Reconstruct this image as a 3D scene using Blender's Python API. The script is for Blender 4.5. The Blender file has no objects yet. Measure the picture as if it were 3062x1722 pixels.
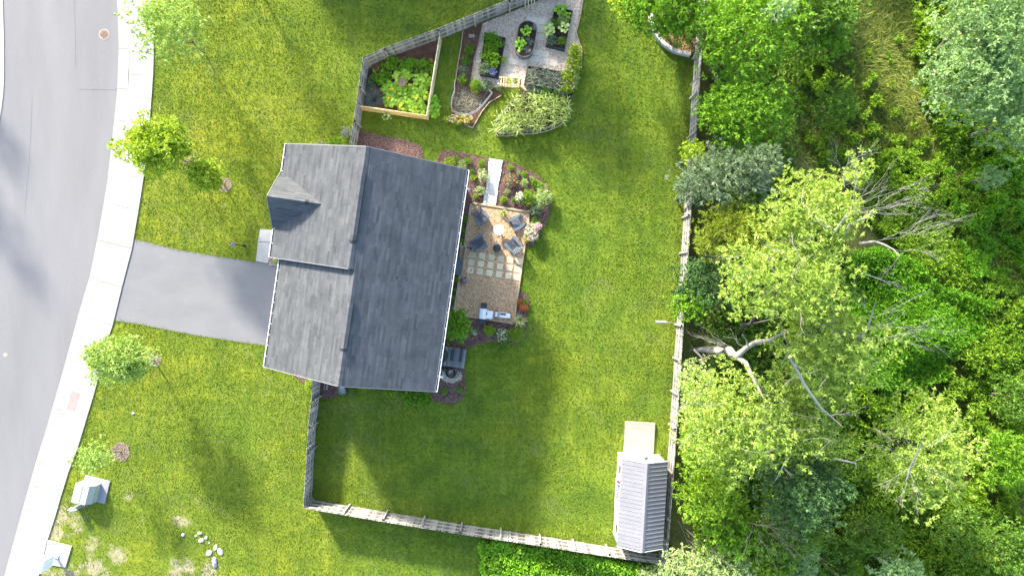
import bpy, math, random
import numpy as np
from mathutils import Vector, Matrix

# ------------------------------------------------------------------ camera, world, sun, exposure
SC = bpy.context.scene
H = 45.0            # camera height in metres
F = 2070.0          # focal length in pixels of a 3062 px wide frame
cam = bpy.data.cameras.new('camera'); camo = bpy.data.objects.new('camera', cam)
SC.collection.objects.link(camo); SC.camera = camo
camo.location = (0, 0, H); camo.rotation_euler = (0, 0, 0)
cam.sensor_width = 36.0; cam.lens = 36.0 * F / 3062.0; cam.clip_end = 2000; cam.clip_start = 0.5

SUN_EL = math.radians(24.5)
SHX, SHY = 0.48, -0.877          # horizontal direction in which shadows fall
W = bpy.data.worlds.new('World'); SC.world = W; W.use_nodes = True
nt = W.node_tree; nt.nodes.clear()
sky = nt.nodes.new('ShaderNodeTexSky'); sky.sky_type = 'NISHITA'; sky.sun_disc = False
sky.sun_elevation = SUN_EL; sky.sun_rotation = math.atan2(-SHX, -SHY)
sky.air_density = 1.0; sky.dust_density = 1.8; sky.ozone_density = 1.0
bg = nt.nodes.new('ShaderNodeBackground'); bg.inputs[1].default_value = 0.15
wo = nt.nodes.new('ShaderNodeOutputWorld')
nt.links.new(sky.outputs[0], bg.inputs[0]); nt.links.new(bg.outputs[0], wo.inputs[0])
sun = bpy.data.lights.new('sun', 'SUN'); suno = bpy.data.objects.new('sun', sun)
SC.collection.objects.link(suno)
sun.energy = 3.2; sun.angle = math.radians(4.5); sun.color = (1.0, 0.93, 0.80)
ch = math.cos(SUN_EL)
suno.rotation_euler = Vector((SHX*ch, SHY*ch, -math.sin(SUN_EL))).to_track_quat('-Z', 'Y').to_euler()
suno.location = (-10, 20, 40)
SC.view_settings.view_transform = 'Standard'; SC.view_settings.look = 'None'
SC.view_settings.exposure = 2.26; SC.view_settings.gamma = 1.0
SC.view_settings.use_curve_mapping = False
SC.render.engine = 'CYCLES'
SC.cycles.max_bounces = 6; SC.cycles.transparent_max_bounces = 6
SC.cycles.use_denoising = True

RNG = np.random.default_rng(7)
R = random.Random(5)
COL = SC.collection

def P(px, py, z=0.0):
    k = (H - z) / F
    return ((px - 1531.0) * k, -(py - 861.0) * k)
def PX(pts, z=0.0):
    return [P(a, b, z) for a, b in pts]

# ------------------------------------------------------------------ materials
def nodes(name):
    m = bpy.data.materials.new(name); m.use_nodes = True
    n = m.node_tree.nodes; l = m.node_tree.links
    b = n['Principled BSDF']
    return m, n, l, b
def setspec(b, v):
    b.inputs['Specular IOR Level'].default_value = v
def c4(c): return (c[0], c[1], c[2], 1.0)
def ramp(n, l, src, stops):
    r = n.new('ShaderNodeValToRGB'); e = r.color_ramp.elements
    e[0].position, e[0].color = stops[0][0], c4(stops[0][1])
    e[1].position, e[1].color = stops[-1][0], c4(stops[-1][1])
    for p, c in stops[1:-1]:
        x = e.new(p); x.color = c4(c)
    l.new(src, r.inputs[0]); return r.outputs[0]
def noise(n, l, scale, detail=4, rough=0.55, vec=None, dist=0.0):
    t = n.new('ShaderNodeTexNoise'); t.inputs['Scale'].default_value = scale
    t.inputs['Detail'].default_value = detail; t.inputs['Roughness'].default_value = rough
    t.inputs['Distortion'].default_value = dist
    if vec is not None: l.new(vec, t.inputs['Vector'])
    return t.outputs[0]
def wpos(n):
    return n.new('ShaderNodeNewGeometry').outputs['Position']
def mixc(n, l, fac, a, b, mode='MIX'):
    m = n.new('ShaderNodeMix'); m.data_type = 'RGBA'; m.blend_type = mode
    if isinstance(fac, (int, float)): m.inputs[0].default_value = fac
    else: l.new(fac, m.inputs[0])
    for i, s in ((6, a), (7, b)):
        if isinstance(s, tuple): m.inputs[i].default_value = c4(s)
        else: l.new(s, m.inputs[i])
    return m.outputs[2]
def bumpn(n, l, b, h, strength, dist):
    bp = n.new('ShaderNodeBump'); bp.inputs['Strength'].default_value = strength
    bp.inputs['Distance'].default_value = dist
    l.new(h, bp.inputs['Height']); l.new(bp.outputs[0], b.inputs['Normal'])
MATS = {}
def surf(name, c1, c2, scale=3.0, rough=0.85, bump=0.0, bscale=30.0, spec=0.25, tint=0.0, fine=0.0, fscale=60.0, metal=0.0, detail=5, c3=None, stretch=None, K=0.62):
    """two or three colour noise material; tint mixes in the per-face attribute 'tint'"""
    if name in MATS: return MATS[name]
    m, n, l, b = nodes(name)
    pos = wpos(n)
    if stretch:
        mp = n.new('ShaderNodeMapping'); mp.inputs['Scale'].default_value = stretch
        l.new(pos, mp.inputs[0]); pos = mp.outputs[0]
    c1, c2 = [tuple(x*K for x in c) for c in (c1, c2)]; c3 = tuple(x*K for x in c3) if c3 else None
    f = noise(n, l, scale, detail, 0.6, pos)
    st = [(0.3, c1), (0.7, c2)] if c3 is None else [(0.3, c1), (0.5, c2), (0.7, c3)]
    col = ramp(n, l, f, st)
    if fine:
        g = noise(n, l, fscale, 2, 0.6, pos)
        gr = ramp(n, l, g, [(0.3, (1-fine,)*3), (0.7, (1+fine,)*3)])
        col = mixc(n, l, 1.0, col, gr, 'MULTIPLY')
    if tint:
        at = n.new('ShaderNodeAttribute'); at.attribute_name = 'tint'
        tr = ramp(n, l, at.outputs['Fac'], [(0.0, (1-tint,)*3), (1.0, (1+tint,)*3)])
        col = mixc(n, l, 1.0, col, tr, 'MULTIPLY')
    l.new(col, b.inputs['Base Color'])
    b.inputs['Roughness'].default_value = rough; setspec(b, spec); b.inputs['Metallic'].default_value = metal
    if bump: bumpn(n, l, b, noise(n, l, bscale, 4, 0.6, pos), bump, 0.02)
    MATS[name] = m; return m
def leafm(name, ca, cb, cc, trans=0.35, rough=0.55, spec=0.25, KL=1.25):
    """leaf material: per-leaf colour between three greens, with light passing through"""
    if name in MATS: return MATS[name]
    m, n, l, b = nodes(name)
    at = n.new('ShaderNodeAttribute'); at.attribute_name = 'tint'
    ca, cb, cc = [tuple(min(.8, x*KL) for x in c) for c in (ca, cb, cc)]
    col = ramp(n, l, at.outputs['Fac'], [(0.0, ca), (0.5, cb), (1.0, cc)])
    l.new(col, b.inputs['Base Color']); b.inputs['Roughness'].default_value = rough; setspec(b, spec)
    tr = n.new('ShaderNodeBsdfTranslucent')
    tc = mixc(n, l, 1.0, col, (1.25, 1.2, 0.55), 'MULTIPLY'); l.new(tc, tr.inputs[0])
    mx = n.new('ShaderNodeMixShader'); mx.inputs[0].default_value = trans
    l.new(b.outputs[0], mx.inputs[1]); l.new(tr.outputs[0], mx.inputs[2])
    l.new(mx.outputs[0], n['Material Output'].inputs[0])
    MATS[name] = m; return m

# ------------------------------------------------------------------ mesh helpers
def setprops(o, label=None, cat=None, group=None, kind=None):
    if label: o['label'] = label
    if cat: o['category'] = cat
    if group: o['group'] = group
    if kind: o['kind'] = kind
    return o
def mesh_np(name, V, F4, mat, tint=None, smooth=False):
    """V (n,3), F4 (m,k) uniform faces"""
    V = np.asarray(V, dtype=np.float32); F4 = np.asarray(F4, dtype=np.int32)
    me = bpy.data.meshes.new(name)
    k = F4.shape[1]; m = F4.shape[0]
    me.vertices.add(len(V)); me.vertices.foreach_set('co', V.ravel())
    me.loops.add(m*k); me.loops.foreach_set('vertex_index', F4.ravel())
    me.polygons.add(m); me.polygons.foreach_set('loop_start', np.arange(m, dtype=np.int32)*k)
    if smooth: me.polygons.foreach_set('use_smooth', np.ones(m, dtype=bool))
    if tint is not None:
        a = me.attributes.new('tint', 'FLOAT', 'FACE'); a.data.foreach_set('value', np.asarray(tint, dtype=np.float32))
    me.update(calc_edges=True)
    if mat: me.materials.append(mat)
    return me
def mesh_py(name, V, Fs, mat, tint=None, smooth=False):
    me = bpy.data.meshes.new(name); me.from_pydata([tuple(v) for v in V], [], Fs); me.update()
    if tint is not None:
        a = me.attributes.new('tint', 'FLOAT', 'FACE')
        t = [tint]*len(Fs) if isinstance(tint, (int, float)) else tint
        a.data.foreach_set('value', np.asarray(t, dtype=np.float32))
    if smooth: me.polygons.foreach_set('use_smooth', [True]*len(Fs))
    if mat: me.materials.append(mat)
    return me
def thing(name, label, cat, loc=(0, 0, 0), rz=0.0, group=None, kind=None):
    o = bpy.data.objects.new(name, None); COL.objects.link(o)
    o.location = loc; o.rotation_euler = (0, 0, rz); o.empty_display_size = 0.2
    return setprops(o, label, cat, group, kind)
def link(name, me, parent=None, loc=None, rot=None, scale=None, kind=None, label=None):
    """parent None: origin moved to the base. parent Empty: mesh is in world coordinates unless loc is given"""
    o = bpy.data.objects.new(name, me); COL.objects.link(o)
    if parent is not None:
        o.parent = parent
        if loc is not None: o.location = loc
        elif parent.type == 'EMPTY': o.location = -Vector(parent.location)
    else:
        if loc is not None: o.location = loc
        else:
            n = len(me.vertices); co = np.empty(n*3, dtype=np.float32); me.vertices.foreach_get('co', co); co = co.reshape(-1, 3)
            c = np.array([(co[:, 0].min()+co[:, 0].max())/2, (co[:, 1].min()+co[:, 1].max())/2, co[:, 2].min()], dtype=np.float32)
            me.vertices.foreach_set('co', (co - c).ravel()); o.location = c.tolist()
    if rot is not None: o.rotation_euler = rot
    if scale is not None: o.scale = scale
    if kind: o['kind'] = kind
    if label: o['label'] = label
    return o
def dup(root, loc, rz=0.0, s=1.0, label=None, group=None):
    c = root.copy(); COL.objects.link(c); c.location = loc; c.rotation_euler = (0, 0, rz); c.scale = (s, s, s)
    if label: c['label'] = label
    if group: c['group'] = group
    def kids(a, b):
        for chd in list(a.children):
            d = chd.copy(); COL.objects.link(d); d.parent = b; kids(chd, d)
    kids(root, c)
    return c

class MB:
    """collects simple solids into one mesh"""
    def __init__(s): s.V = []; s.F = []; s.T = []
    def add(s, V, Fs, t=0.5):
        o = len(s.V); s.V += [tuple(v) for v in V]; s.F += [tuple(i+o for i in f) for f in Fs]; s.T += [t]*len(Fs); return s
    def box(s, c, d, rot=None, t=0.5):
        x, y, z = d[0]/2, d[1]/2, d[2]/2
        vs = [Vector((a*x, b*y, e*z)) for e in (-1, 1) for b in (-1, 1) for a in (-1, 1)]
        if rot is not None: vs = [rot @ v for v in vs]
        vs = [v + Vector(c) for v in vs]
        return s.add(vs, [(0, 2, 3, 1), (4, 5, 7, 6), (0, 1, 5, 4), (2, 6, 7, 3), (0, 4, 6, 2), (1, 3, 7, 5)], t)
    def beam(s, a, b, w, h, up=(0, 0, 1), t=0.5):
        a = Vector(a); b = Vector(b); d = b - a
        q = d.normalized(); u = Vector(up); sd = q.cross(u)
        if sd.length < 1e-4: sd = q.cross(Vector((1, 0, 0)))
        sd.normalize(); u = sd.cross(q)
        vs = [a + sd*i*w/2 + u*j*h/2 for i, j in ((-1, -1), (1, -1), (1, 1), (-1, 1))] + [b + sd*i*w/2 + u*j*h/2 for i, j in ((-1, -1), (1, -1), (1, 1), (-1, 1))]
        return s.add(vs, [(0, 1, 2, 3), (7, 6, 5, 4), (0, 4, 5, 1), (1, 5, 6, 2), (2, 6, 7, 3), (3, 7, 4, 0)], t)
    def tube(s, pts, rads, n=6, cap=True, t=0.5):
        pts = [Vector(p) for p in pts]; rings = []; V = []; Fs = []
        for i, p in enumerate(pts):
            d = (pts[min(i+1, len(pts)-1)] - pts[max(i-1, 0)])
            d = d.normalized() if d.length > 1e-6 else Vector((0, 0, 1))
            a = d.cross(Vector((0, 0, 1)))
            if a.length < 1e-3: a = Vector((1, 0, 0))
            a.normalize(); b = a.cross(d)
            r = rads[i] if isinstance(rads, (list, tuple)) else rads
            for k in range(n):
                an = 2*math.pi*k/n; V.append(p + a*math.cos(an)*r + b*math.sin(an)*r)
        for i in range(len(pts)-1):
            for k in range(n):
                Fs.append((i*n+k, i*n+(k+1) % n, (i+1)*n+(k+1) % n, (i+1)*n+k))
        if cap: Fs.append(tuple(range(n))); Fs.append(tuple((len(pts)-1)*n + k for k in reversed(range(n))))
        return s.add(V, Fs, t)
    def lathe(s, c, prof, n=20, t=0.5, sx=1.0, sy=1.0):
        V = []; Fs = []
        for r, z in prof:
            for k in range(n):
                an = 2*math.pi*k/n; V.append((c[0]+r*sx*math.cos(an), c[1]+r*sy*math.sin(an), c[2]+z))
        for i in range(len(prof)-1):
            for k in range(n): Fs.append((i*n+k, i*n+(k+1) % n, (i+1)*n+(k+1) % n, (i+1)*n+k))
        if prof[0][0] > 1e-4: Fs.append(tuple(reversed(range(n))))
        if prof[-1][0] > 1e-4: Fs.append(tuple((len(prof)-1)*n+k for k in range(n)))
        return s.add(V, Fs, t)
    def prism(s, pts, z0, z1, t=0.5):
        n = len(pts); a = sum(pts[i][0]*pts[(i+1) % n][1]-pts[(i+1) % n][0]*pts[i][1] for i in range(n))
        if a < 0: pts = pts[::-1]
        V = [(x, y, z0) for x, y in pts] + [(x, y, z1) for x, y in pts]
        Fs = [tuple(reversed(range(n))), tuple(range(n, 2*n))] + [(i, (i+1) % n, n+(i+1) % n, n+i) for i in range(n)]
        return s.add(V, Fs, t)
    def mesh(s, name, mat, smooth=False): return mesh_py(name, s.V, s.F, mat, s.T, smooth)
    def put(s, name, mat, parent=None, kind=None, smooth=False, label=None): return link(name, s.mesh(name, mat, smooth), parent, kind=kind, label=label)
def single(o, label, cat, group=None, kind=None): return setprops(o, label, cat, group, kind)
def rotz(a): return Matrix.Rotation(a, 3, 'Z')

def inpoly(x, y, poly):
    poly = np.asarray(poly); n = len(poly); r = np.zeros(len(x), dtype=bool); j = n-1
    for i in range(n):
        xi, yi = poly[i]; xj, yj = poly[j]
        c = ((yi > y) != (yj > y)) & (x < (xj-xi)*(y-yi)/(yj-yi+1e-12)+xi)
        r ^= c; j = i
    return r
def sheet(name, pts, z, mat, parent=None, kind=None):
    n = len(pts); a = sum(pts[i][0]*pts[(i+1) % n][1]-pts[(i+1) % n][0]*pts[i][1] for i in range(n))
    if a < 0: pts = pts[::-1]
    return link(name, mesh_py(name, [(x, y, z) for x, y in pts], [tuple(range(n))], mat), parent, kind=kind)

# ------------------------------------------------------------------ foliage generators
def unit(v): return v / (np.linalg.norm(v, axis=1, keepdims=True)+1e-9)
def leaves(C, D, L, Wd, tint, m, spread, rng, curl=0.25):
    """at each clump centre C with axis D put m diamond leaves fanning out"""
    n = len(C)
    C = np.repeat(C, m, 0); D = np.repeat(D, m, 0); T = np.repeat(tint, m)
    rv = unit(rng.normal(size=(n*m, 3)))
    d = unit(D*(1-spread) + rv*spread)
    s = unit(np.cross(d, unit(rng.normal(size=(n*m, 3))*0.6 + np.array([0, 0, 1.0]))))
    nn = np.cross(s, d)
    l = L*rng.uniform(0.65, 1.25, (n*m, 1)); w = Wd*rng.uniform(0.7, 1.2, (n*m, 1))
    base = C + d*l*0.08
    mid = C + d*l*0.5 + nn*l*curl*0.25
    tip = C + d*l - nn*l*curl*0.15
    V = np.stack([base, mid + s*w*0.5, tip, mid - s*w*0.5], 1).reshape(-1, 3)
    Fq = np.arange(n*m*4).reshape(-1, 4)
    T = np.clip(T + rng.normal(0, 0.12, n*m), 0, 1)
    return V, Fq, T
def crown_data(c, r, L, Wd, lai=3.2, m=6, lobes=14, lobe=0.42, spread=0.62, up=0.35, seed=1, drop=0.0, flat=1.0):
    """leaf cloud of an ellipsoid crown made of smaller lobes"""
    rng = np.random.default_rng(seed)
    rx, ry, rz = r
    lc = unit(rng.normal(size=(lobes, 3))); lc[:, 2] = np.abs(lc[:, 2])*1.0 - 0.25
    lc *= rng.uniform(0.35, 0.80, (lobes, 1)); lc = lc*np.array([rx, ry, rz])
    lr = rng.uniform(0.75, 1.25, lobes)*lobe
    lt = rng.uniform(0.15, 0.85, lobes)
    n = int(lai*math.pi*rx*ry/(L*Wd*0.5)/m)
    pk = rng.choice(lobes, n, p=lr**2/np.sum(lr**2))
    d = unit(rng.normal(size=(n, 3)) + np.array([0, 0, up]))
    rad = lr[pk][:, None]*rng.uniform(0.55, 1.08, (n, 1))
    C = lc[pk] + d*rad*np.array([rx, ry, rz*flat])
    C[:, 2] = np.maximum(C[:, 2], -rz)
    fill = rng.random(n) < 0.45
    e = unit(rng.normal(size=(n, 3)) + np.array([0, 0, 0.3]))
    bl = 1 + 0.14*np.sin(5*e[:, 0]*1.7+seed) + 0.12*np.sin(6*e[:, 1]+seed*2.1) + 0.08*np.sin(13*e[:, 0]+11*e[:, 1])
    Ce = e*np.array([rx, ry, rz])*(bl*rng.uniform(0.62, 0.97, n))[:, None]
    C = np.where(fill[:, None], Ce, C); d = np.where(fill[:, None], e, d)
    keep = rng.random(n) > drop
    C = C[keep]; d = d[keep]; pk = pk[keep]
    C = C + np.array(c)
    C[:, 2] = np.maximum(C[:, 2], 0.03)
    tint = np.clip(lt[pk]*0.6 + rng.uniform(0, 0.4, len(C)), 0, 1)
    return leaves(C, unit(d + np.array([0, 0, 0.15])), L, Wd, tint, m, spread, rng), lc + np.array(c)
def foliage_mesh(name, mat, **k):
    (V, Fq, T), lc = crown_data(**k)
    return mesh_np(name, V, Fq, mat, T), lc

BARK = surf('bark', (0.16, 0.13, 0.10), (0.28, 0.24, 0.20), 6, 0.95, 0.6, 25)
BARKW = surf('pale_bark', (0.45, 0.42, 0.37), (0.62, 0.58, 0.52), 5, 0.95, 0.5, 20, K=0.50)
def limb_tube(mb, a, b, r0, r1, rng, wob=0.08, n=6, segs=4):
    a = Vector(a); b = Vector(b); L = (b-a).length
    pts = []; rs = []
    for i in range(segs+1):
        f = i/segs; o = Vector((rng.uniform(-1, 1), rng.uniform(-1, 1), rng.uniform(-1, 1)))*L*wob*(math.sin(f*math.pi))
        pts.append(a.lerp(b, f)+o); rs.append(r0+(r1-r0)*f)
    mb.tube(pts, rs, n, cap=False); return pts
def tree(name, label, cat, px, py, z, rpx, mat, rz=None, base=None, L=0.26, Wd=0.11, seed=1, group=None, bark=None, tr=0.12, **k):
    """crown centre seen at px,py at height z; trunk on the ground at base"""
    cx, cy = P(px, py, z); s = (H-z)/F
    rx, ry = (rpx if isinstance(rpx, tuple) else (rpx, rpx)); rx *= s; ry *= s
    rz = rz or min(rx, ry)*0.85
    bx, by = P(*base) if base else (cx, cy)
    t = thing(name, label, cat, (bx, by, 0), group=group)
    me, lc = foliage_mesh(name+'_crown', mat, c=(cx, cy, z), r=(rx, ry, rz), L=L, Wd=Wd, seed=seed, **k)
    link('crown', me, t)
    rg = random.Random(seed); mb = MB()
    top = (cx, cy, z)
    pts = limb_tube(mb, (bx, by, 0), top, tr, tr*0.4, rg, 0.04, 7, 5)
    for q in lc[:9]:
        j = pts[rg.choice([2, 3, 4])]
        limb_tube(mb, j, q, tr*0.4, tr*0.08, rg, 0.1, 5, 3)
    mb.put('trunk', bark or BARK, t, smooth=True)
    return t
def shrub(name, label, cat, px, py, rpx, h, mat, L=0.09, Wd=0.045, seed=None, group=None, flowers=None, **k):
    seed = seed if seed is not None else int(px*7+py*13)
    cx, cy = P(px, py, h*0.5); s = (H-h*0.5)/F
    rx, ry = (rpx if isinstance(rpx, tuple) else (rpx, rpx)); rx *= s; ry *= s
    t = thing(name, label, cat, (cx, cy, 0), group=group)
    kk = dict(lai=4.0, m=5, lobes=10, lobe=0.45); kk.update(k)
    me, lc = foliage_mesh(name+'_foliage', mat, c=(cx, cy, h*0.5), r=(rx, ry, h*0.55), L=L, Wd=Wd, seed=seed, **kk)
    link('foliage', me, t)
    mb = MB(); rg = random.Random(seed)
    for q in lc[:4]: limb_tube(mb, (cx, cy, 0), q, 0.018, 0.006, rg, 0.1, 4, 2)
    mb.put('stem', BARK, t)
    if flowers:
        fm, nf, fs = flowers
        rng = np.random.default_rng(seed+5); d = unit(rng.normal(size=(nf, 3))+np.array([0, 0, 1.2])); d[:, 2] = np.abs(d[:, 2])
        C = np.array([cx, cy, h*0.5]) + d*np.array([rx, ry, h*0.6])*rng.uniform(0.8, 1.05, (nf, 1))
        V, Fq, T = leaves(C, np.tile([[0, 0, 1.0]], (nf, 1)), fs, fs*0.7, rng.uniform(0, 1, nf), 6, 0.75, rng)
        link('blossoms', mesh_np('blossoms', V, Fq, fm, T), t)
    return t
def strips(B, D, L, Wd, droop, segs, rng, tint):
    """arching blades: B base points, D start directions"""
    n = len(B); pts = [B]; d = unit(D); p = B.copy(); l = L.reshape(-1, 1)/segs
    rows = []
    side = unit(np.cross(d, np.tile([[0, 0, 1.0]], (n, 1))) + rng.normal(0, .15, (n, 3)))
    for i in range(segs+1):
        w = (Wd.reshape(-1, 1)*0.5)*(1.0 - (i/segs)**2*0.95)*(0.6 if i == 0 else 1)
        rows.append(p - side*w); rows.append(p + side*w)
        p = p + d*l; p[:, 2] = np.maximum(p[:, 2], 0.03)
        d = unit(d + np.array([0, 0, -1.0])*droop.reshape(-1, 1)/segs)
    V = np.stack(rows, 1).reshape(-1, 3); k = 2*(segs+1)
    base = (np.arange(n)*k)[:, None]
    Fq = np.concatenate([base + np.array([[2*i, 2*i+1, 2*i+3, 2*i+2]]) for i in range(segs)], 0)
    T = np.tile(tint, segs)
    return V, Fq, T
def twigs(name, parent, start, end, r0, seed, depth=3, nb=4, mat=None, spread=0.7, lift=0.1):
    """bare branching limbs from start towards end"""
    rg = random.Random(seed); mb = MB()
    def go(a, d, L, r, dep):
        b = a + d*L
        pts = limb_tube(mb, a, b, r, r*0.45, rg, 0.07, 5 if dep > 1 else 4, 4 if dep > 1 else 2)
        if dep == 0: return
        for i in range(nb):
            p = pts[min(len(pts)-1, 1+rg.randrange(len(pts)-1))]
            dd = (d + Vector((rg.uniform(-1, 1), rg.uniform(-1, 1), rg.uniform(-0.4, 0.6)+lift))*spread).normalized()
            go(p, dd, L*rg.uniform(0.35, 0.62), r*0.5, dep-1)
    a = Vector(start); b = Vector(end)
    go(a, (b-a).normalized(), (b-a).length, r0, depth)
    return mb.put(name, mat or BARKW, parent)

# ------------------------------------------------------------------ ground surfaces
SPOTS = ((188, 1545, 26), (225, 1568, 28), (168, 1592, 26), (277, 1636, 22), (342, 1656, 24), (286, 1700, 26), (205, 1702, 28), (525, 1702, 24), (560, 1698, 20), (548, 1560, 18), (150, 1712, 18), (620, 1700, 22), (240, 1500, 18), (390, 1485, 14))
def lawn_material():
    m, n, l, b = nodes('lawn')
    pos = wpos(n)
    def strm(sx, sy, rot, sc, d):
        mp = n.new('ShaderNodeMapping'); mp.inputs['Scale'].default_value = (sx, sy, 1); mp.inputs['Rotation'].default_value = (0, 0, rot)
        l.new(pos, mp.inputs[0]); return noise(n, l, sc, d, 0.65, mp.outputs[0], 0.4)
    big = noise(n, l, 0.10, 4, 0.6, pos, 0.8); mid = noise(n, l, 0.55, 8, 0.72, pos, 0.4); fine = noise(n, l, 16.0, 4, 0.8, pos)
    c1 = ramp(n, l, mid, [(0.30, (0.074, 0.124, 0.014)), (0.5, (0.136, 0.190, 0.015)), (0.70, (0.208, 0.246, 0.024))])
    c2 = ramp(n, l, big, [(0.32, (0.78, 0.90, 1.0)), (0.5, (1.0, 1.0, 1.0)), (0.68, (1.22, 1.08, 0.95))])
    col = mixc(n, l, 1.0, c1, c2, 'MULTIPLY')
    st = ramp(n, l, strm(2.2, 0.18, 0.07, 1.0, 5), [(0.35, (0.86, 0.90, 0.95)), (0.65, (1.15, 1.10, 1.0))])
    col = mixc(n, l, 1.0, col, st, 'MULTIPLY')
    st = ramp(n, l, strm(0.14, 1.5, 0.5, 1.0, 5), [(0.38, (0.88, 0.91, 1.0)), (0.64, (1.13, 1.08, 1.0))])
    col = mixc(n, l, 1.0, col, st, 'MULTIPLY')
    f = ramp(n, l, fine, [(0.25, (0.78, 0.80, 0.84)), (0.55, (1.0, 1.0, 1.0)), (0.8, (1.24, 1.20, 1.2))])
    col = mixc(n, l, 1.0, col, f, 'MULTIPLY')
    # dry straw-coloured and worn patches
    w = noise(n, l, 0.30, 9, 0.78, pos, 1.2)
    wm = ramp(n, l, w, [(0.54, (0, 0, 0)), (0.76, (0.62, 0.62, 0.62))])
    col = mixc(n, l, wm, col, (0.215, 0.200, 0.075))
    # lawn colour less yellow and slightly darker in the back yard than in the front
    sx = n.new('ShaderNodeSeparateXYZ'); l.new(pos, sx.inputs[0])
    mr = n.new('ShaderNodeMapRange'); mr.inputs[1].default_value = -13.0; mr.inputs[2].default_value = -5.0; l.new(sx.outputs[0], mr.inputs[0])
    col = mixc(n, l, 1.0, col, ramp(n, l, mr.outputs[0], [(0.0, (1.0, 0.97, 1.0)), (1.0, (0.87, 0.94, 1.0))]), 'MULTIPLY')
    # bare dry earth by the pavement: spots with ragged, grown-over edges
    best = None
    for (sa, sbb, r_) in SPOTS:
        x, y = P(sa, sbb)
        sb = n.new('ShaderNodeVectorMath'); sb.operation = 'DISTANCE'; l.new(pos, sb.inputs[0]); sb.inputs[1].default_value = (x, y, 0)
        q = n.new('ShaderNodeMapRange'); q.inputs[1].default_value = 0; q.inputs[2].default_value = r_*H/F*2.6; q.inputs[3].default_value = 1; q.inputs[4].default_value = 0; l.new(sb.outputs['Value'], q.inputs[0])
        if best is None: best = q.outputs[0]
        else:
            mx = n.new('ShaderNodeMath'); mx.operation = 'MAXIMUM'; l.new(best, mx.inputs[0]); l.new(q.outputs[0], mx.inputs[1]); best = mx.outputs[0]
    ad = n.new('ShaderNodeMath'); ad.operation = 'MULTIPLY_ADD'; l.new(noise(n, l, 0.85, 9, 0.72, pos, 1.0), ad.inputs[0]); ad.inputs[1].default_value = 3.4; ad.inputs[2].default_value = -1.75
    ad2 = n.new('ShaderNodeMath'); ad2.operation = 'ADD'; l.new(best, ad2.inputs[0]); l.new(ad.outputs[0], ad2.inputs[1])
    dm = ramp(n, l, ad2.outputs[0], [(0.42, (0, 0, 0)), (0.85, (0.88, 0.88, 0.88))])
    dc = ramp(n, l, noise(n, l, 3.0, 6, 0.7, pos), [(0.3, (0.24, 0.20, 0.115)), (0.7, (0.37, 0.32, 0.215))])
    col = mixc(n, l, dm, col, dc)
    l.new(col, b.inputs['Base Color']); b.inputs['Roughness'].default_value = 0.9; setspec(b, 0.15)
    bumpn(n, l, b, noise(n, l, 20, 5, 0.8, pos), 0.6, 0.05)
    return m
LAWN = lawn_material()
GRASSB = leafm('grass_blade', (0.078, 0.130, 0.012), (0.142, 0.200, 0.014), (0.235, 0.275, 0.026), 0.3, KL=1.08)
MULCH = surf('mulch', (0.060, 0.030, 0.024), (0.17, 0.095, 0.080), 30, 1.0, 1.0, 45, 0.1, fine=0.5, fscale=28, c3=(0.24, 0.16, 0.13), K=1)
MULCHT = surf('tan_mulch', (0.16, 0.105, 0.05), (0.33, 0.23, 0.125), 14, 1.0, 1.0, 40, 0.1, fine=0.5, fscale=28, K=1)
MULCHD = surf('dark_mulch', (0.028, 0.022, 0.020), (0.10, 0.08, 0.07), 20, 1.0, 1.0, 40, 0.1, fine=0.5, fscale=28)
SOIL = surf('soil', (0.085, 0.046, 0.030), (0.155, 0.085, 0.055), 3, 1.0, 0.8, 25, 0.1, fine=0.25, fscale=22, K=1.1)
SOILD = surf('dark_soil', (0.045, 0.030, 0.024), (0.09, 0.06, 0.045), 5, 1.0, 0.8, 25, 0.1, fine=0.3, fscale=22)
DIRT = surf('dry_dirt', (0.24, 0.21, 0.12), (0.36, 0.31, 0.20), 2, 1.0, 0.5, 25, 0.1, fine=0.15, K=1)
GRAVEL = surf('tan_gravel', (0.44, 0.25, 0.12), (0.62, 0.41, 0.22), 1.1, 1.0, 0.8, 30, 0.2, fine=0.45, fscale=24, K=1)
GRAVELG = surf('pale_gravel', (0.52, 0.36, 0.23), (0.76, 0.63, 0.47), 0.5, 1.0, 0.8, 30, 0.2, fine=0.32, fscale=22, K=1)
CHIP = surf('chip', (0.5, 0.5, 0.5), (0.5, 0.5, 0.5), 1, 1.0)
ASPH = surf('asphalt', (0.238, 0.233, 0.236), (0.288, 0.282, 0.283), 0.35, 0.95, 0.25, 60, 0.3, fine=0.07, fscale=30, stretch=(1.4, 0.25, 1))
ASPHD = surf('driveway_asphalt', (0.238, 0.238, 0.243), (0.276, 0.275, 0.279), 0.8, 0.95, 0.25, 60, 0.3, fine=0.06, fscale=34, stretch=(0.7, 1.2, 1))
CONC = surf('concrete', (0.50, 0.49, 0.47), (0.60, 0.59, 0.57), 0.8, 0.9, 0.15, 40, 0.1, tint=0.06, fine=0.05, K=0.60)
CONCW = surf('warm_concrete', (0.45, 0.42, 0.38), (0.56, 0.53, 0.48), 0.8, 0.9, 0.15, 40, 0.1, tint=0.06, fine=0.05, K=0.62)
JOINT = surf('joint_sand', (0.24, 0.22, 0.19), (0.33, 0.31, 0.28), 3, 1.0)

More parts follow.
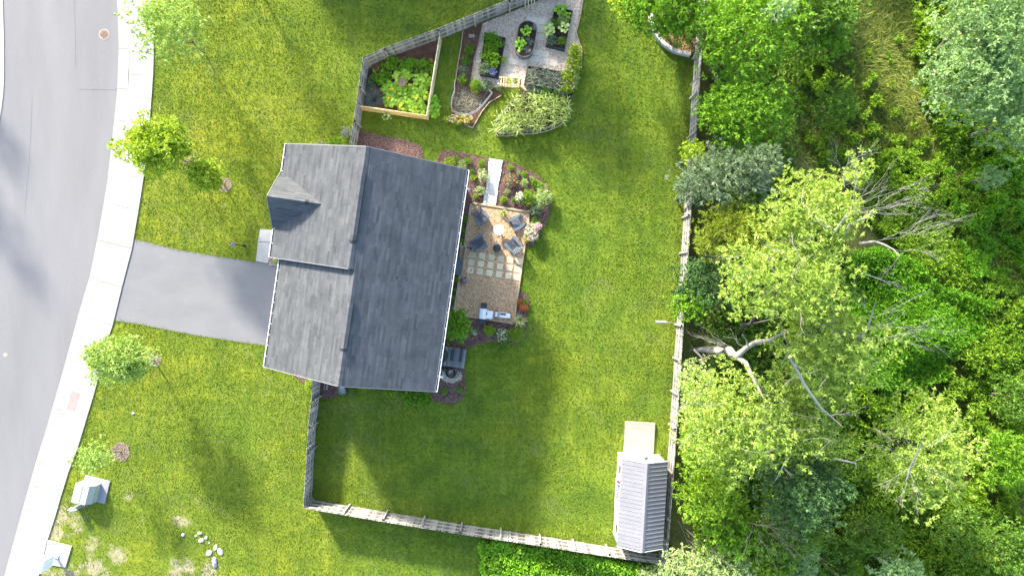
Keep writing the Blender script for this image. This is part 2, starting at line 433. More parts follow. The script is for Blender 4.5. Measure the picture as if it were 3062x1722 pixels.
def tinted_chips(name, poly, n, L, Wd, z, cols, parent, rng, h=0.02):
    """loose bits lying on a bed: small tilted quads, coloured by tint"""
    m = leafm(name+'_colour', *cols, trans=0.0, rough=0.9, KL=0.9)
    xs = np.array([p[0] for p in poly]); ys = np.array([p[1] for p in poly])
    x = rng.uniform(xs.min(), xs.max(), n*3); y = rng.uniform(ys.min(), ys.max(), n*3)
    k = inpoly(x, y, poly); x = x[k][:n]; y = y[k][:n]; n = len(x)
    C = np.stack([x, y, z + rng.uniform(0.002, h, n)], 1)
    a = rng.uniform(0, 2*math.pi, n); d = np.stack([np.cos(a), np.sin(a), rng.uniform(-.35, .35, n)], 1); d = unit(d)
    s = unit(np.cross(d, np.stack([rng.normal(0, .4, n), rng.normal(0, .4, n), np.ones(n)], 1)))
    l = L*rng.uniform(.5, 1.4, (n, 1)); w = Wd*rng.uniform(.5, 1.3, (n, 1))
    V = np.stack([C-d*l/2-s*w/2, C+d*l/2-s*w/2*.6, C+d*l/2+s*w/2, C-d*l/2+s*w/2*.7], 1).reshape(-1, 3)
    V[:, 2] = np.maximum(V[:, 2], z+0.001)
    return link(name, mesh_np(name, V, np.arange(n*4).reshape(-1, 4), m, rng.uniform(0, 1, n)), parent, kind='stuff')

# ground to the horizon
sheet('ground', [(-400, -400), (400, -400), (400, 400), (-400, 400)], 0.0, LAWN, kind='structure')

def interp(poly, y):
    """x at height y on a polyline given by rising y, extended beyond its ends"""
    if y <= poly[0][1]: a, b = poly[0], poly[1]
    elif y >= poly[-1][1]: a, b = poly[-2], poly[-1]
    else:
        for i in range(len(poly)-1):
            if poly[i][1] <= y <= poly[i+1][1]: a, b = poly[i], poly[i+1]; break
    return a[0] + (b[0]-a[0])*(y-a[1])/(b[1]-a[1])
E_L = [(4, -60), (8, 0), (12, 120), (12, 250), (8, 300), (1, 345), (-30, 520), (-75, 760), (-150, 1060), (-260, 1400)]
E_ROAD = [(342, -100), (350, 0), (353, 77), (355, 147), (353, 224), (348, 309), (340, 371), (332, 444), (319, 560), (305, 637), (291, 715), (268, 827), (236, 935), (218, 1000), (185, 1120), (133, 1299), (108, 1378), (68, 1519), (12, 1722), (-30, 1860)]
E_CURB = [(380, -100), (384, 0), (387, 155), (386, 232), (377, 328), (369, 386), (361, 464), (352, 560), (338, 618), (321, 722), (294, 823), (265, 935), (245, 1008), (216, 1120), (183, 1232), (162, 1303), (141, 1386), (102, 1519), (46, 1722), (4, 1860)]
E_WALK = [(446, -100), (450, 0), (459, 100), (460, 174), (458, 220), (450, 336), (435, 498), (425, 555), (415, 622), (402, 715), (367, 846), (342, 958), (320, 1016), (287, 1157), (260, 1245), (236, 1328), (195, 1436), (168, 1535), (141, 1614), (115, 1722), (80, 1860)]
YS = list(range(-400, 2300, 40))
road = [(interp(E_L, y), y) for y in YS] + [(interp(E_ROAD, y), y) for y in reversed(YS)]
roadw = PX(road)
sheet('road', roadw, 0.010, ASPH, kind='structure')
walk_base = PX([(interp(E_ROAD, y), y) for y in YS] + [(interp(E_WALK, y), y) for y in reversed(YS)])
pav = thing('pavement', None, None, kind='structure')
sheet('bedding', walk_base, 0.014, JOINT, pav)
def slab(name, a, b, y0, y1, g, z1, mat, parent, sl0=0.10, sl1=0.10, t=0.5):
    """quad slab between two edge lines; joints run square to the kerb"""
    q = []
    for (E, off) in ((a, 0), (b, 1)):
        pass
    xa0, xb0 = interp(a, y0), interp(b, y0)
    dx = interp(a, y0+20)-interp(a, y0-20); tx = dx/40.0      # slope of the line, joints are perpendicular
    k0 = tx*(xb0-xa0); dx1 = (interp(a, y1+20)-interp(a, y1-20))/40.0; k1 = dx1*(interp(b, y1)-interp(a, y1))
    ya0, yb0, ya1, yb1 = y0+g, y0-k0+g, y1-g, y1-k1-g
    pts = [(interp(a, ya0)+g*.7, ya0), (interp(b, yb0)-g*.4, yb0), (interp(b, yb1)-g*.4, yb1), (interp(a, ya1)+g*.7, ya1)]
    mb = MB(); mb.prism(PX(pts, z1), 0.0, z1, t)
    return mb.put(name, mat, parent)
WJ = [-178, -110, -42, 25, 91, 156, 223, 290, 356, 437, 525, 612, 725, 838, 950, 1010, 1080, 1150, 1235, 1318, 1392, 1462, 1532, 1602, 1672, 1742, 1812, 1882]
for i in range(len(WJ)-1):
    slab('paving_slab', E_CURB, E_WALK, WJ[i], WJ[i+1], 0.5, 0.075, CONCW if 612 <= WJ[i] < 950 else CONC, pav, t=R.uniform(0.2, 0.9))
GJ = [-240, -107, 26, 146, 266, 359, 446, 534, 625, 718, 827, 935, 1002, 1075, 1149, 1218, 1298, 1378, 1448, 1519, 1585, 1650, 1720, 1790, 1860]
for i in range(len(GJ)-1):
    slab('gutter_slab', E_ROAD, E_CURB, GJ[i], GJ[i+1], 0.45, 0.045, CONCW, pav, t=R.uniform(0.2, 0.8))
# the far kerb of the road
mb = MB(); ys = [y for y in YS]
fk = [(interp(E_L, y)-34, y) for y in ys] + [(interp(E_L, y), y) for y in reversed(ys)]
mb.prism(PX(fk, 0.045), 0.0, 0.045); mb.put('gutter_slab', CONCW, pav)
fk = [(interp(E_L, y)-110, y) for y in ys] + [(interp(E_L, y)-36, y) for y in reversed(ys)]
mb = MB(); mb.prism(PX(fk, 0.075), 0.0, 0.075); mb.put('paving_slab', CONC, pav)
# brick-red tactile plate set into the walk
RED = surf('red_plate', (0.42, 0.30, 0.27), (0.52, 0.38, 0.34), 3, 0.8, 0.3, 20)
mb = MB(); mb.prism(PX([(213, 1168), (240, 1175), (223, 1229), (199, 1223)], 0.08), 0.05, 0.083)
single(mb.put('tactile_plate', RED), 'faded red rectangular plate set into the white pavement', 'paving plate')
# road joints, manhole
CRACK = surf('crack', (0.20, 0.20, 0.21), (0.25, 0.25, 0.26), 5, 1.0)
def crackline(pts, w, z=0.0145):
    q = PX(pts, z); mb = MB()
    for a, b in zip(q[:-1], q[1:]): mb.beam((a[0], a[1], z), (b[0], b[1], z), w, 0.002)
    return mb
ck = thing('road_markings', None, None, kind='structure')
crackline([(222, 0), (225, 100), (226, 200)], 0.03).put('seam', CRACK, ck)
crackline([(240, 267), (290, 268), (350, 270)], 0.03).put('seam', CRACK, ck)
crackline([(96, 290), (94, 360), (90, 430), (86, 500), (80, 560), (74, 640)], 0.02).put('seam', CRACK, ck)
MET = surf('rusty_iron', (0.30, 0.20, 0.14), (0.46, 0.34, 0.26), 18, 0.8, 0.8, 30, 0.3, fine=0.3, fscale=18)
mx_, my_ = P(312, 104)
t = thing('manhole_cover', 'round rusty patterned manhole cover in the asphalt near the kerb', 'manhole cover', (mx_, my_, 0))
MB().lathe((mx_, my_, 0.008), [(0.36, 0), (0.36, 0.012), (0.30, 0.014)], 24).put('ring', surf('pink_iron', (0.42, 0.33, 0.28), (0.5, 0.4, 0.35), 9), t)
MB().lathe((mx_, my_, 0.012), [(0.29, 0), (0.29, 0.014), (0.0, 0.014)], 24).put('lid', MET, t)
mb = MB()
for i in range(-3, 4):
    for j in range(-3, 4):
        if i*i+j*j < 11: mb.box((mx_+i*.075, my_+j*.075, 0.03), (.045, .045, .01), rotz(.5))
mb.put('tread', surf('dark_iron', (0.2, 0.13, 0.1), (0.25, 0.17, 0.13), 9), t, kind='stuff')
mx_, my_ = P(17, 1061)
t = thing('valve_cover', 'small round brass coloured valve cover in the asphalt', 'valve cover', (mx_, my_, 0))
MB().lathe((mx_, my_, 0.008), [(0.14, 0), (0.14, 0.012), (0.11, 0.014), (0.0, 0.016)], 18).put('lid', surf('brass', (0.5, 0.42, 0.25), (0.55, 0.47, 0.3), 9), t)

# driveway and front walk
DRIVE = [(401, 716), (430, 721), (502, 740), (560, 752), (618, 761), (726, 778), (800, 788), (860, 800), (860, 1060), (800, 1033), (715, 1022), (640, 1011), (580, 1001), (464, 979), (400, 966), (342, 959)]
sheet('driveway', PX(DRIVE), 0.016, ASPHD, kind='structure')
fw = thing('front_walk', None, None, kind='structure')
for q in ([(778, 685), (815, 688), (810, 724), (771, 722)], [(771, 723.5), (810, 725.5), (804, 775), (800, 787), (765, 781)]):
    MB().prism(PX(q, .07), 0, 0.07, 0.8).put('paving_slab', CONC, fw)
PORCH = surf('porch_concrete', (0.30, 0.30, 0.31), (0.36, 0.36, 0.37), 2, 0.9)

# beds
MULCH_E = [(1322, 450), (1356, 451), (1412, 463), (1464, 474), (1503, 480), (1533, 486), (1570, 503), (1607, 523), (1635, 551), (1648, 579), (1648, 616), (1643, 650), (1620, 691), (1607, 717), (1592, 734), (1566, 742), (1552, 870), (1567, 874), (1583, 887), (1583, 912), (1574, 940), (1576, 984), (1567, 1010), (1547, 1028), (1531, 1027), (1510, 1021), (1474, 1018), (1441, 1027), (1413, 1034), (1395, 1041), (1330, 1045), (1320, 960), (1370, 500), (1300, 490)]
MULCH_SE = [(1300, 1088), (1340, 1095), (1388, 1098), (1392, 1126), (1391, 1170), (1379, 1193), (1357, 1207), (1328, 1205), (1296, 1197), (1286, 1180), (1270, 1150)]
MULCH_SW = [(950, 1125), (958, 1191), (982, 1192), (1009, 1184), (1016, 1150), (1010, 1130)]
MULCH_W = [(870, 1110), (878, 1122), (905, 1142), (935, 1160), (942, 1150), (945, 1120)]
MULCH_N = [(1072, 388), (1140, 407), (1210, 419), (1252, 433), (1263, 446), (1263, 490), (1066, 450)]
SQ_BED = [(1098, 196), (1108, 190), (1150, 172), (1203, 152), (1262, 133), (1318, 112), (1316, 140), (1281, 356), (1075, 330)]
BED2 = [(1385, 93), (1413, 83), (1444, 71), (1432, 130), (1418, 180), (1412, 222), (1411, 250), (1440, 262), (1472, 262), (1500, 270), (1500, 286), (1463, 308), (1441, 335), (1413, 384), (1397, 376), (1352, 350), (1352, 337), (1349, 320), (1359, 280), (1361, 250), (1372, 180)]
CORN_BED = [(1548, 286), (1522, 315), (1500, 344), (1480, 368), (1479, 396), (1490, 405), (1522, 405), (1552, 399), (1594, 397), (1633, 390), (1669, 376), (1691, 356), (1703, 329), (1714, 290), (1716, 262), (1690, 250), (1566, 268)]
GRAVEL_P = [(1444, 71), (1480, 57), (1540, 33), (1632, -5), (1744, -5), (1734, 54), (1723, 100), (1730, 128), (1738, 145), (1730, 240), (1714, 275), (1600, 285), (1566, 268), (1560, 262), (1500, 262), (1472, 262), (1411, 250), (1412, 222), (1418, 180), (1432, 130)]
CORNER_BED = [(1947, 82), (1954, 97), (1961, 108), (1976, 128), (1998, 147), (2022, 159), (2048, 165), (2072, 168), (2085, -60), (1960, -60), (1944, 40)]
def bed(name, poly, mat, z, chips, cols, L=0.10, Wd=0.035, label=None):
    q = PX(poly)
    r = thing(name, None, None, kind='structure')
    sheet('surface', q, z, mat, r)
    if chips: tinted_chips(name+'_chips', q, chips, L, Wd, z, cols, r, RNG)
    return q
BR = ((0.055, 0.026, 0.022), (0.16, 0.085, 0.07), (0.34, 0.23, 0.19))
TN = ((0.13, 0.08, 0.035), (0.34, 0.22, 0.11), (0.55, 0.42, 0.25))
q_e = bed('mulch_bed', MULCH_E, MULCH, 0.020, 28000, BR)
bed('mulch_bed', MULCH_SE, MULCH, 0.020, 9000, BR)
bed('mulch_bed', MULCH_SW, MULCHD, 0.020, 3000, ((0.03, 0.025, 0.022), (0.09, 0.07, 0.065), (0.2, 0.16, 0.15)))
bed('mulch_bed', MULCH_W, MULCHT, 0.020, 2000, TN)
bed('mulch_bed', MULCH_N, MULCHT, 0.020, 13000, TN)
bed('vegetable_bed', SQ_BED, SOIL, 0.024, 0, BR)
bed('vegetable_bed', BED2, SOIL, 0.024, 1500, BR, 0.06, 0.03)
bed('vegetable_bed', CORN_BED, SOILD, 0.028, 1500, BR, 0.06, 0.03)
bed('gravel_yard', GRAVEL_P, GRAVELG, 0.022, 22000, ((0.40, 0.26, 0.16), (0.74, 0.57, 0.42), (0.90, 0.80, 0.66)), 0.075, 0.05)
bed('corner_bed', CORNER_BED, SOILD, 0.25, 5000, ((0.07, 0.04, 0.02), (0.22, 0.14, 0.05), (0.45, 0.36, 0.16)), 0.10, 0.05)
# mulch rings round the street trees
for (a, b, r_, nm) in ((672, 553, 21, 'a'), (575, 492, 24, 'b'), (460, 1076, 20, 'c'), (362, 1350, 28, 'd')):
    pts = [(a+r_*(1+.14*math.sin(3*i+a))*math.cos(i*math.pi/9), b+r_*(1+.12*math.cos(2*i+b))*math.sin(i*math.pi/9)) for i in range(18)]
    bed('mulch_ring', pts, MULCHT, 0.018, 1200, ((0.11, 0.07, 0.05), (0.27, 0.20, 0.15), (0.45, 0.36, 0.28)))
# bare dry earth by the pavement
DIRTS = []
for k, (a, b, rx, ry) in enumerate(((188, 1545, 24, 22), (232, 1568, 30, 18), (168, 1592, 28, 22), (277, 1636, 17, 26), (342, 1656, 22, 24), (286, 1700, 30, 20), (205, 1702, 34, 17), (540, 1700, 42, 10), (548, 1560, 15, 26), (150, 1712, 20, 12))):
    pts = []
    for i in range(64):
        an = i*2*math.pi/64; f = .95+.22*math.sin(3*an+k*2)+.12*math.sin(7*an+k)+.09*math.cos(13*an+k*3)+.07*math.sin(23*an+k)
        pts.append((a+rx*f*math.cos(an), b+ry*f*math.sin(an)))
    DIRTS.append(PX(pts))

# woods floor
WF = surf('woods_floor', (0.060, 0.060, 0.020), (0.12, 0.125, 0.035), 0.5, 1.0, 0.8, 12, 0.1, fine=0.4, fscale=9, c3=(0.13, 0.16, 0.04), K=1)
WOODS = PX([(2084, -700), (2078, 150), (1997, 1611), (1950, 1660), (1820, 1652), (1700, 1630), (1600, 1618), (1530, 1612), (1490, 1632), (1462, 1650), (1470, 1690), (1450, 1722), (1470, 1780), (1460, 2400), (4500, 2400), (4500, -700)])
sheet('woods_floor', WOODS, 0.012, WF, kind='structure')

# ------------------------------------------------------------------ fences
FW = surf('weathered_wood', (0.30, 0.285, 0.265), (0.44, 0.42, 0.385), 2.2, 0.95, 0.4, 20, 0.15, tint=0.5, fine=0.12, fscale=16, K=0.62)
FWR = surf('rail_wood', (0.40, 0.38, 0.33), (0.54, 0.51, 0.44), 2.0, 0.95, 0.4, 20, 0.15, tint=0.2, fine=0.1, fscale=16, K=0.68)
FH = 1.83
def picket_mesh(w, h, t, tint, nm='picket', mat=FW):
    x = w/2; y = t/2; e = 0.03
    o = [(-x, 0), (x, 0), (x, h-e), (x-e, h), (-x+e, h), (-x, h-e)]
    V = [(a, -y, b) for a, b in o] + [(a, y, b) for a, b in o]
    Fs = [(0, 1, 2, 3, 4, 5), tuple(reversed(range(6, 12)))] + [(i, i+6, (i+1) % 6+6, (i+1) % 6) for i in range(6)]
    return mesh_py(nm, V, Fs, mat, tint)
PICK = [picket_mesh(0.138, FH, 0.02, t) for t in (0.05, 0.3, 0.5, 0.7, 0.95)]
def fence(label, top, inner, bay=2.44, rails=(0.32, 0.95, 1.55), name='fence', post_h=1.72, group=None):
    """top: px polyline of the picket tops; inner: +1/-1 side of the rails and posts"""
    q = PX(top, FH)
    t = thing(name, label, 'fence', (q[0][0], q[0][1], 0), group=group)
    o = Vector(t.location)
    for a, b in zip(q[:-1], q[1:]):
        A = Vector((a[0], a[1], 0)); B = Vector((b[0], b[1], 0)); L = (B-A).length; d = (B-A)/L; ang = math.atan2(d.y, d.x)
        nrm = Vector((-d.y, d.x, 0))*inner
        n = max(1, int(round(L/0.152)))
        for i in range(n):
            p = A + d*((i+0.5)*L/n) + nrm*R.uniform(-.004, .004)
            link('picket', R.choice(PICK), t, loc=p-o+Vector((0, 0, R.uniform(-0.02, 0.02))), rot=(0, R.uniform(-.012, .012), ang+R.uniform(-.03, .03)))
        nb = max(1, int(round(L/bay)))
        for i in range(nb+1):
            p = A + d*(i*L/nb)
            mb = MB(); c = p + nrm*0.105
            mb.box((c.x, c.y, post_h/2), (0.10, 0.10, post_h), rotz(ang), R.uniform(.2, .8)); mb.put('post', FWR, t)
            if i < nb:
                p2 = A + d*((i+1)*L/nb)
                for z in rails:
                    mb = MB(); mb.beam((p+nrm*.032+Vector((0, 0, z))+d*.01), (p2+nrm*.032+Vector((0, 0, z))-d*.01), 0.040, 0.09, t=R.uniform(.3, 1)); mb.put('rail', FWR, t)
    return t, q
def brace(t, a, b, w=0.09, h=0.04):
    MB().beam(a, b, w, h, t=0.9).put('brace', FWR, t)
f_nw, _ = fence('tall grey picket fence slanting past the vegetable garden to the north corner of the house', [(1043, 442), (1057, 362), (1072, 260), (1085, 172), (1148, 144), (1309, 86), (1522, -1), (1700, -76)], -1)
f_w, _ = fence('tall grey picket fence with diagonal braces between driveway lawn and shaded yard', [(936, 1118), (931, 1196), (921, 1278), (916, 1354), (907, 1518)], 1)
f_s, _ = fence('long grey picket fence closing the south end of the yard behind the shed', [(908, 1519), (1143, 1559), (1375, 1596), (1616, 1632), (1822, 1664), (1990, 1688)], 1)
f_e, _ = fence('long straight pale picket fence between the sunny lawn and the woods', [(2112, -40), (2099, 149), (2066, 643), (2044, 974), (2024, 1283), (1994, 1690)], -1)
def ww(px, py, z): x, y = P(px, py, z); return (x, y, z)
brace(f_w, ww(936, 1200, 1.5), ww(925, 1270, .4)); brace(f_w, ww(925, 1285, 1.6), ww(939, 1330, .35))
brace(f_w, ww(944, 1200, .4), ww(926, 1262, 1.6))
brace(f_nw, ww(1058, 395, 1.6), ww(1079, 335, .3))
brace(f_e, ww(2088, 228, 1.7), ww(2064, 256, .5), .10)
# small pale wooden frame hung on the fence at the top
PINE = surf('new_pine', (0.66, 0.46, 0.17), (0.78, 0.60, 0.28), 4, 0.8, 0.2, 20, 0.2, tint=0.15, K=0.95)
PINEW = surf('pale_pine', (0.55, 0.48, 0.36), (0.68, 0.60, 0.48), 4, 0.8, 0.2, 20, 0.2, tint=0.15, K=0.95)
tx, ty = P(1583, 8, 0.6)
t = thing('wooden_trellis', 'small pale wooden slatted frame leaning on the fence at the gravel yard', 'trellis', (tx, ty, 0))
for i, s in enumerate((-0.26, -0.06, 0.14, 0.32)):
    MB().beam((tx+s, ty+s*.35-.12, 0.03), (tx+s, ty+s*.35+.10, 1.25), 0.06, 0.03, t=.7).put('slat', PINEW, t)
for z in (0.25, 1.1): MB().beam((tx-.32, ty-.12+z*.15-.12, z), (tx+.38, ty+.12+z*.15-.12, z), 0.03, 0.06, up=(0, 0, 1)).put('crossbar', PINEW, t)
# blank pale board on the inside of the fence
bx, by = P(1264, 110, 1.2)
o = MB().box((bx, by, 1.3), (0.42, 0.03, 0.22), rotz(0.36)).put('board', surf('white_board', (0.66, 0.64, 0.6), (0.72, 0.7, 0.66), 4)); single(o, 'blank pale board fixed to the inside of the slanting garden fence', 'board')

# ------------------------------------------------------------------ house
TH = math.radians(8.2)
UU = Vector((-math.sin(TH), -math.cos(TH), 0)); VV = Vector((math.cos(TH), -math.sin(TH), 0))
def hp(v, u, z): return VV*v + UU*u + Vector((0, 0, z))
SH = surf('shingle', (0.096, 0.104, 0.114), (0.142, 0.148, 0.153), 1.2, 0.97, 0.5, 55, 0.15, tint=0.22, fine=0.16, fscale=24)
WHITE = surf('white_trim', (0.70, 0.70, 0.70), (0.78, 0.78, 0.78), 2, 0.5, 0, 1, 0.4, K=0.95)
SIDING = surf('pale_siding', (0.60, 0.60, 0.58), (0.66, 0.66, 0.64), 2, 0.7, 0.2, 12, 0.3, stretch=(0.1, 0.1, 6))
DARKG = surf('gutter_inside', (0.10, 0.10, 0.11), (0.16, 0.15, 0.14), 6, 0.9)
ZE = 5.6
h = thing('house', 'two storey house with grey shingle gable roof, small front dormer and white gutters', 'house', tuple(hp(-8.6, 0.1, 0)))
hl = Vector(h.location)
VE, VU, VL = -3.505, -13.84, -13.25
SL = 0.55
ZU = ZE + (VE-VU)/2*SL; ZL = ZE + (VE-VL)/2*SL; RU = (VE+VU)/2; RL = (VE+VL)/2
U0, U1, U2 = -6.28, 0.22, 6.45
# wall solids under the roof
def wallbox(v0, v1, u0, u1, vr, zr):
    mb = MB()
    zi = ZE-0.22
    A = [hp(v0, u0, 0), hp(v1, u0, 0), hp(v1, u0, zi), hp(vr, u0, zr-.32), hp(v0, u0, zi)]
    B = [hp(v0, u1, 0), hp(v1, u1, 0), hp(v1, u1, zi), hp(vr, u1, zr-.32), hp(v0, u1, zi)]
    mb.add(A+B, [(0, 1, 2, 3, 4), (9, 8, 7, 6, 5)] + [(i, i+5, (i+1) % 5+5, (i+1) % 5) for i in range(5)])
    return mb
wallbox(VU+.40, VE-.40, U0+.25, U1-.25, RU, ZU).put('wall', SIDING, h)
wallbox(VL+.40, VE-.405, U1-.245, U2-.25, RL, ZL).put('wall', SIDING, h)
# openings
GLASS = surf('window_glass', (0.03, 0.035, 0.045), (0.04, 0.05, 0.06), 1, 0.08, 0, 1, 0.6)
def opening(name, v, u, z, w, hh, side, mat, sub=None):
    """on an east (side=1) or west (side=-1) wall"""
    c = hp(v, u, z); rot = Matrix(((VV.x, UU.x, 0), (VV.y, UU.y, 0), (0, 0, 1)))
    o = MB().box(c, (0.06, w, hh), rot).put(name, WHITE if sub else mat, h)
    if sub: s = MB().box(c+VV*0.03*side, (0.03, w-.16, hh-.16), rot).put(sub, mat, o)
    return o
for u in (-4.6, -1.8, 2.2, 5.0): opening('window', VE-.38, u, 4.1, 1.0, 1.3, 1, GLASS, 'pane')
for u in (-4.4, 3.6): opening('window', VE-.38, u, 1.6, 1.1, 1.3, 1, GLASS, 'pane')
opening('door', VE-.38, 0.25, 1.05, 1.7, 2.05, 1, GLASS, 'pane')
for u in (-4.9, -1.6): opening('window', VU+.38, u, 4.1, 1.0, 1.3, -1, GLASS, 'pane')
opening('door', VU+.38, -0.6, 1.05, 0.95, 2.05, -1, surf('door_paint', (0.10, 0.13, 0.2), (0.11, 0.14, 0.21), 1, 0.5))
opening('garage_door', VL+.38, 3.3, 1.15, 4.9, 2.2, -1, WHITE)
opening('window', VL+.38, 3.3, 4.1, 1.4, 1.2, -1, GLASS, 'pane')
# roof deck
def slab_plane(name, v0, z0, v1, z1, u0, u1, mat, th=0.16):
    mb = MB(); A = [hp(v0, u0, z0), hp(v1, u0, z1), hp(v1, u1, z1), hp(v0, u1, z0)]
    mb.add([a-Vector((0, 0, .012)) for a in A]+[a-Vector((0, 0, th)) for a in A], [(0, 1, 2, 3), (7, 6, 5, 4), (0, 4, 5, 1), (1, 5, 6, 2), (2, 6, 7, 3), (3, 7, 4, 0)])
    return mb.put(name, mat, h)
ROOFD = surf('roof_underlay', (0.05, 0.05, 0.05), (0.07, 0.07, 0.07), 3, 0.95)
slab_plane('roof', VE, ZE, RU, ZU, U0, U1, ROOFD); slab_plane('roof', VU, ZE, RU, ZU, U0, U1, ROOFD)
slab_plane('roof', VE, ZE, RL, ZL, U1+.002, U2, ROOFD); slab_plane('roof', VL, ZE, RL, ZL, U1+.002, U2, ROOFD)
# gable end trim (thin light edge along the rakes)
RAKE = surf('rake_trim', (0.30, 0.30, 0.30), (0.34, 0.34, 0.34), 2, 0.7)
for (v0, v1, z1, u) in ((VE, RU, ZU, U0-.02), (VU, RU, ZU, U0-.02), (VE, RL, ZL, U2+.02), (VL, RL, ZL, U2+.02), (VU, RU, ZU, U1+.014)):
    MB().beam(hp(v0, u, ZE-.10), hp(v1, u, z1-.10), 0.035, 0.20).put('rake_board', RAKE, h)
# shingles
EXPO = 0.142
def shingle_mesh(L, W_, tint, nm='shingle'):
    a = L/2; V = []; t0 = 0.004; t1 = 0.019
    V = [(-a, 0, -.01), (a, 0, -.01), (a, W_, -.01), (-a, W_, -.01), (-a, 0, t1), (a, 0, t1), (a, W_, t0), (-a, W_, t0)]
    return V, [(0, 3, 2, 1), (4, 5, 6, 7), (0, 1, 5, 4), (1, 2, 6, 5), (2, 3, 7, 6), (3, 0, 4, 7)]
SHM = []
for tt in (0.0, 0.18, 0.32, 0.45, 0.55, 0.68, 0.82, 1.0):
    V_, F_ = shingle_mesh(0.96, EXPO+.02, tt); SHM.append(mesh_py('shingle', V_, F_, SH, tt))
individual = []
def cover(v_eave, v_ridge, z_ridge, u0, u1, cut=None, keep=None, singles=False):
    """courses of shingles from eave to ridge on one plane"""
    E = hp(v_eave, 0, ZE); Rg = hp(v_ridge, 0, z_ridge)
    up = (Rg - E); LS = up.length; up.normalize(); nrm = up.cross(UU); nrm = nrm if nrm.z > 0 else -nrm
    lat = UU.copy(); n = int(LS/EXPO); mbig = MB()
    if lat.cross(up).z < 0: lat = -lat
    mat3 = Matrix((lat, up, nrm)).transposed()
    for i in range(n+1):
        s = i*EXPO; w = min(EXPO+.02, LS-s)
        if w <= 0.02: break
        x = u0 - R.uniform(0, 0.9)
        while x < u1:
            L = R.choice((0.45, 0.96, 0.96, 0.96, 0.7)); a = max(x, u0); b = min(x+L-.003, u1); x += L
            if b-a < 0.04: continue
            cu = (a+b)/2
            p = E + up*s + UU*cu
            if keep is not None and not keep(p, cu, v_eave + (v_ridge-v_eave)*s/LS): continue
            tt = min(1, max(0, R.gauss(.5, .26)))
            if singles and abs((b-a)-0.957) < 1e-3 and w > EXPO and s > LS*0.55 and len(individual) < 300:
                o = link('shingle', SHM[min(7, int(tt*8))], h, loc=p-hl, rot=mat3.to_euler()); individual.append(o)
            else:
                V_, F_ = shingle_mesh(b-a, w, 0)
                mbig.add([mat3 @ Vector(q) + p for q in V_], F_, tt)
    return mbig.mesh('shingles', SH)
def drm(p, u, v): return True
DU, DHW, DZ = -3.05, 1.58, 7.2
def notdormer(p, u, v):
    if abs(u-DU) > DHW: return True
    zr = ZE + (v-VU)*SL; zd = DZ - abs(u-DU)*(DZ-ZE)/DHW
    return zr > zd - 0.03
parts = [cover(VE, RU, ZU, U0, U1, singles=True), cover(VE, RL, ZL, U1+.004, U2), cover(VU, RU, ZU, U0, U1), cover(VL, RL, ZL, U1+.004, U2)]
# dormer shingles, sides falling north and south
def dormer_cover(sgn):
    mb = MB(); e = hp(0, DU+sgn*DHW, ZE); r = hp(0, DU, DZ)
    up = (r-e); LS = up.length; up.normalize(); lat = VV.copy()
    nrm = lat.cross(up); 
    if nrm.z < 0: lat = -lat; nrm = lat.cross(up)
    m3 = Matrix((lat, up, nrm)).transposed(); i = 0
    while i*EXPO < LS:
        s = i*EXPO; w = min(EXPO+.02, LS-s); i += 1
        z = ZE + (DZ-ZE)*s/LS; vend = VU + (z-ZE)/SL + .12     # where the main roof takes over
        x = VU-.12 - R.uniform(0, .8)
        while x < vend:
            L = R.choice((.45, .96, .96, .7)); a = max(x, VU-.12); b = min(x+L-.003, vend); x += L
            if b-a < .04: continue
            V_, F_ = shingle_mesh(b-a, w, 0); p = e + up*s + VV*((a+b)/2)
            mb.add([m3 @ Vector(q)+p for q in V_], F_, min(1, max(0, R.gauss(.5, .2))))
    return mb.mesh('shingles', SH)
parts += [dormer_cover(-1), dormer_cover(1)]
for me in parts: link('shingles', me, h, kind='stuff')
# dormer body
mb = MB(); vb = VU+3.2
A = [hp(VU-.10, DU-DHW, ZE-.02), hp(VU-.10, DU+DHW, ZE-.02), hp(VU-.10, DU, DZ-.02)]; B = [hp(vb, DU, DZ-.03)]
mb.add(A+B, [(0, 1, 2), (1, 3, 2), (2, 3, 0), (0, 3, 1)]); mb.put('dormer', RAKE, h)
for sg in (-1, 1): MB().beam(hp(VU-.13, DU+sg*(DHW+.06), ZE-.10), hp(VU-.13, DU, DZ-.07), 0.03, 0.16).put('rake_board', RAKE, h)
# ridge caps and ridge vents
def caps(a, b, step=.2, w=.17, pit=SL, lift=0.02):
    mb = MB(); a = Vector(a); b = Vector(b); L = (b-a).length; d = (b-a)/L; sd = d.cross(Vector((0, 0, 1))).normalized(); n = int(L/step)
    for i in range(n):
        p = a + d*(i*step); q = a + d*((i+1.15)*step); zt = Vector((0, 0, lift+.012)); zb = Vector((0, 0, lift))
        dn = Vector((0, 0, -w*pit))
        V = [p+sd*w+dn+zt, p+zt, p-sd*w+dn+zt, q+sd*w+dn+zb, q+zb, q-sd*w+dn+zb]
        V += [x-Vector((0, 0, .014)) for x in V]
        mb.add(V, [(0, 1, 4, 3), (1, 2, 5, 4), (0, 6, 7, 1), (1, 7, 8, 2), (6, 9, 10, 7), (7, 10, 11, 8), (0, 3, 9, 6), (2, 8, 11, 5), (3, 4, 10, 9), (4, 5, 11, 10)], min(1, max(0, R.gauss(.62, .22))))
    return mb
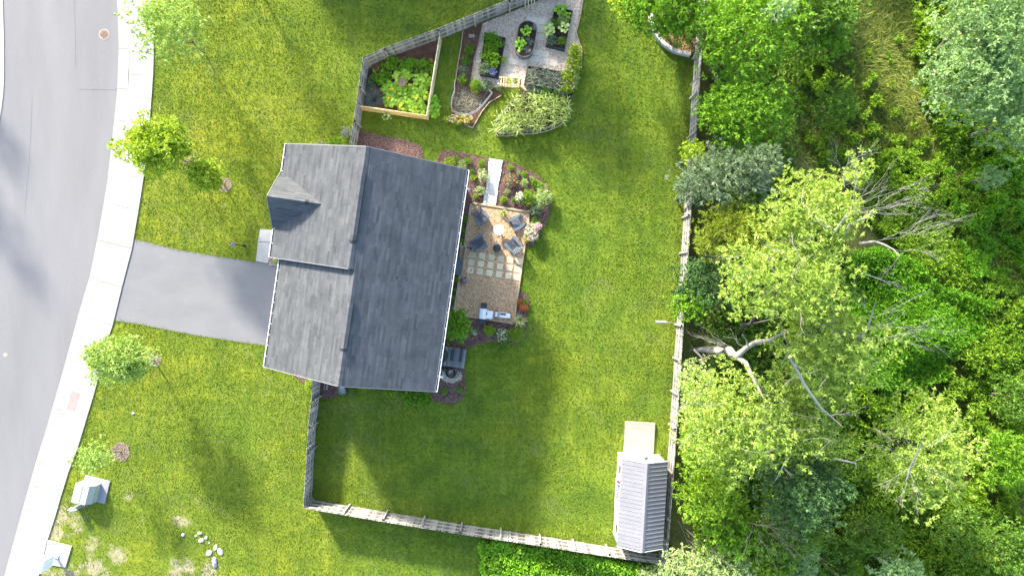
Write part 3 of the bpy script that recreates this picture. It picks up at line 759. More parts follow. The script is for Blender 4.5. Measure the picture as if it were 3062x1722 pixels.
def vent(nm, a, b, w, pit=SL):
    a = Vector(a); b = Vector(b); d = (b-a).normalized(); sd = d.cross(Vector((0, 0, 1))).normalized(); z = Vector((0, 0, .10)); dn = Vector((0, 0, -w*pit))
    mb = MB(); V = [a+sd*w+dn+z, a+z, a-sd*w+dn+z, b+sd*w+dn+z, b+z, b-sd*w+dn+z]
    V += [x-Vector((0, 0, .13)) for x in V]
    mb.add(V, [(0, 1, 4, 3), (1, 2, 5, 4), (0, 6, 7, 1), (1, 7, 8, 2), (6, 9, 10, 7), (7, 10, 11, 8), (0, 3, 9, 6), (2, 8, 11, 5), (3, 4, 10, 9), (4, 5, 11, 10)])
    o = mb.put('ridge_vent', surf('vent_dark', (0.035, 0.035, 0.037), (0.045, 0.045, 0.05), 5), h)
    caps(a+z*.85, b+z*.85, .24, w-.015, pit, 0.025).put('vent_caps', SH, o, kind='stuff')
caps(hp(RU, U0, ZU), hp(RU, U1, ZU)).put('ridge_caps', SH, h, kind='stuff')
caps(hp(RL, U1, ZL), hp(RL, U2, ZL)).put('ridge_caps', SH, h, kind='stuff')
caps(hp(VU-.12, DU, DZ), hp(VU+3.2, DU, DZ), pit=1.0, w=.12).put('ridge_caps', SH, h, kind='stuff')
vent('v', hp(RU, -4.92, ZU), hp(RU, -1.19, ZU), .19); vent('v', hp(RL, 2.01, ZL), hp(RL, 4.54, ZL), .19)
vent('v', hp(VU+.75, DU, DZ-.02), hp(VU+2.15, DU, DZ-.02), .12, 1.0)
# gutters: trough with two white lips and straps
def gutter(v, u0, u1, out, straps):
    g = 0.13*out; top = ZE-.02
    rt = Matrix(((VV.x, UU.x, 0), (VV.y, UU.y, 0), (0, 0, 1)))
    o = MB().box(hp(v+g*.5, (u0+u1)/2, top-.10), (0.115, u1-u0-.02, .02), rt).put('gutter', DARKG, h)
    MB().box(hp(v+g, (u0+u1)/2, top-.05), (0.030, u1-u0, .12), rt).put('lip', WHITE, o)
    MB().box(hp(v+g*.10, (u0+u1)/2, top-.062), (0.02, u1-u0, .10), rt).put('back_lip', WHITE, o)
    for u in (u0, u1): MB().box(hp(v+g*.5, u, top-.05), (0.13, .02, .12), rt).put('end_cap', WHITE, o)
    n = int((u1-u0)/straps)
    for i in range(1, n): MB().box(hp(v+g*.5, u0+(u1-u0)*i/n, top), (0.11, .03, .012), rt).put('strap', WHITE, o)
    return o
gutter(VE, U0, U2, 1, .85); gutter(VU, U0, DU-DHW-.1, -1, .6); gutter(VU, DU+DHW+.1, U1, -1, .6); gutter(VL, U1+.05, U2, -1, .6)
# downspouts
for (v, u) in ((VE+.12, -5.25), (VE+.12, 5.62)):
    mb = MB(); mb.tube([hp(v, u, 5.5), hp(v+.10, u, 5.42), hp(v+.17, u, 5.30), hp(v+.05, u, 5.15), hp(v-.43, u, 4.95), hp(v-.45, u, .15)], .05, 6); mb.put('downspout', WHITE, h)
# porch slab and its lower step on the street side
MB().prism([tuple(hp(a, b, 0)[:2]) for a, b in ((-14.35, -2.35), (-13.4, -2.35), (-13.4, -0.1), (-14.35, -0.1))], 0, .32).put('porch', PORCH, h)
MB().box(hp(-14.16, -1.25, 2.6), (.12, .12, 5.0), rotz(-TH)).put('porch_post', WHITE, h)
# ------------------------------------------------------------------ leaf colours
G_BOX = leafm('leaf_box', (0.07, 0.15, 0.008), (0.14, 0.25, 0.012), (0.24, 0.36, 0.03))
G_YEL = leafm('leaf_yellowgreen', (0.13, 0.21, 0.01), (0.23, 0.33, 0.02), (0.36, 0.44, 0.06))
G_MID = leafm('leaf_mid', (0.045, 0.105, 0.012), (0.090, 0.180, 0.018), (0.16, 0.27, 0.03))
G_DRK = leafm('leaf_dark', (0.03, 0.075, 0.025), (0.06, 0.125, 0.035), (0.11, 0.19, 0.06))
G_BRT = leafm('leaf_bright', (0.055, 0.140, 0.006), (0.105, 0.230, 0.010), (0.18, 0.31, 0.022))
G_PAL = leafm('leaf_pale', (0.15, 0.22, 0.06), (0.27, 0.36, 0.11), (0.42, 0.50, 0.22))
G_BLU = leafm('leaf_bluegreen', (0.065, 0.11, 0.055), (0.125, 0.185, 0.10), (0.25, 0.32, 0.21))
G_ROB = leafm('leaf_robinia', (0.10, 0.18, 0.065), (0.18, 0.29, 0.11), (0.31, 0.43, 0.17))
G_ASH = leafm('leaf_ash', (0.12, 0.19, 0.025), (0.22, 0.32, 0.045), (0.36, 0.44, 0.11))
G_JUN = leafm('leaf_juniper', (0.09, 0.13, 0.01), (0.17, 0.225, 0.02), (0.27, 0.32, 0.05))
G_CRM = leafm('leaf_cream', (0.15, 0.22, 0.06), (0.27, 0.35, 0.13), (0.43, 0.48, 0.26))
G_LAV = leafm('leaf_lavender', (0.09, 0.11, 0.10), (0.16, 0.19, 0.17), (0.26, 0.27, 0.27))
G_SQ = leafm('leaf_squash', (0.10, 0.21, 0.010), (0.19, 0.33, 0.014), (0.32, 0.46, 0.06), 0.25, KL=1.4)
G_STR = leafm('leaf_street', (0.13, 0.22, 0.04), (0.23, 0.34, 0.07), (0.38, 0.47, 0.16))
F_PNK = leafm('petal_pink', (0.55, 0.30, 0.33), (0.70, 0.48, 0.48), (0.80, 0.66, 0.62), 0.2)
F_MAG = leafm('petal_magenta', (0.50, 0.10, 0.28), (0.62, 0.25, 0.42), (0.78, 0.60, 0.68), 0.2)
F_RED = leafm('petal_red', (0.50, 0.05, 0.03), (0.62, 0.12, 0.07), (0.72, 0.30, 0.20), 0.2)
F_WHT = leafm('petal_white', (0.55, 0.50, 0.35), (0.66, 0.62, 0.48), (0.75, 0.72, 0.64), 0.2)
F_ORA = leafm('petal_orange', (0.60, 0.22, 0.01), (0.72, 0.36, 0.02), (0.8, 0.5, 0.03), 0.2)
F_BLU = leafm('petal_blue', (0.10, 0.10, 0.35), (0.17, 0.17, 0.50), (0.3, 0.3, 0.6), 0.2)
L_NAN = leafm('leaf_red', (0.20, 0.07, 0.02), (0.38, 0.12, 0.03), (0.42, 0.24, 0.05), 0.25)

# ------------------------------------------------------------------ patio
PAT = [(1409, 607), (1583, 634), (1536, 967), (1357, 938)]
pw = PX(PAT)
pat = thing('patio', None, None, kind='structure')
MB().prism(pw, 0.0, 0.06).put('gravel_surface', GRAVEL, pat)
tinted_chips('patio_gravel', pw, 22000, 0.06, 0.04, 0.06, ((0.26, 0.14, 0.065), (0.58, 0.37, 0.20), (0.82, 0.66, 0.46)), pat, RNG, 0.015)
TIM = surf('timber', (0.36, 0.27, 0.16), (0.50, 0.40, 0.27), 3, 0.9, 0.4, 20, 0.2, tint=0.15, K=0.95)
for a, b in zip(pw, pw[1:]+pw[:1]):
    A = Vector((a[0], a[1], .065)); B = Vector((b[0], b[1], .065)); d = (B-A).normalized()
    MB().beam(A-d*.06, B+d*.045, .11, .15).put('timber_edge', TIM, pat)
PAV = surf('paver', (0.52, 0.43, 0.27), (0.64, 0.55, 0.37), 3, 0.9, 0.3, 30, 0.25, tint=0.22, fine=0.06, K=0.95)
def tile(cx, cy, s, ang, z0, th, tint):
    mb = MB(); e = .012; r = rotz(ang); h_ = s/2
    V = [(-h_, -h_, 0), (h_, -h_, 0), (h_, h_, 0), (-h_, h_, 0), (-h_, -h_, th-e), (h_, -h_, th-e), (h_, h_, th-e), (-h_, h_, th-e), (-h_+e, -h_+e, th), (h_-e, -h_+e, th), (h_-e, h_-e, th), (-h_+e, h_-e, th)]
    V = [r @ Vector(v) + Vector((cx, cy, z0)) for v in V]
    mb.add(V, [(3, 2, 1, 0), (0, 1, 5, 4), (1, 2, 6, 5), (2, 3, 7, 6), (3, 0, 4, 7), (4, 5, 9, 8), (5, 6, 10, 9), (6, 7, 11, 10), (7, 4, 8, 11), (8, 9, 10, 11)], tint)
    return mb
for i in range(6):
    for j in range(3):
        px = 1300+(604+153*i-16.5*j)/5.3675; py = 600+(865+22.5*i+125*j)/5.3675
        if i == 5: px -= 4.0
        x, y = P(px, py, .09)
        o = tile(x, y, .405, -TH+R.uniform(-.02, .02), .055, .045, .35+.25*j+R.uniform(-.1, .1)).put('paver', PAV, pat)
        if i == 0 and j == 2:
            ink = surf('grey_print', (0.12, 0.14, 0.15), (0.17, 0.19, 0.2), 6)
            mb = MB()
            fish = [(0.02, 0.11), (0.05, 0.07), (0.055, 0.02), (0.10, 0.035), (0.125, 0.0), (0.085, -.015), (0.05, -.02), (0.045, -.06), (0.085, -.10), (0.06, -.115), (0.02, -.08), (0.01, -.02), (0.035, 0.02), (0.02, 0.06)]
            mb.prism([(x+a, y+b) for a, b in fish], .0990, .1015); mb.put('dragonfly_print', ink, o)
# concrete strip behind the house where the dog stands
MB().prism(PX([(1340, 732), (1391, 739), (1379, 824), (1326, 816)], .1), 0, .17).put('step', surf('blue_grey_concrete', (0.16, 0.18, 0.20), (0.21, 0.23, 0.25), 2, 0.9), h)
# white path with stone borders
PW_ = surf('pale_stone', (0.50, 0.47, 0.42), (0.66, 0.63, 0.58), 2, 0.9, 0.4, 25, 0.2, tint=0.12, fine=0.1, K=0.95)
path = thing('garden_path', None, None, kind='structure')
L_ = [(1464, 474), (1463, 510), (1456, 560), (1446, 611)]; R_ = [(1503, 480), (1497, 512), (1489, 560), (1480, 614)]
sheet('bedding', PX(L_+R_[::-1]), .026, JOINT, path)
def lerp2(a, b, f): return (a[0]+(b[0]-a[0])*f, a[1]+(b[1]-a[1])*f)
def along(pl, f):
    f = max(0, min(.9999, f))*(len(pl)-1); i = int(f); return lerp2(pl[i], pl[i+1], f-i)
for k in range(11):
    f0, f1 = k/11+.004, (k+1)/11-.004
    a0, b0, a1, b1 = along(L_, f0), along(R_, f0), along(L_, f1), along(R_, f1)
    for (s0, s1, zz) in ((-.06+R.uniform(-.05, .03), .16, .11), (.84, 1.05+R.uniform(-.05, .03), .11)):
        MB().prism(PX([lerp2(a0, b0, s0), lerp2(a0, b0, s1), lerp2(a1, b1, s1), lerp2(a1, b1, s0)]), 0, zz+R.uniform(-.015, .01), R.uniform(.3, 1)).put('border_stone', PW_, path)
for k in range(5):
    f0, f1 = k/5+.003, (k+1)/5-.003
    a0, b0, a1, b1 = along(L_, f0), along(R_, f0), along(L_, f1), along(R_, f1)
    MB().prism(PX([lerp2(a0, b0, .175), lerp2(a0, b0, .825), lerp2(a1, b1, .825), lerp2(a1, b1, .175)]), 0, .075, R.uniform(.2, .6)).put('paving_slab', PW_, path)
# pale paving planks in the gravel yard
PL = surf('pale_plank_stone', (0.58, 0.50, 0.38), (0.70, 0.62, 0.50), 4, 0.95, 0.4, 25, 0.2, tint=0.14, fine=0.12, stretch=(3, 1, 1), K=0.95)
gy = thing('stepping_path', None, None, kind='structure')
for (cx, cy, w, hh, a) in ((1535, 185, 30, 16, -.1), (1530, 208, 30, 16, -.1), (1526, 231, 30, 15, -.1), (1562, 190, 26, 17, -.1), (1505, 160, 15, 26, -.1), (1600, 178, 26, 17, -.12), (1628, 184, 25, 18, -.12), (1655, 190, 24, 18, -.12), (1603, 158, 24, 17, -.12), (1629, 163, 24, 17, -.12), (1590, 60, 30, 17, -.15), (1620, 66, 26, 18, -.15), (1617, 88, 26, 18, -.15), (1612, 112, 24, 18, -.15), (1425, 238, 22, 14, -.2)):
    x, y = P(cx, cy); MB().box((x, y, .022), (w/46, hh/46, .05), rotz(a), R.uniform(.1, .9)).put('paving_plank', PL, gy)

# ------------------------------------------------------------------ patio furniture
CH = surf('chair_plastic', (0.115, 0.145, 0.180), (0.150, 0.185, 0.225), 3, 0.6, 0.15, 40, 0.35, tint=0.22)
def adirondack(label):
    t = thing('garden_chair', label, 'chair', (0, 0, 0), group='adirondack chairs round the white table')
    def pt(nm, mb): mb.put(nm, CH, t)
    for i in range(5):     # seat slats, front at +Y
        y = .30-.115*i; z = .36-.035*i
        pt('seat_slat', MB().box((0, y, z), (.52, .105, .022), Matrix.Rotation(.26, 3, 'X'), R.uniform(.2, .8)))
    pt('front_apron', MB().box((0, .372, .33), (.54, .03, .12)))
    for i in range(7):
        a = (i-3)*.085; L = .80-.03*abs(i-3)**1.4; bx_ = (i-3)*.072
        base = Vector((bx_, -.22, .22)); d = Vector((math.sin(a)*1.0, -.48, .86)).normalized()
        pt('back_slat', MB().beam(base, base+d*L, .064 if i else .064, .02, up=(0, .86, .48), t=R.uniform(.1, .9)))
    pt('back_brace', MB().box((0, -.40, .52), (.58, .05, .05)))
    for s in (-1, 1):
        pt('arm', MB().add([(s*.26, .42, .555), (s*.44, .42, .555), (s*.45, .05, .555), (s*.36, -.45, .54), (s*.29, -.45, .54), (s*.27, 0, .555), (s*.26, .42, .58), (s*.44, .42, .58), (s*.45, .05, .58), (s*.36, -.45, .565), (s*.29, -.45, .565), (s*.27, 0, .58)],
            [(5, 4, 3, 2, 1, 0), (6, 7, 8, 9, 10, 11)]+[(i, (i+1) % 6, (i+1) % 6+6, i+6) for i in range(6)], R.uniform(.5, 1)))
        pt('leg', MB().beam((s*.31, .36, 0), (s*.31, .36, .555), .05, .13, up=(0, 1, 0)))
        pt('leg', MB().beam((s*.29, .33, .30), (s*.29, -.52, .03), .05, .13))
    return t
ch0 = adirondack('x')
def facing(dx, dy): return math.atan2(dy, dx)-math.pi/2
PZ = .07
def putc(px, py, dx, dy, lab, first=False):
    x, y = P(px, py, .5)
    if first: o = ch0; o.location = (x, y, PZ); o.rotation_euler = (0, 0, facing(dx, dy)); o['label'] = lab
    else: dup(ch0, (x, y, PZ), facing(dx, dy), label=lab)
putc(1438, 649, .62, -.78, 'blue grey slatted garden chair at the patio corner nearest the house and stone path', True)
putc(1546, 666, -.88, -.48, 'blue grey garden chair standing in the sunlit patio corner by the pink bush')
putc(1432, 727, .86, .50, 'blue grey slatted garden chair beside the house step and the dog')
putc(1535, 733, -.66, .75, 'blue grey garden chair with pale sunlit back slats by the paving tiles')
tx, ty = P(1491.9, 687.6, .5)
t = thing('side_table', 'round white table in the middle of four garden chairs', 'table', (tx, ty, PZ))
WPL = surf('white_plastic', (0.74, 0.75, 0.78), (0.80, 0.81, 0.84), 2, 0.4, 0, 1, 0.4, K=0.95)
MB().lathe((tx, ty, PZ+.44), [(.30, 0), (.335, .01), (.34, .04), (.325, .052), (.315, .042), (0, .042)], 36).put('table_top', WPL, t, smooth=False)
MB().lathe((tx, ty, PZ), [(.20, 0), (.20, .02), (.06, .06), (.05, .40), (.14, .44)], 20).put('pedestal', WPL, t)
# fire bowl under a gathered cover
tx, ty = P(1486.3, 742, .2)
t = thing('fire_bowl', 'dark grey round fire bowl under a gathered cover, between two chairs', 'fire pit', (tx, ty, PZ))
DK = surf('dark_cover', (0.035, 0.04, 0.055), (0.075, 0.08, 0.10), 4, 0.55, 0.4, 12, 0.5)
MB().lathe((tx, ty, PZ), [(.13, 0), (.20, .06), (.255, .20), (.262, .30), (.24, .34)], 28).put('bowl', DK, t, smooth=True)
mb = MB(); n = 28; V = [(tx+.02, ty+.20, PZ+.50)]; Fs = []
for k, (rr, zz, oy) in enumerate(((.07, .47, .14), (.14, .42, .06), (.21, .38, .02), (.255, .33, 0))):
    for i in range(n):
        an = 2*math.pi*i/n; r2 = rr*(1+.10*math.sin(6*an+k*.3)*(1.2-k*.25)); V.append((tx+r2*math.cos(an), ty+oy+r2*math.sin(an), PZ+zz+.02*math.cos(7*an)*(3-k)/3))
for i in range(n): Fs.append((0, 1+i, 1+(i+1) % n))
for k in range(3):
    for i in range(n): Fs.append((1+k*n+i, 1+(k+1)*n+i, 1+(k+1)*n+(i+1) % n, 1+k*n+(i+1) % n))
mb.add(V, Fs); mb.put('cover', DK, t, smooth=True)
for i in range(7):
    a = .5+i*.36; MB().tube([(tx+.02, ty+.22, PZ+.51), (tx+.06*math.cos(a), ty+.24+.10*math.sin(a), PZ+.46), (tx+.13*math.cos(a), ty+.22+.14*math.sin(a), PZ+.34)], [.022, .02, .008], 5).put('gather', surf('grey_fabric', (0.16, 0.17, 0.20), (0.22, 0.23, 0.26), 4, .7), t, smooth=True)
# squat two-coloured ornament
tx, ty = P(1387, 838, .2)
t = thing('garden_ornament', 'squat rounded ornament in blue grey and pink at the patio edge by the house', 'ornament', (tx, ty, .06))
MB().lathe((tx-.02, ty-.03, .06), [(.16, 0), (.21, .08), (.22, .17), (.15, .27), (.06, .31), (0, .32)], 14).put('body', surf('blue_grey_glaze', (0.12, 0.14, 0.24), (0.40, 0.28, 0.32), 5, .5, 0.3, 10), t, smooth=True)
MB().tube([(tx+.10, ty-.05, .2), (tx+.17, ty+.08, .27), (tx+.12, ty+.19, .30), (tx, ty+.18, .30), (tx-.1, ty+.08, .3)], [.03, .035, .045, .03, .02], 7).put('rim', surf('pink_glaze', (0.50, 0.38, 0.38), (0.62, 0.5, 0.5), 6, .5), t, smooth=True)
MB().lathe((tx+.12, ty+.17, .30), [(.05, 0), (.035, .04), (0, .05)], 8).put('knob', surf('dark_knob', (0.08, 0.06, 0.07), (0.12, 0.1, 0.1), 4), t)
# dark watering can behind the chair
tx, ty = P(1408.5, 743, .15)
t = thing('watering_can', 'small dark green watering can behind the chair by the house step', 'watering can', (tx, ty, .06))
DG = surf('dark_green_plastic', (0.01, 0.025, 0.02), (0.02, 0.04, 0.035), 3, .4, 0, 1, .5)
MB().lathe((tx, ty, .06), [(.09, 0), (.10, .02), (.09, .24), (.05, .28)], 14).put('body', DG, t)
MB().tube([(tx-.08, ty, .12), (tx-.17, ty+.03, .26), (tx-.24, ty+.05, .33)], [.02, .015, .03], 7).put('spout', DG, t)
MB().tube([(tx+.08, ty, .14), (tx+.15, ty-.02, .25), (tx+.06, ty, .34), (tx-.03, ty, .32)], .012, 6).put('handle', DG, t)

# grill with side shelves and a lidded white flat top
AW = surf('white_enamel', (0.68, 0.70, 0.72), (0.76, 0.78, 0.80), 2, .3, 0, 1, .5, K=0.95)
SH_B = surf('slate_shelf', (0.055, 0.07, 0.09), (0.075, 0.09, 0.115), 3, .5)
gx, gy_ = P(1444, 938, .9)
t = thing('grill', 'white lidded barbecue grill with dark folding side shelves at the patio edge', 'barbecue', (gx, gy_, .06))
ga = -.12; rg_ = rotz(ga)
def gp(x, y, z): v = rg_ @ Vector((x, y, z)); return (gx+v.x, gy_+v.y, .06+z)
mb = MB(); mb.box(gp(0, 0, .40), (.48, .60, .60), rg_); mb.put('cabinet', SH_B, t)
mb = MB()
prof = [(-.24, 0), (-.235, .12), (-.17, .20), (0, .235), (.16, .20), (.22, .11), (.235, 0)]
V = [gp(x, yy, .72+z) for yy in (-.32, .32) for x, z in prof]; n = len(prof)
mb.add(V, [tuple(range(n)), tuple(reversed(range(n, 2*n)))]+[(i, i+n, i+n+1, i+1) for i in range(n-1)]+[(0, n-1, 2*n-1, n)]); mb.put('lid', AW, t)
MB().tube([gp(-.30, -.27, .86), gp(-.31, 0, .86), gp(-.30, .27, .86)], .016, 6).put('handle', surf('steel', (0.5, 0.5, 0.52), (0.6, 0.6, 0.62), 3, .3, metal=.8), t)
for s, dx in ((.52, 0), (-.50, 0)): MB().box(gp(dx, s, .76), (.40, .36 if s > 0 else .24, .03), rg_, .5).put('side_shelf', SH_B, t)
for x in (-.2, .2):
    for y in (-.26, .26): MB().box(gp(x, y, .07), (.04, .04, .14), rg_).put('leg', SH_B, t)
gx2, gy2 = P(1463.5, 940.5, .85)
gx0, gy0 = gx, gy_; gx, gy_ = gx2, gy2
t = thing('serving_table', 'square white table top standing against the white grill', 'table', (gx, gy_, .06))
MB().box(gp(0, 0, .84), (.44, .50, .04), rg_).put('table_top', AW, t)
MB().box(gp(-.17, .04, .875), (.05, .20, .03), rg_).put('tongs', SH_B, t)
for x in (-.19, .19):
    for y in (-.22, .22): MB().box(gp(x, y, .41), (.035, .035, .82), rg_).put('leg', SH_B, t)
gx, gy_ = P(1503, 942, .85)
t = thing('smoker_cart', 'long white barbecue cart with grey slatted top and dark slot beside the patio timber', 'barbecue', (gx, gy_, .06))
MB().box(gp(0, 0, .62), (.98, .30, .40), rg_).put('body', AW, t)
for i in range(5): MB().box(gp(-.26, -.12+.06*i, .835), (.17, .045, .025), rg_).put('slat', surf('light_grey_plastic', (0.42, 0.42, 0.44), (0.5, 0.5, 0.52), 2, .5), t)
MB().box(gp(0.02, .06, .832), (.34, .11, .02), rg_).put('slot', SH_B, t)
MB().tube([gp(-.43, -.09, .84), gp(-.45, .0, .87), gp(-.43, .09, .84)], .012, 5).put('handle', SH_B, t)
MB().box(gp(.38, 0, .84), (.20, .27, .04), rg_).put('end_lid', AW, t)
for x in (-.42, .42):
    for y in (-.15, .15):
        MB().box(gp(x, y, .30), (.03, .03, .56), rg_).put('leg', SH_B, t)
        w = MB(); c = gp(x, y*1.25, .09); w.tube([Vector(c)-rg_ @ Vector((0, .025, 0)), Vector(c)+rg_ @ Vector((0, .025, 0))], .09, 12); w.put('wheel', SH_B, t)

# ------------------------------------------------------------------ the dog on the step
def dog():
    x0, y0 = P(1378.5, 752, .35)
    t = thing('dog', 'tan dog with a white muzzle standing on the grey step by the house', 'dog', (x0, y0, .17))
    a = -.14   # body axis: head up the picture
    def q(f, s, z): return (x0 + f*math.sin(-a)*-1*1.0*0 + s*math.cos(a) - f*math.sin(a), y0 + s*math.sin(a) + f*math.cos(a), .17+z)
    # joints: (forward, side, height, radius)
    J = [(-.30, 0, .36, .085), (-.12, 0, .37, .095), (.08, 0, .36, .105), (.22, 0, .38, .095), (.33, 0, .44, .06), (.42, -.02, .49, .066), (.50, -.05, .475, .038), (.555, -.07, .465, .026)]
    E = [(i, i+1) for i in range(len(J)-1)]
    def chain(start, js):
        p = start
        for j in js: J.append(j); E.append((p, len(J)-1)); p = len(J)-1
    for s in (-1, 1):
        chain(3, [(.22, s*.075, .28, .045), (.22, s*.08, .15, .026), (.23, s*.08, .04, .022), (.26, s*.08, .02, .024)])
        chain(0, [(-.28, s*.075, .25, .055), (-.22, s*.08, .17, .033), (-.33, s*.08, .11, .022), (-.32, s*.08, .03, .02), (-.28, s*.08, .02, .023)])
    chain(0, [(-.40, 0, .37, .032), (-.50, .03, .30, .034), (-.60, .06, .24, .022), (-.66, .07, .22, .01)])
    me = bpy.data.meshes.new('dog_body'); me.from_pydata([q(f, s, z) for f, s, z, r in J], E, []); me.update()
    o = bpy.data.objects.new('body', me); COL.objects.link(o); o.parent = t; o.location = -t.location
    md = o.modifiers.new('skin', 'SKIN'); sv = me.skin_vertices[0].data
    for i, j in enumerate(J): sv[i].radius = (j[3], j[3])
    sv[0].use_root = True
    o.modifiers.new('sub', 'SUBSURF').levels = 2; o.modifiers['sub'].render_levels = 2
    TAN = surf('tan_fur', (0.36, 0.17, 0.07), (0.52, 0.28, 0.13), 5, 1.0, 0.5, 40, 0.1, fine=.15)
    WF_ = surf('white_fur', (0.55, 0.52, 0.48), (0.68, 0.65, 0.6), 6, 1.0, 0.4, 40, 0.1); BF = surf('black_nose', (0.01, 0.01, 0.01), (0.03, 0.02, 0.02), 3, .5)
    me.materials.append(TAN)
    for s in (-1, 1):
        b = Vector(q(.40, -.02+s*.055, .53))
        MB().add([b+Vector((-.03, -.02, 0)), b+Vector((.03, -.02, 0)), b+Vector((s*.035, .01, .085)), b+Vector((0, .03, 0))], [(0, 1, 2), (1, 3, 2), (3, 0, 2), (0, 3, 1)]).put('ear', BF if s > 0 else WF_, t)
        MB().lathe(tuple(Vector(q(.475, -.045+s*.028, .505))), [(.010, 0), (.008, .006), (0, .008)], 8).put('eye', BF, t)
    MB().lathe(q(.567, -.075, .462), [(.018, 0), (.016, .012), (0, .018)], 10).put('nose', BF, t)
    MB().tube([q(.455, -.03, .535), q(.50, -.05, .514), q(.545, -.066, .492)], [.022, .030, .024], 8).put('blaze', WF_, t, smooth=True)
    MB().lathe(q(.33, -.01, .40), [(.085, 0), (.10, .03), (.08, .09), (.055, .10)], 12, sy=.7).put('collar_ruff', WF_, t, smooth=True)
    for s in (-1, 1): MB().lathe(q(.25, s*.08, .0), [(.033, 0), (.036, .02), (.02, .045), (0, .05)], 10, sy=1.3).put('paw', WF_, t)
dog()

# ------------------------------------------------------------------ small deck behind the house
DKW = surf('deck_board', (0.24, 0.26, 0.27), (0.36, 0.37, 0.36), 2.0, .85, .3, 25, .2, tint=.2, fine=.08, stretch=(1, .25, 1))
RT = Matrix(((VV.x, UU.x, 0), (VV.y, UU.y, 0), (0, 0, 1)))
c0 = P(1395, 1045, .4); dv = Vector((c0[0], c0[1], 0)); dvv, dvu = dv.dot(VV), dv.dot(UU)
dk = thing('deck', 'small grey boarded deck with dark furniture tucked beside the house corner', 'deck', tuple(hp(dvv-.9, dvu+.6, 0)))
n = 14; w = 1.85/n
for i in range(n):
    MB().box(hp(dvv-w*(i+.5), dvu+.62, .385), (w-.012, 1.24, .03), RT, R.uniform(0, 1)).put('board', DKW, dk)
for (v, u, a_, b_) in ((dvv-.92, dvu+.02, 1.84, .04), (dvv-.92, dvu+1.22, 1.84, .04), (dvv-.02, dvu+.62, .04, 1.16)):
    MB().box(hp(v, u, .27), (a_, b_, .18), RT).put('fascia', DKW, dk)
for v in (dvv-.06, dvv-1.75):
    for u in (dvu+.08, dvu+1.14): MB().box(hp(v, u, .09), (.08, .08, .18), RT).put('leg', DKW, dk)
for k in range(3): MB().box(hp(dvv-1.62, dvu+1.40+.24*k, .27-.10*k), (.36, .23, .04), RT, .7).put('stair_tread', DKW, dk)
GT = surf('charcoal_top', (0.035, 0.045, 0.055), (0.055, 0.065, 0.075), 2, .5, .2, 20, .4)
tv = P(1319, 1062, 1.1); tv = Vector((tv[0], tv[1], 0)); a_, b_ = tv.dot(VV), tv.dot(UU)
t = thing('patio_table', 'round charcoal table on the small grey deck', 'table', tuple(hp(a_, b_, .40)))
MB().lathe(tuple(hp(a_, b_, 1.10)), [(.44, 0), (.46, .015), (.45, .035), (0, .035)], 36).put('table_top', GT, t)
MB().lathe(tuple(hp(a_, b_, .40)), [(.24, 0), (.22, .03), (.04, .06), (.04, .70), (.1, .70)], 16).put('pedestal', GT, t)
for (px, py, L, lab) in ((1352, 1061, .74, 'short charcoal bench on the deck next to the round table'), (1378, 1062, .86, 'longer charcoal bench on the deck nearest the lawn')):
    tv = P(px, py, .85); tv = Vector((tv[0], tv[1], 0)); a_, b_ = tv.dot(VV), tv.dot(UU)
    t = thing('bench', lab, 'bench', tuple(hp(a_, b_, .40)))
    MB().box(hp(a_, b_, .84), (.22, L, .04), RT).put('seat', GT, t)
    for s in (-1, 1):
        for s2 in (-1, 1): MB().box(hp(a_+s2*.08, b_+s*(L/2-.07), .61), (.035, .035, .42), RT).put('leg', GT, t)
# pebbles, hose coil, tap box
PEB = [P(1350+31*math.cos(i*.52)+(3*math.sin(i*2.3)), 1122+22*math.sin(i*.52)) for i in range(12)] 
r_ = thing('pebble_bed', None, None, kind='structure'); sheet('surface', PEB, .024, GRAVELG, r_)
tinted_chips('pebbles', PEB, 1500, .09, .065, .026, ((0.30, 0.20, 0.15), (0.50, 0.42, 0.30), (0.66, 0.60, 0.48)), r_, RNG, .04)
hx, hy = P(1346, 1112, .15)
HOSE = surf('black_hose', (0.008, 0.008, 0.011), (0.018, 0.018, 0.022), 2, .35, 0, 1, .5)
mb = MB(); pts = []
for i in range(300):
    a = i*.19; k = i/300
    rr = .20+.13*math.sin(a*.37)**2+.04*math.sin(i*.11); ox = .05*math.sin(i*.021*3)+(.20*k*k if k > .55 else 0)
    pts.append((hx+ox+rr*math.cos(a)*(1+.25*(k > .7)), hy+rr*math.sin(a)*1.05-.02, .05+.20*k*(1-.7*(k > .75))+.02*math.sin(i)))
mb.tube(pts, .017, 5); o = mb.put('garden_hose', HOSE, smooth=True); single(o, 'tangled coil of black garden hose lying on pale pebbles by the deck', 'hose')
t = thing('tap_box', 'small white tap box with a teal reel fixed low on the house beside the hose', 'tap box', (*P(1316, 1110), 0))
x, y = P(1314, 1111, .6); MB().box((x, y, .5), (.16, .28, .35), rotz(-TH)).put('box', WHITE, t)
x, y = P(1324, 1108, .3); MB().box((x, y, .22), (.22, .14, .35), rotz(-TH)).put('reel', surf('teal', (0.03, 0.16, 0.16), (0.06, 0.26, 0.26), 9, .5), t)

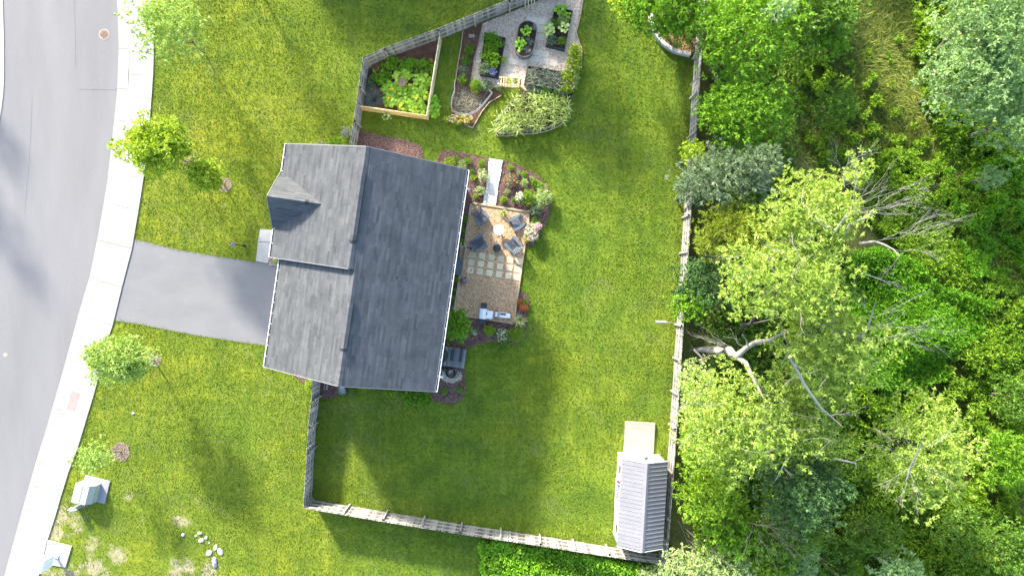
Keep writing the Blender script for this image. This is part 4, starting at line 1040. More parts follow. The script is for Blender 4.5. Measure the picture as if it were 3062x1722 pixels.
# ------------------------------------------------------------------ behind the fence corner: block, wheeled cart
x, y = P(973.5, 1156, .2)
t = thing('concrete_block', 'pale hollow concrete block with two holes standing on dark mulch', 'concrete block', (x, y, .02))
CB = surf('block_concrete', (0.48, 0.45, 0.44), (0.58, 0.55, 0.54), 6, .95, .3, 30)
r_ = rotz(-.22)
for (dx, dy, sx, sy) in ((-.085, 0, .035, .39), (.085, 0, .05, .39), (0, .178, .135, .035), (0, -.178, .135, .035), (-.005, 0, .13, .04)):
    v = r_ @ Vector((dx, dy, 0)); MB().box((x+v.x, y+v.y, .12), (sx, sy, .20), r_).put('block_wall', CB, t)
x, y = P(1023, 1164, .6)
t = thing('garden_cart', 'garden cart with pale translucent tray and wooden side rails at the house corner', 'cart', (x, y, .02)); r_ = rotz(.12)
def cp(a, b, z): v = r_ @ Vector((a, b, 0)); return (x+v.x, y+v.y, z)
TR = surf('pale_tray', (0.42, 0.52, 0.48), (0.60, 0.66, 0.66), 3, .35, .2, 8, .5)
MB().add([cp(-.16, -.28, .52), cp(.16, -.28, .52), cp(.18, .26, .52), cp(-.14, .26, .52), cp(-.20, -.32, .70), cp(.20, -.32, .70), cp(.21, .30, .70), cp(-.17, .30, .70)], [(0, 1, 2, 3), (0, 4, 5, 1), (1, 5, 6, 2), (2, 6, 7, 3), (3, 7, 4, 0)]).put('tray', TR, t)
MB().box(cp(0, .10, .60), (.3, .16, .05), r_).put('blue_cushion', surf('pale_blue', (0.4, 0.48, 0.62), (0.6, 0.66, 0.75), 6, .6), t)
for s in (-1, 1):
    MB().beam(cp(s*.235, -.24, .73), cp(s*.225, .26, .73), .035, .035).put('side_rail', surf('orange_wood', (0.36, 0.2, 0.08), (0.46, 0.28, 0.13), 3, .6), t)
    MB().tube([cp(s*.19, .26, .70), cp(s*.24, .34, .71), cp(s*.23, .40, .66)], .014, 5).put('handle', WHITE, t)
    MB().tube([cp(s*.19, -.20, .02+.13), cp(s*.22, -.20, .15)], .13, 14).put('wheel', SH_B, t)
    for b in (-.24, .22): MB().tube([cp(s*.17, b, .04), cp(s*.17, b, .56)], .012, 5).put('leg', WHITE, t)

# ------------------------------------------------------------------ shed
SHM_ = surf('shed_metal', (0.30, 0.30, 0.33), (0.34, 0.34, 0.37), 1.5, .6, 0, 1, .15, tint=.06, K=.56)
SHW = surf('shed_white', (0.78, 0.78, 0.78), (0.84, 0.84, 0.84), 1, .6, 0, 1, .3, K=0.95)
A = Vector((6.89, -10.65, 0)); Bc = Vector((6.587, -15.87, 0)); D_ = Vector((9.52, -10.84, 0))
su = (Bc-A).normalized(); sv_ = Vector((-su.y, su.x, 0)); sv_ = sv_ if sv_.x > 0 else -sv_
SLn, SWd = 5.23, 2.66
sh = thing('shed', 'white garden shed with grey ribbed metal gable roof in the yard corner', 'shed', tuple(A+su*SLn/2+sv_*SWd/2)); so = Vector(sh.location)
def sp(a, b, z): return A + su*a + sv_*b + Vector((0, 0, z))
ZS, ZR_ = 2.20, 2.92
mb = MB(); c = SWd/2
V = [sp(0, 0, 0), sp(0, SWd, 0), sp(0, SWd, ZS), sp(0, c, ZR_-.04), sp(0, 0, ZS), sp(SLn, 0, 0), sp(SLn, SWd, 0), sp(SLn, SWd, ZS), sp(SLn, c, ZR_-.04), sp(SLn, 0, ZS)]
mb.add(V, [(0, 1, 2, 3, 4), (9, 8, 7, 6, 5)]+[(i, i+5, (i+1) % 5+5, (i+1) % 5) for i in range(5)]); mb.put('wall', SHW, sh)
rotS = Matrix((su, sv_, Vector((0, 0, 1)))).transposed()
NP = 21; pwid = (SLn+.10)/NP; sl = (ZR_-ZS)/c
for side in (0, 1):
    for i in range(NP):
        a0 = -.08+i*pwid; e0 = -.10 if side == 0 else SWd+.10; zt0 = ZS-.10*sl; k0 = c-.09 if side == 0 else c+.09; zk = ZR_-.09*sl
        prof = [(0, .028), (.022, .040), (.045, .010), (pwid-.006, .010), (pwid-.006, -.004), (0, -.004)]
        V = [sp(a0+x, e0, zt0+z+.03) for x, z in prof]+[sp(a0+x, k0, zk+z+.03) for x, z in prof]; m6 = len(prof)
        MB().add(V, [tuple(range(m6)), tuple(reversed(range(m6, 2*m6)))]+[(j, j+m6, (j+1) % m6+m6, (j+1) % m6) for j in range(m6)], R.uniform(.2, .8)).put('roof_panel', SHM_, sh)
V = [sp(-.09, c-.16, ZR_-.16*sl+.07), sp(-.09, c, ZR_+.075), sp(-.09, c+.16, ZR_-.16*sl+.07), sp(SLn+.09, c-.16, ZR_-.16*sl+.07), sp(SLn+.09, c, ZR_+.075), sp(SLn+.09, c+.16, ZR_-.16*sl+.07)]
MB().add(V+[v-Vector((0, 0, .02)) for v in V], [(0, 1, 4, 3), (1, 2, 5, 4), (6, 9, 10, 7), (7, 10, 11, 8), (0, 3, 9, 6), (2, 8, 11, 5), (0, 6, 7, 1), (1, 7, 8, 2), (3, 4, 10, 9), (4, 5, 11, 10)]).put('ridge_cap', SHM_, sh)
for s in (0, 1):
    for a in (-.10, SLn+.10): MB().beam(sp(a, -.11 if s == 0 else SWd+.11, ZS-.07), sp(a, c, ZR_+.015), .03, .09).put('rake_trim', WHITE, sh)
GS = surf('dark_window', (0.10, 0.10, 0.11), (0.14, 0.14, 0.15), 2, .2, 0, 1, .6)
def west(nm, a, z, w, hh, d, mat, parent=None): return MB().box(sp(a, -d/2+.012, z), (w, d, hh), rotS).put(nm, mat, parent or sh)
for a in (.75, 4.45):
    o = west('window', a, 1.45, .62, .80, .07, SHW); MB().box(sp(a, -.06, 1.45), (.50, .02, .68), rotS).put('pane', GS, o)
    for s in (-1, 1): west('shutter', a+s*.46, 1.45, .24, .84, .05, SHW)
o = west('door', 2.6, 1.05, 1.7, 1.95, .06, SHW); MB().box(sp(2.6, -.05, 1.05), (.02, .02, 1.9), rotS).put('gap', GS, o); MB().box(sp(2.5, -.07, 1.05), (.03, .05, .14), rotS).put('handle', SH_B, o)
for a in (1.70, 3.50, .06, SLn-.06): west('trim_board', a, 1.1, .10, 2.1, .05, SHW)
o = MB().box(sp(-.03, c, 1.05), (.06, 1.5, 2.0), rotS).put('door', SHW, sh)
for s in (-1, 1):
    MB().box(sp(-.075, c+s*.1, 1.1), (.03, .03, .2), rotS).put('handle', SH_B, o)
    for z in (.45, 1.75): MB().box(sp(-.07, c+s*.62, z), (.02, .22, .05), rotS).put('hinge', SH_B, o)
# oval sign in white, red and blue on the shed's long side
sg = thing('oval_sign', 'oval painted sign in white red and blue hanging on the shed wall', 'sign', tuple(sp(1.95, -.1, 1.4)))
q = sp(1.95, -.10, 1.75)
def oval(nm, ra, rb, off, mat, parent, ca=0.0, cz=0.0):
    V = []; n = 24
    for d in (0, .03):
        for i in range(n):
            an = 2*math.pi*i/n; V.append(q + su*(ca+ra*math.cos(an)) + Vector((0, 0, cz+rb*math.sin(an))) - sv_*(off+d) - Vector((0, 0, 0)))
    V = [v + (-sv_)*(v.z-q.z)*-.35 for v in V]
    return MB().add(V, [tuple(range(n)), tuple(reversed(range(n, 2*n)))]+[(i, (i+1) % n, (i+1) % n+n, i+n) for i in range(n)]).put(nm, mat, parent)
oval('board', .62, .36, .03, surf('sign_white', (0.70, 0.68, 0.72), (0.76, 0.74, 0.78), 2, .5), sg)
SR = surf('sign_red', (0.45, 0.06, 0.08), (0.5, 0.08, 0.1), 2, .5); SB = surf('sign_blue', (0.06, 0.08, 0.35), (0.09, 0.11, 0.4), 2, .5)
oval('red_border', .10, .20, .055, SR, sg, -.50, 0.02); oval('blue_figure', .07, .14, .06, SB, sg, -.26, .08)
for k, (ca, cz, m_) in enumerate(((-.08, .05, SB), (.06, -.08, SR), (.14, .10, SB), (.27, -.02, SR), (.38, .08, SB), (.48, -.06, SR))): oval('letter', .035, .09, .06, m_, sg, ca, cz)
# ball lamp above the gable
b = sp(-.34, c-.04, 2.62)
t = thing('ball_lamp', 'grey round ball lamp on the white gable end of the shed', 'lamp', (b.x, b.y, b.z-.14))
MB().lathe(tuple(b-Vector((0, 0, .14))), [(.0, 0), (.07, .01), (.12, .05), (.14, .12), (.13, .19), (.08, .26), (0, .28)], 20).put('globe', surf('grey_globe', (0.12, 0.12, 0.12), (0.24, 0.23, 0.22), 12, .35, .1, 30, .5), t, smooth=True)
MB().beam(b-Vector((0, 0, .05)), sp(-.01, c-.04, 2.50), .04, .04).put('bracket', SHW, t)
# shed deck boards
CR = surf('cream_board', (0.56, 0.53, 0.45), (0.64, 0.61, 0.53), 2, .85, .2, 25, .2, tint=.10, stretch=(.3, 1, 1), K=0.48)
sd = thing('shed_deck', 'cream boarded platform in front of the white shed gable', 'deck', tuple(sp(-1.1, 1.05, 0)))
for i in range(16):
    w = 2.02/16; MB().box(sp(-.03-w*(i+.5), 1.30, .20), (w-.008, 1.93, .03), rotS, R.uniform(0, 1)).put('board', CR, sd)
for b_ in (.36, 2.24): MB().box(sp(-1.03, b_, .10), (2.0, .05, .165), rotS).put('side_board', CR, sd)
MB().box(sp(-2.02, 1.3, .10), (.05, 1.86, .165), rotS).put('side_board', CR, sd)
# furled flag on a slanting pole at the fence
a = Vector(ww(2020, 965, 1.5)); b = Vector(ww(1962, 963, 2.7))
t = thing('flag', 'furled pink and white flag on a slanting white pole above the lawn at the fence', 'flag', tuple(a))
MB().tube([a, b], [.02, .016], 7).put('pole', surf('cream_pole', (0.6, 0.56, 0.46), (0.66, 0.62, 0.52), 2, .5), t)
fl = MB(); d = (b-a); V = []
for i in range(9):
    f = .42+.62*i/8; p = a + d*f; w = .05+.085*abs(math.sin(i*1.4))
    V += [p+Vector((0, w, -.03)), p+Vector((0, -w*.7, -.10-.05*math.sin(i))), p+Vector((0, 0, .035))]
fl.add(V, [x for i in range(8) for x in ((i*3, i*3+3, i*3+4, i*3+1), (i*3+1, i*3+4, i*3+5, i*3+2), (i*3+2, i*3+5, i*3+3, i*3))])
fl.put('cloth', surf('flag_cloth', (0.62, 0.28, 0.36), (0.80, 0.74, 0.76), 9, .8, c3=(0.30, 0.32, 0.55)), t)

# ------------------------------------------------------------------ retaining wall of pale blocks
BLK = surf('wall_block', (0.46, 0.43, 0.42), (0.56, 0.53, 0.52), 5, .95, .5, 22, .2, tint=.15, fine=.08, K=0.95)
rw = thing('retaining_wall', 'low curved wall of pale grey concrete blocks round the corner bed', 'wall', (*P(1998, 147), 0)); ro = Vector(rw.location)
arc = [(1944, 40), (1945, 60), (1947.5, 82.5), (1953.8, 97), (1961, 108), (1967.5, 118.5), (1976, 128), (1986, 137.5), (1997, 146), (2009.5, 153), (2022, 158.5), (2035.5, 162), (2048.5, 165), (2062, 167)]
for lay in range(3):
    for i in range(len(arc)-1):
        f = .5 if lay % 2 else 0
        a = lerp2(arc[i], arc[i+1], f); b = arc[i+1] if not f else (lerp2(arc[i+1], arc[i+2], f) if i+2 < len(arc) else arc[i+1])
        A_ = Vector((*P(*a), 0)); B_ = Vector((*P(*b), 0)); L = (B_-A_).length
        if L < .1: continue
        MB().box((A_+B_)/2+Vector((0, 0, .06+.118*lay+.0)), (L-.012, .24-.012*lay, .112), rotz(math.atan2((B_-A_).y, (B_-A_).x)), R.uniform(0, 1)).put('block', BLK, rw)

# ------------------------------------------------------------------ utility boxes by the pavement
x, y = P(281, 1466); a_ = -.24; r_ = rotz(a_)
t = thing('transformer_box', 'pale green electrical transformer cabinet on a grey pad by the pavement', 'utility box', (x, y, 0))
def up_(a, b, z): v = r_ @ Vector((a, b, 0)); return Vector((x+v.x, y+v.y, z))
GRN = surf('pale_green_paint', (0.43, 0.47, 0.41), (0.50, 0.53, 0.47), 2, .6, .1, 20, .2)
MB().box(up_(.08, .12, .05), (1.66, 1.50, .10), r_).put('pad', surf('pad_grey', (0.36, 0.36, 0.42), (0.42, 0.42, 0.47), 3, .9), t)
hh = .95
V = [up_(-.72, -.6, .1), up_(.40, -.6, .1), up_(.40, .6, .1), up_(-.72, .6, .1), up_(-.72, -.6, hh), up_(.15, -.6, hh), up_(.15, .6, hh), up_(-.72, .6, hh), up_(.40, -.6, hh-.28), up_(.40, .6, hh-.28)]
MB().add(V, [(3, 2, 1, 0), (4, 5, 6, 7), (0, 1, 8, 5, 4), (1, 2, 9, 8), (8, 9, 6, 5), (2, 3, 7, 6, 9), (3, 0, 4, 7)]).put('cabinet', GRN, t)
MB().box(up_(-.29, 0, hh+.012), (.92, 1.26, .03), r_).put('lid', GRN, t); MB().box(up_(-.25, 0, hh+.035), (.03, 1.24, .02), r_).put('lid_seam', surf('seam_grey', (0.36, 0.42, 0.4), (0.4, 0.46, 0.44), 3), t)
MB().box(up_(.42, -.1, .45), (.04, .06, .16), r_).put('lock', surf('lock_steel', (0.6, 0.62, 0.62), (0.7, 0.7, 0.7), 3, .3), t)
for (px, py, s, hgt, lab) in ((237, 1494, 1.0, .62, 'pale flat topped utility pedestal touching the green transformer cabinet'), (222, 1521, .72, .75, 'small white utility pedestal standing in dry earth')):
    x, y = P(px, py, hgt*.7); t = thing('utility_pedestal', lab, 'utility box', (x, y, 0)); m_ = surf('off_white_plastic', (0.62, 0.62, 0.66), (0.68, 0.68, 0.71), 2, .5)
    MB().box((x, y, hgt*.45), (.52*s, .30*s, hgt*.9), rotz(.35)).put('body', m_, t)
    mb = MB(); mb.lathe((x, y, hgt*.9), [(.36*s, 0), (.36*s, .05), (.20*s, .13), (0, .15)], 6, sx=1.1, sy=.62); mb.put('cap', m_, t)
x, y = P(171, 1660)
t = thing('mailbox_cluster', 'tall white cluster mailbox on a post standing on a concrete pad by the pavement', 'mailbox', (x, y, 0)); a_ = -.26; r_ = rotz(a_)
MB().prism(PX([(143, 1614), (214, 1633), (195, 1696), (128, 1684)], .08), 0, .085).put('pad', surf('pad_pale', (0.50, 0.48, 0.47), (0.58, 0.56, 0.55), 3, .9), t)
MWH = surf('mail_white', (0.78, 0.78, 0.79), (0.83, 0.83, 0.84), 2, .4, K=0.95)
MB().box((x, y, .12), (.30, .26, .06), r_).put('base_plate', MWH, t); MB().box((x, y, .42), (.12, .12, .6), r_).put('post', MWH, t)
MB().box((x+.0, y, 1.18), (.46, .80, 1.0), r_).put('cabinet', MWH, t)
MB().add([Vector((x, y, 1.68))+r_ @ Vector(v) for v in ((-.27, -.43, 0), (.27, -.43, 0), (.27, .43, 0), (-.27, .43, 0), (-.2, -.43, .09), (.2, -.43, .09), (.2, .43, .09), (-.2, .43, .09))], [(3, 2, 1, 0), (4, 5, 6, 7), (0, 1, 5, 4), (1, 2, 6, 5), (2, 3, 7, 6), (3, 0, 4, 7)]).put('hood', MWH, t)
for i in range(4):
    for j in (0, 1): MB().box(Vector((x, y, .86+.22*i)) + r_ @ Vector((.235, -.19+.38*j, 0)), (.012, .34, .19), r_).put('mail_door', MWH, t)
# front lamp post
x, y = P(731, 735.5)
t = thing('lamp_post', 'slim black garden lamp post with blue grey globe on the lawn by the driveway', 'lamp post', (x, y, 0))
BLKP = surf('black_paint', (0.012, 0.014, 0.02), (0.02, 0.024, 0.03), 2, .4)
MB().lathe((x, y, 0), [(.09, 0), (.08, .08), (.04, .12), (.032, 1.65), (.06, 1.68)], 12).put('post', BLKP, t)
MB().lathe((x, y, 1.68), [(.08, 0), (.13, .05), (.15, .18), (.10, .27), (.03, .30), (0, .33)], 16).put('lamp_head', surf('blue_globe', (0.13, 0.18, 0.30), (0.2, 0.26, 0.4), 4, .25, 0, 1, .6), t, smooth=True)

# pale stones lying in the grass
STN = surf('pale_rock', (0.52, 0.50, 0.50), (0.68, 0.66, 0.66), 3, .9, .6, 12, .2, tint=.12, K=0.68)
def rock(px, py, ra, rb, ang, lab, hgt=.12):
    x, y = P(px, py); s = H/F; rg = random.Random(int(px*3+py)); V = []; n = 9
    for k, (rr, zz) in enumerate(((.85, 0), (1, .4), (.8, .85), (.35, 1))):
        for i in range(n):
            an = 2*math.pi*i/n; f = 1+rg.uniform(-.16, .16); v = rotz(ang) @ Vector((ra*s*rr*f*math.cos(an), rb*s*rr*f*math.sin(an), 0)); V.append((x+v.x, y+v.y, zz*hgt*(1+rg.uniform(-.12, .12))-.02))
    Fs = [(k*n+i, k*n+(i+1) % n, (k+1)*n+(i+1) % n, (k+1)*n+i) for k in range(3) for i in range(n)]+[tuple(range(3*n, 4*n))]
    o = MB().add(V, Fs, rg.random()).put('stone', STN); single(o, lab, 'stone', 'pale stones lying in the front lawn')
rock(642, 1679, 7.5, 18, .08, 'longest pale stone of the cluster, pointing towards the bottom edge of the lawn', .2)
rock(625, 1652, 10, 8, .4, 'squarish pale stone touching the tip of the long stone')
rock(645, 1636, 6, 10, -.3, 'upright oval pale stone just above the square one')
rock(659, 1648, 7, 13, .55, 'slanting pale stone on the side of the cluster towards the yard fence')
rock(602, 1614, 9, 6.5, .3, 'rounded pale stone in the middle of the smaller upper group')
rock(617, 1606, 5, 6, 0, 'small greyish stone beside the rounded one of the upper group')
rock(598, 1593, 7, 4.5, 0, 'flat stone half sunk in grass at the top of the stone group')
rock(586, 1602, 3.5, 3, 0, 'tiny stone at the edge of the upper stone group', .06)
rock(548, 1598, 5.5, 5, 0, 'lone pale stone separate from the groups, nearest the pavement')
rock(626, 1622, 3, 3, 0, 'tiny pebble between the upper and lower stone groups', .06)
rock(399, 1235, 4.6, 4, 0, 'single white stone in the lawn beside the street tree', .10)

# ------------------------------------------------------------------ raised planters and garden plants
PLB = surf('dark_planter', (0.040, 0.046, 0.060), (0.062, 0.070, 0.088), 3, .6, .1, 20, .35)
PLG = surf('grey_planter', (0.12, 0.13, 0.13), (0.17, 0.18, 0.18), 3, .7, .1, 20, .3)
def planter(lab, pts, hgt, mat, soil=SOILD):
    q = [Vector((*p, 0)) for p in PX(pts, hgt)]; c = sum(q, Vector())/len(q)
    t = thing('raised_planter', lab, 'planter', (c.x, c.y, 0), group='raised planters in the gravel yard')
    for i in range(4):
        a, b = q[i], q[(i+1) % 4]; d = (b-a).normalized(); n_ = (c-a); n_ = (n_ - d*n_.dot(d)).normalized()
        for lv in range(2):
            MB().beam(a+n_*.02+d*(.0 if i % 2 else .045)+Vector((0, 0, hgt*(.25+.5*lv))), b+n_*.02-d*(.0 if i % 2 else .045)+Vector((0, 0, hgt*(.25+.5*lv))), .04, hgt*.5-.006).put('board', mat, t)
    for p in q: n_ = (c-p).normalized(); MB().box(p+n_*.075+Vector((0, 0, hgt/2+.01)), (.07, .07, hgt+.02), rotz(-TH)).put('corner_post', mat, t)
    sheet('soil', [tuple((p+(c-p)*.05)[:2]) for p in q], hgt-.09, soil, t)
    return t
planter('long dark raised planter crowded with leafy vegetables, beside the narrow soil strip', [(1449, 97), (1512, 113), (1490, 233), (1434, 222)], .42, PLB)
planter('long dark raised planter with squash and lettuce by the edge of the open lawn', [(1660, 20), (1713, 33), (1689, 150), (1632, 136)], .42, PLB)
planter('square grey raised planter full of dry pale stalks behind the corn', [(1577, 195), (1683, 215), (1672, 270), (1567, 249)], .55, PLG)
# oval metal trough
cx, cy = P(1573, 117, .55); a_ = -.17; RX, RY = .60, 1.16
t = thing('oval_planter', 'oval grey metal raised planter in the middle of the gravel yard', 'planter', (cx, cy, 0))
def ov(r, z, n=44):
    o = []
    for i in range(n):
        an = 2*math.pi*i/n; st = RY-RX; x = r*RX*math.cos(an); y = r*RX*math.sin(an)+(st if math.sin(an) > 0 else -st)
        v = rotz(a_) @ Vector((x, y, 0)); o.append((cx+v.x, cy+v.y, z))
    return o
MG = surf('ribbed_grey_metal', (0.20, 0.205, 0.21), (0.27, 0.275, 0.28), 2, .5, 0, 1, .4)
rows = []; mb = MB()
for i in range(12): rows.append(ov(1+(.012 if i % 2 else 0), .02+.05*i))
rows += [ov(1.03, .57), ov(1.03, .60), ov(.965, .60), ov(.955, .45)]; n = 44; V = [p for r in rows for p in r]
mb.add(V, [(k*n+i, k*n+(i+1) % n, (k+1)*n+(i+1) % n, (k+1)*n+i) for k in range(len(rows)-1) for i in range(n)]); mb.put('trough_wall', MG, t)
MB().add(ov(.96, .50), [tuple(range(44))]).put('soil', SOILD, t)

def clump(name, label, cat, px, py, rpx, h, mat, z0=0.0, **k):
    """low plant standing at height z0"""
    cx, cy = P(px, py, z0+h*.5); s = (H-z0-h*.5)/F; rx, ry = (rpx if isinstance(rpx, tuple) else (rpx, rpx)); rx *= 1.18; ry *= 1.18
    group = k.pop('group', None); flowers = k.pop('flowers', None)
    t = thing(name, label, cat, (cx, cy, z0), group=group)
    kk = dict(lai=3.2, m=5, lobes=7, lobe=.45, L=.12, Wd=.07, seed=int(px*3+py*5), up=.6); kk.update(k)
    (V, Fq, T), lc = crown_data(c=(cx, cy, h*.5), r=(rx*s, ry*s, h*.5), **kk); V[:, 2] += z0
    link('foliage', mesh_np(name+'_foliage', V, Fq, mat, T), t)
    mb = MB(); mb.tube([(cx, cy, z0), (cx+.01, cy, z0+h*.7)], [.015, .006], 5); mb.put('stem', BARK, t)
    if flowers:
        fm, nf, fs = flowers; rng = np.random.default_rng(int(px+py)); a = rng.uniform(0, 6.28, nf); r_ = np.sqrt(rng.uniform(0, 1, nf))*.95
        C = np.stack([cx+np.cos(a)*r_*rx*s, cy+np.sin(a)*r_*ry*s, z0+h*(.75+.35*rng.random(nf))], 1)
        V, Fq, T = leaves(C, np.tile([[0, 0, 1.]], (nf, 1)), fs, fs*.8, rng.uniform(0, 1, nf), 6, .8, rng)
        link('blossoms', mesh_np('blossoms', V, Fq, fm, T), t)
    return t
def bladeclump(name, label, cat, px, py, rpx, h, mat, z0=0., n=90, Wd=.03, droop=1.2, segs=4, seed=1, group=None, spreadz=.9):
    cx, cy = P(px, py, z0+h*.4); s = (H-z0)/F; rng = np.random.default_rng(seed+int(px)); r = rpx*s
    t = thing(name, label, cat, (cx, cy, z0), group=group)
    a = rng.uniform(0, 6.283, n); rr = r*.25*np.sqrt(rng.random(n)); B = np.stack([cx+rr*np.cos(a), cy+rr*np.sin(a), np.full(n, z0+.01)], 1)
    D = np.stack([np.cos(a)*rng.uniform(.3, 1, n), np.sin(a)*rng.uniform(.3, 1, n), np.full(n, spreadz)], 1)
    V, Fq, T = strips(B, D, r*rng.uniform(.9, 1.5, n), Wd*rng.uniform(.7, 1.2, n), droop*rng.uniform(.6, 1.3, n), segs, rng, rng.uniform(0, 1, n))
    link('foliage', mesh_np(name+'_blades', V, Fq, mat, T), t); return t
# planter nearest the soil strip
for k, (px, py, rx, ry, m_, lab) in enumerate(((1465, 113, 19, 16, G_BRT, 'bushy green vegetable plant at the fence end of the crowded planter'), (1484, 130, 20, 17, G_BRT, 'second bushy green plant in the crowded planter'), (1467, 143, 17, 15, G_BRT, 'leafy plant in the crowded planter between the bushy end plants and the middle'), (1458, 172, 18, 16, G_BRT, 'bright green leafy plant halfway along the crowded planter'), (1478, 165, 13, 14, G_BRT, 'small leafy plant halfway along the crowded planter by its dark soil'), (1475, 190, 14, 17, G_BRT, 'leafy green plant just above the blue flowers in the crowded planter'), (1446, 207, 14, 16, G_BLU, 'grey green plant at the lower corner of the crowded planter'))):
    clump('vegetable_plant', lab, 'plant', px, py, (rx, ry), .45, m_, .36, L=.11, Wd=.045, group='vegetables in the raised planters')
clump('blue_flower', 'small blue flowering plant at the lower end of the crowded planter', 'flower', 1474, 215, 11, .2, G_BLU, .38, L=.05, Wd=.03, flowers=(F_BLU, 60, .045))
clump('potted_shrub', 'small yellow green bush in a pot beside the crowded planter', 'potted plant', 1506, 180, 9, .35, G_YEL, .12, L=.06, Wd=.03)
# planter by the open lawn
def bigleaf_plant(name, label, cat, px, py, rpx, z0, nl, size, mat, group=None, seed=0, flowers=0):
    """plant with large round leaves, each leaf its own part"""
    cx, cy = P(px, py, z0+.3); s = (H-z0)/F; rg = random.Random(seed+int(px*3+py)); rx, ry = (rpx if isinstance(rpx, tuple) else (rpx, rpx))
    t = thing(name, label, cat, (cx, cy, z0), group=group)
    for i in range(nl):
        a = i*2.39996+rg.uniform(-.3, .3); r = math.sqrt((i+.5)/nl)
        x, y = rx*s*r*math.cos(a)*.92, ry*s*r*math.sin(a)*.92; z = .28+.16*rg.random()+.12*(1-r)
        me = BIGL[mat][rg.randrange(5)]; sc = size*rg.uniform(.75, 1.25)
        link('leaf', me, t, loc=(x, y, z), rot=(rg.uniform(-.35, .35), rg.uniform(-.35, .35), a+rg.uniform(-.6, .6)), scale=(sc, sc, sc))
    mb = MB()
    for i in range(10): a = i*.63; mb.tube([(cx, cy, z0), (cx+rx*s*.4*math.cos(a), cy+ry*s*.4*math.sin(a), z0+.2), (cx+rx*s*.8*math.cos(a), cy+ry*s*.8*math.sin(a), z0+.3)], .008, 4)
    mb.put('stem', surf('green_stem', (0.08, 0.14, 0.03), (0.12, 0.2, 0.04), 5), t)
    for i in range(flowers):
        a = rg.uniform(0, 6.28); r = math.sqrt(rg.random())*.8
        link('blossom', BLOSS, t, loc=(rx*s*r*math.cos(a), ry*s*r*math.sin(a), .50), rot=(0, 0, a))
    return t
BIGL = {}
def bigleaf_meshes(key, mat):
    out = []
    for k in range(5):
        rg = random.Random(k+3); V = [(0.0, 0, 0)]; n = 12; Fs = []
        for ring, (rr, zz) in enumerate(((.5, .10), (1.0, .03))):
            for i in range(n):
                an = 2*math.pi*i/n+math.pi; notch = .45 if i == 0 and ring else 1; f = (1+.10*math.sin(5*an+k)+rg.uniform(-.05, .05))*notch
                V.append((rr*f*math.cos(an)*.5+.12, rr*f*math.sin(an)*.5, (zz-.02*((i % 2)))*.6))
        for i in range(n):
            Fs.append((0, 1+i, 1+(i+1) % n)); Fs.append((1+i, 1+n+i, 1+n+(i+1) % n, 1+(i+1) % n))
        me = mesh_py('leaf', V, Fs, mat, [min(1, max(0, .12+.19*k+rg.uniform(-.06, .06)))]*len(Fs)); out.append(me)
    BIGL[key] = out
bigleaf_meshes('sq', G_SQ); bigleaf_meshes('pale', G_PAL); bigleaf_meshes('mid', leafm('leaf_squash_green', (0.07, 0.18, 0.008), (0.13, 0.28, 0.010), (0.22, 0.38, 0.03), 0.25, KL=1.3))
V = [(0, 0, 0)]+[((.11 if i % 2 else .05)*math.cos(i*math.pi/5), (.11 if i % 2 else .05)*math.sin(i*math.pi/5), .02) for i in range(10)]
BLOSS = mesh_py('blossom', V, [(0, 1+i, 1+(i+1) % 10) for i in range(10)], F_ORA, .7)
bigleaf_plant('squash_plant', 'squash plant with round leaves at the top end of the lawn side planter', 'plant', 1676, 31, (23, 12), .34, 12, .24, 'mid')
bigleaf_plant('squash_plant', 'small round leaved plant at the upper outer corner of the lawn side planter', 'plant', 1699, 46, 8, .34, 5, .17, 'mid')
clump('vegetable_plant', 'feathery reddish green plant in the upper half of the lawn side planter', 'plant', 1684, 60, 17, .4, G_PAL, .34, L=.09, Wd=.035, flowers=(F_RED, 16, .03))
clump('vegetable_plant', 'feathery green plant by the inner side of the lawn side planter', 'plant', 1661, 70, 14, .4, G_MID, .34, L=.09, Wd=.035)
bigleaf_plant('lettuce', 'large pale green lettuce spilling over the inner edge of the lawn side planter', 'plant', 1641, 88, (15, 20), .34, 16, .24, 'pale')
bigleaf_plant('cabbage', 'pale green cabbage with broad leaves in the middle of the lawn side planter', 'plant', 1686, 85, (15, 14), .34, 11, .22, 'pale')
clump('vegetable_plant', 'grey green rosette plant at the lower end of the lawn side planter', 'plant', 1650, 120, 13, .3, G_BLU, .34, L=.13, Wd=.05)
clump('vegetable_plant', 'small olive bushy plant at the lower outer corner of the lawn side planter', 'plant', 1679, 124, 12, .3, G_MID, .34, L=.08, Wd=.03)
# oval planter
bigleaf_plant('squash_plant', 'bright green squash plant near the top of the oval planter', 'plant', 1574, 95, (16, 15), .5, 12, .19, 'mid')
bigleaf_plant('squash_plant', 'bright green squash plant spreading along the lower side of the oval planter', 'plant', 1556, 133, (15, 21), .5, 16, .19, 'mid')
for k, (px, py, r_, lab) in enumerate(((1595, 82, 11, 'grey stalky onions at the top of the oval planter'), (1583, 124, 13, 'grey stalky onions in the middle of the oval planter'), (1578, 150, 11, 'grey stalky onions at the bottom of the oval planter'))):
    bladeclump('onion_clump', lab, 'plant', px, py, r_, .3, G_LAV, .5, 45, .028, 1.6, seed=k)
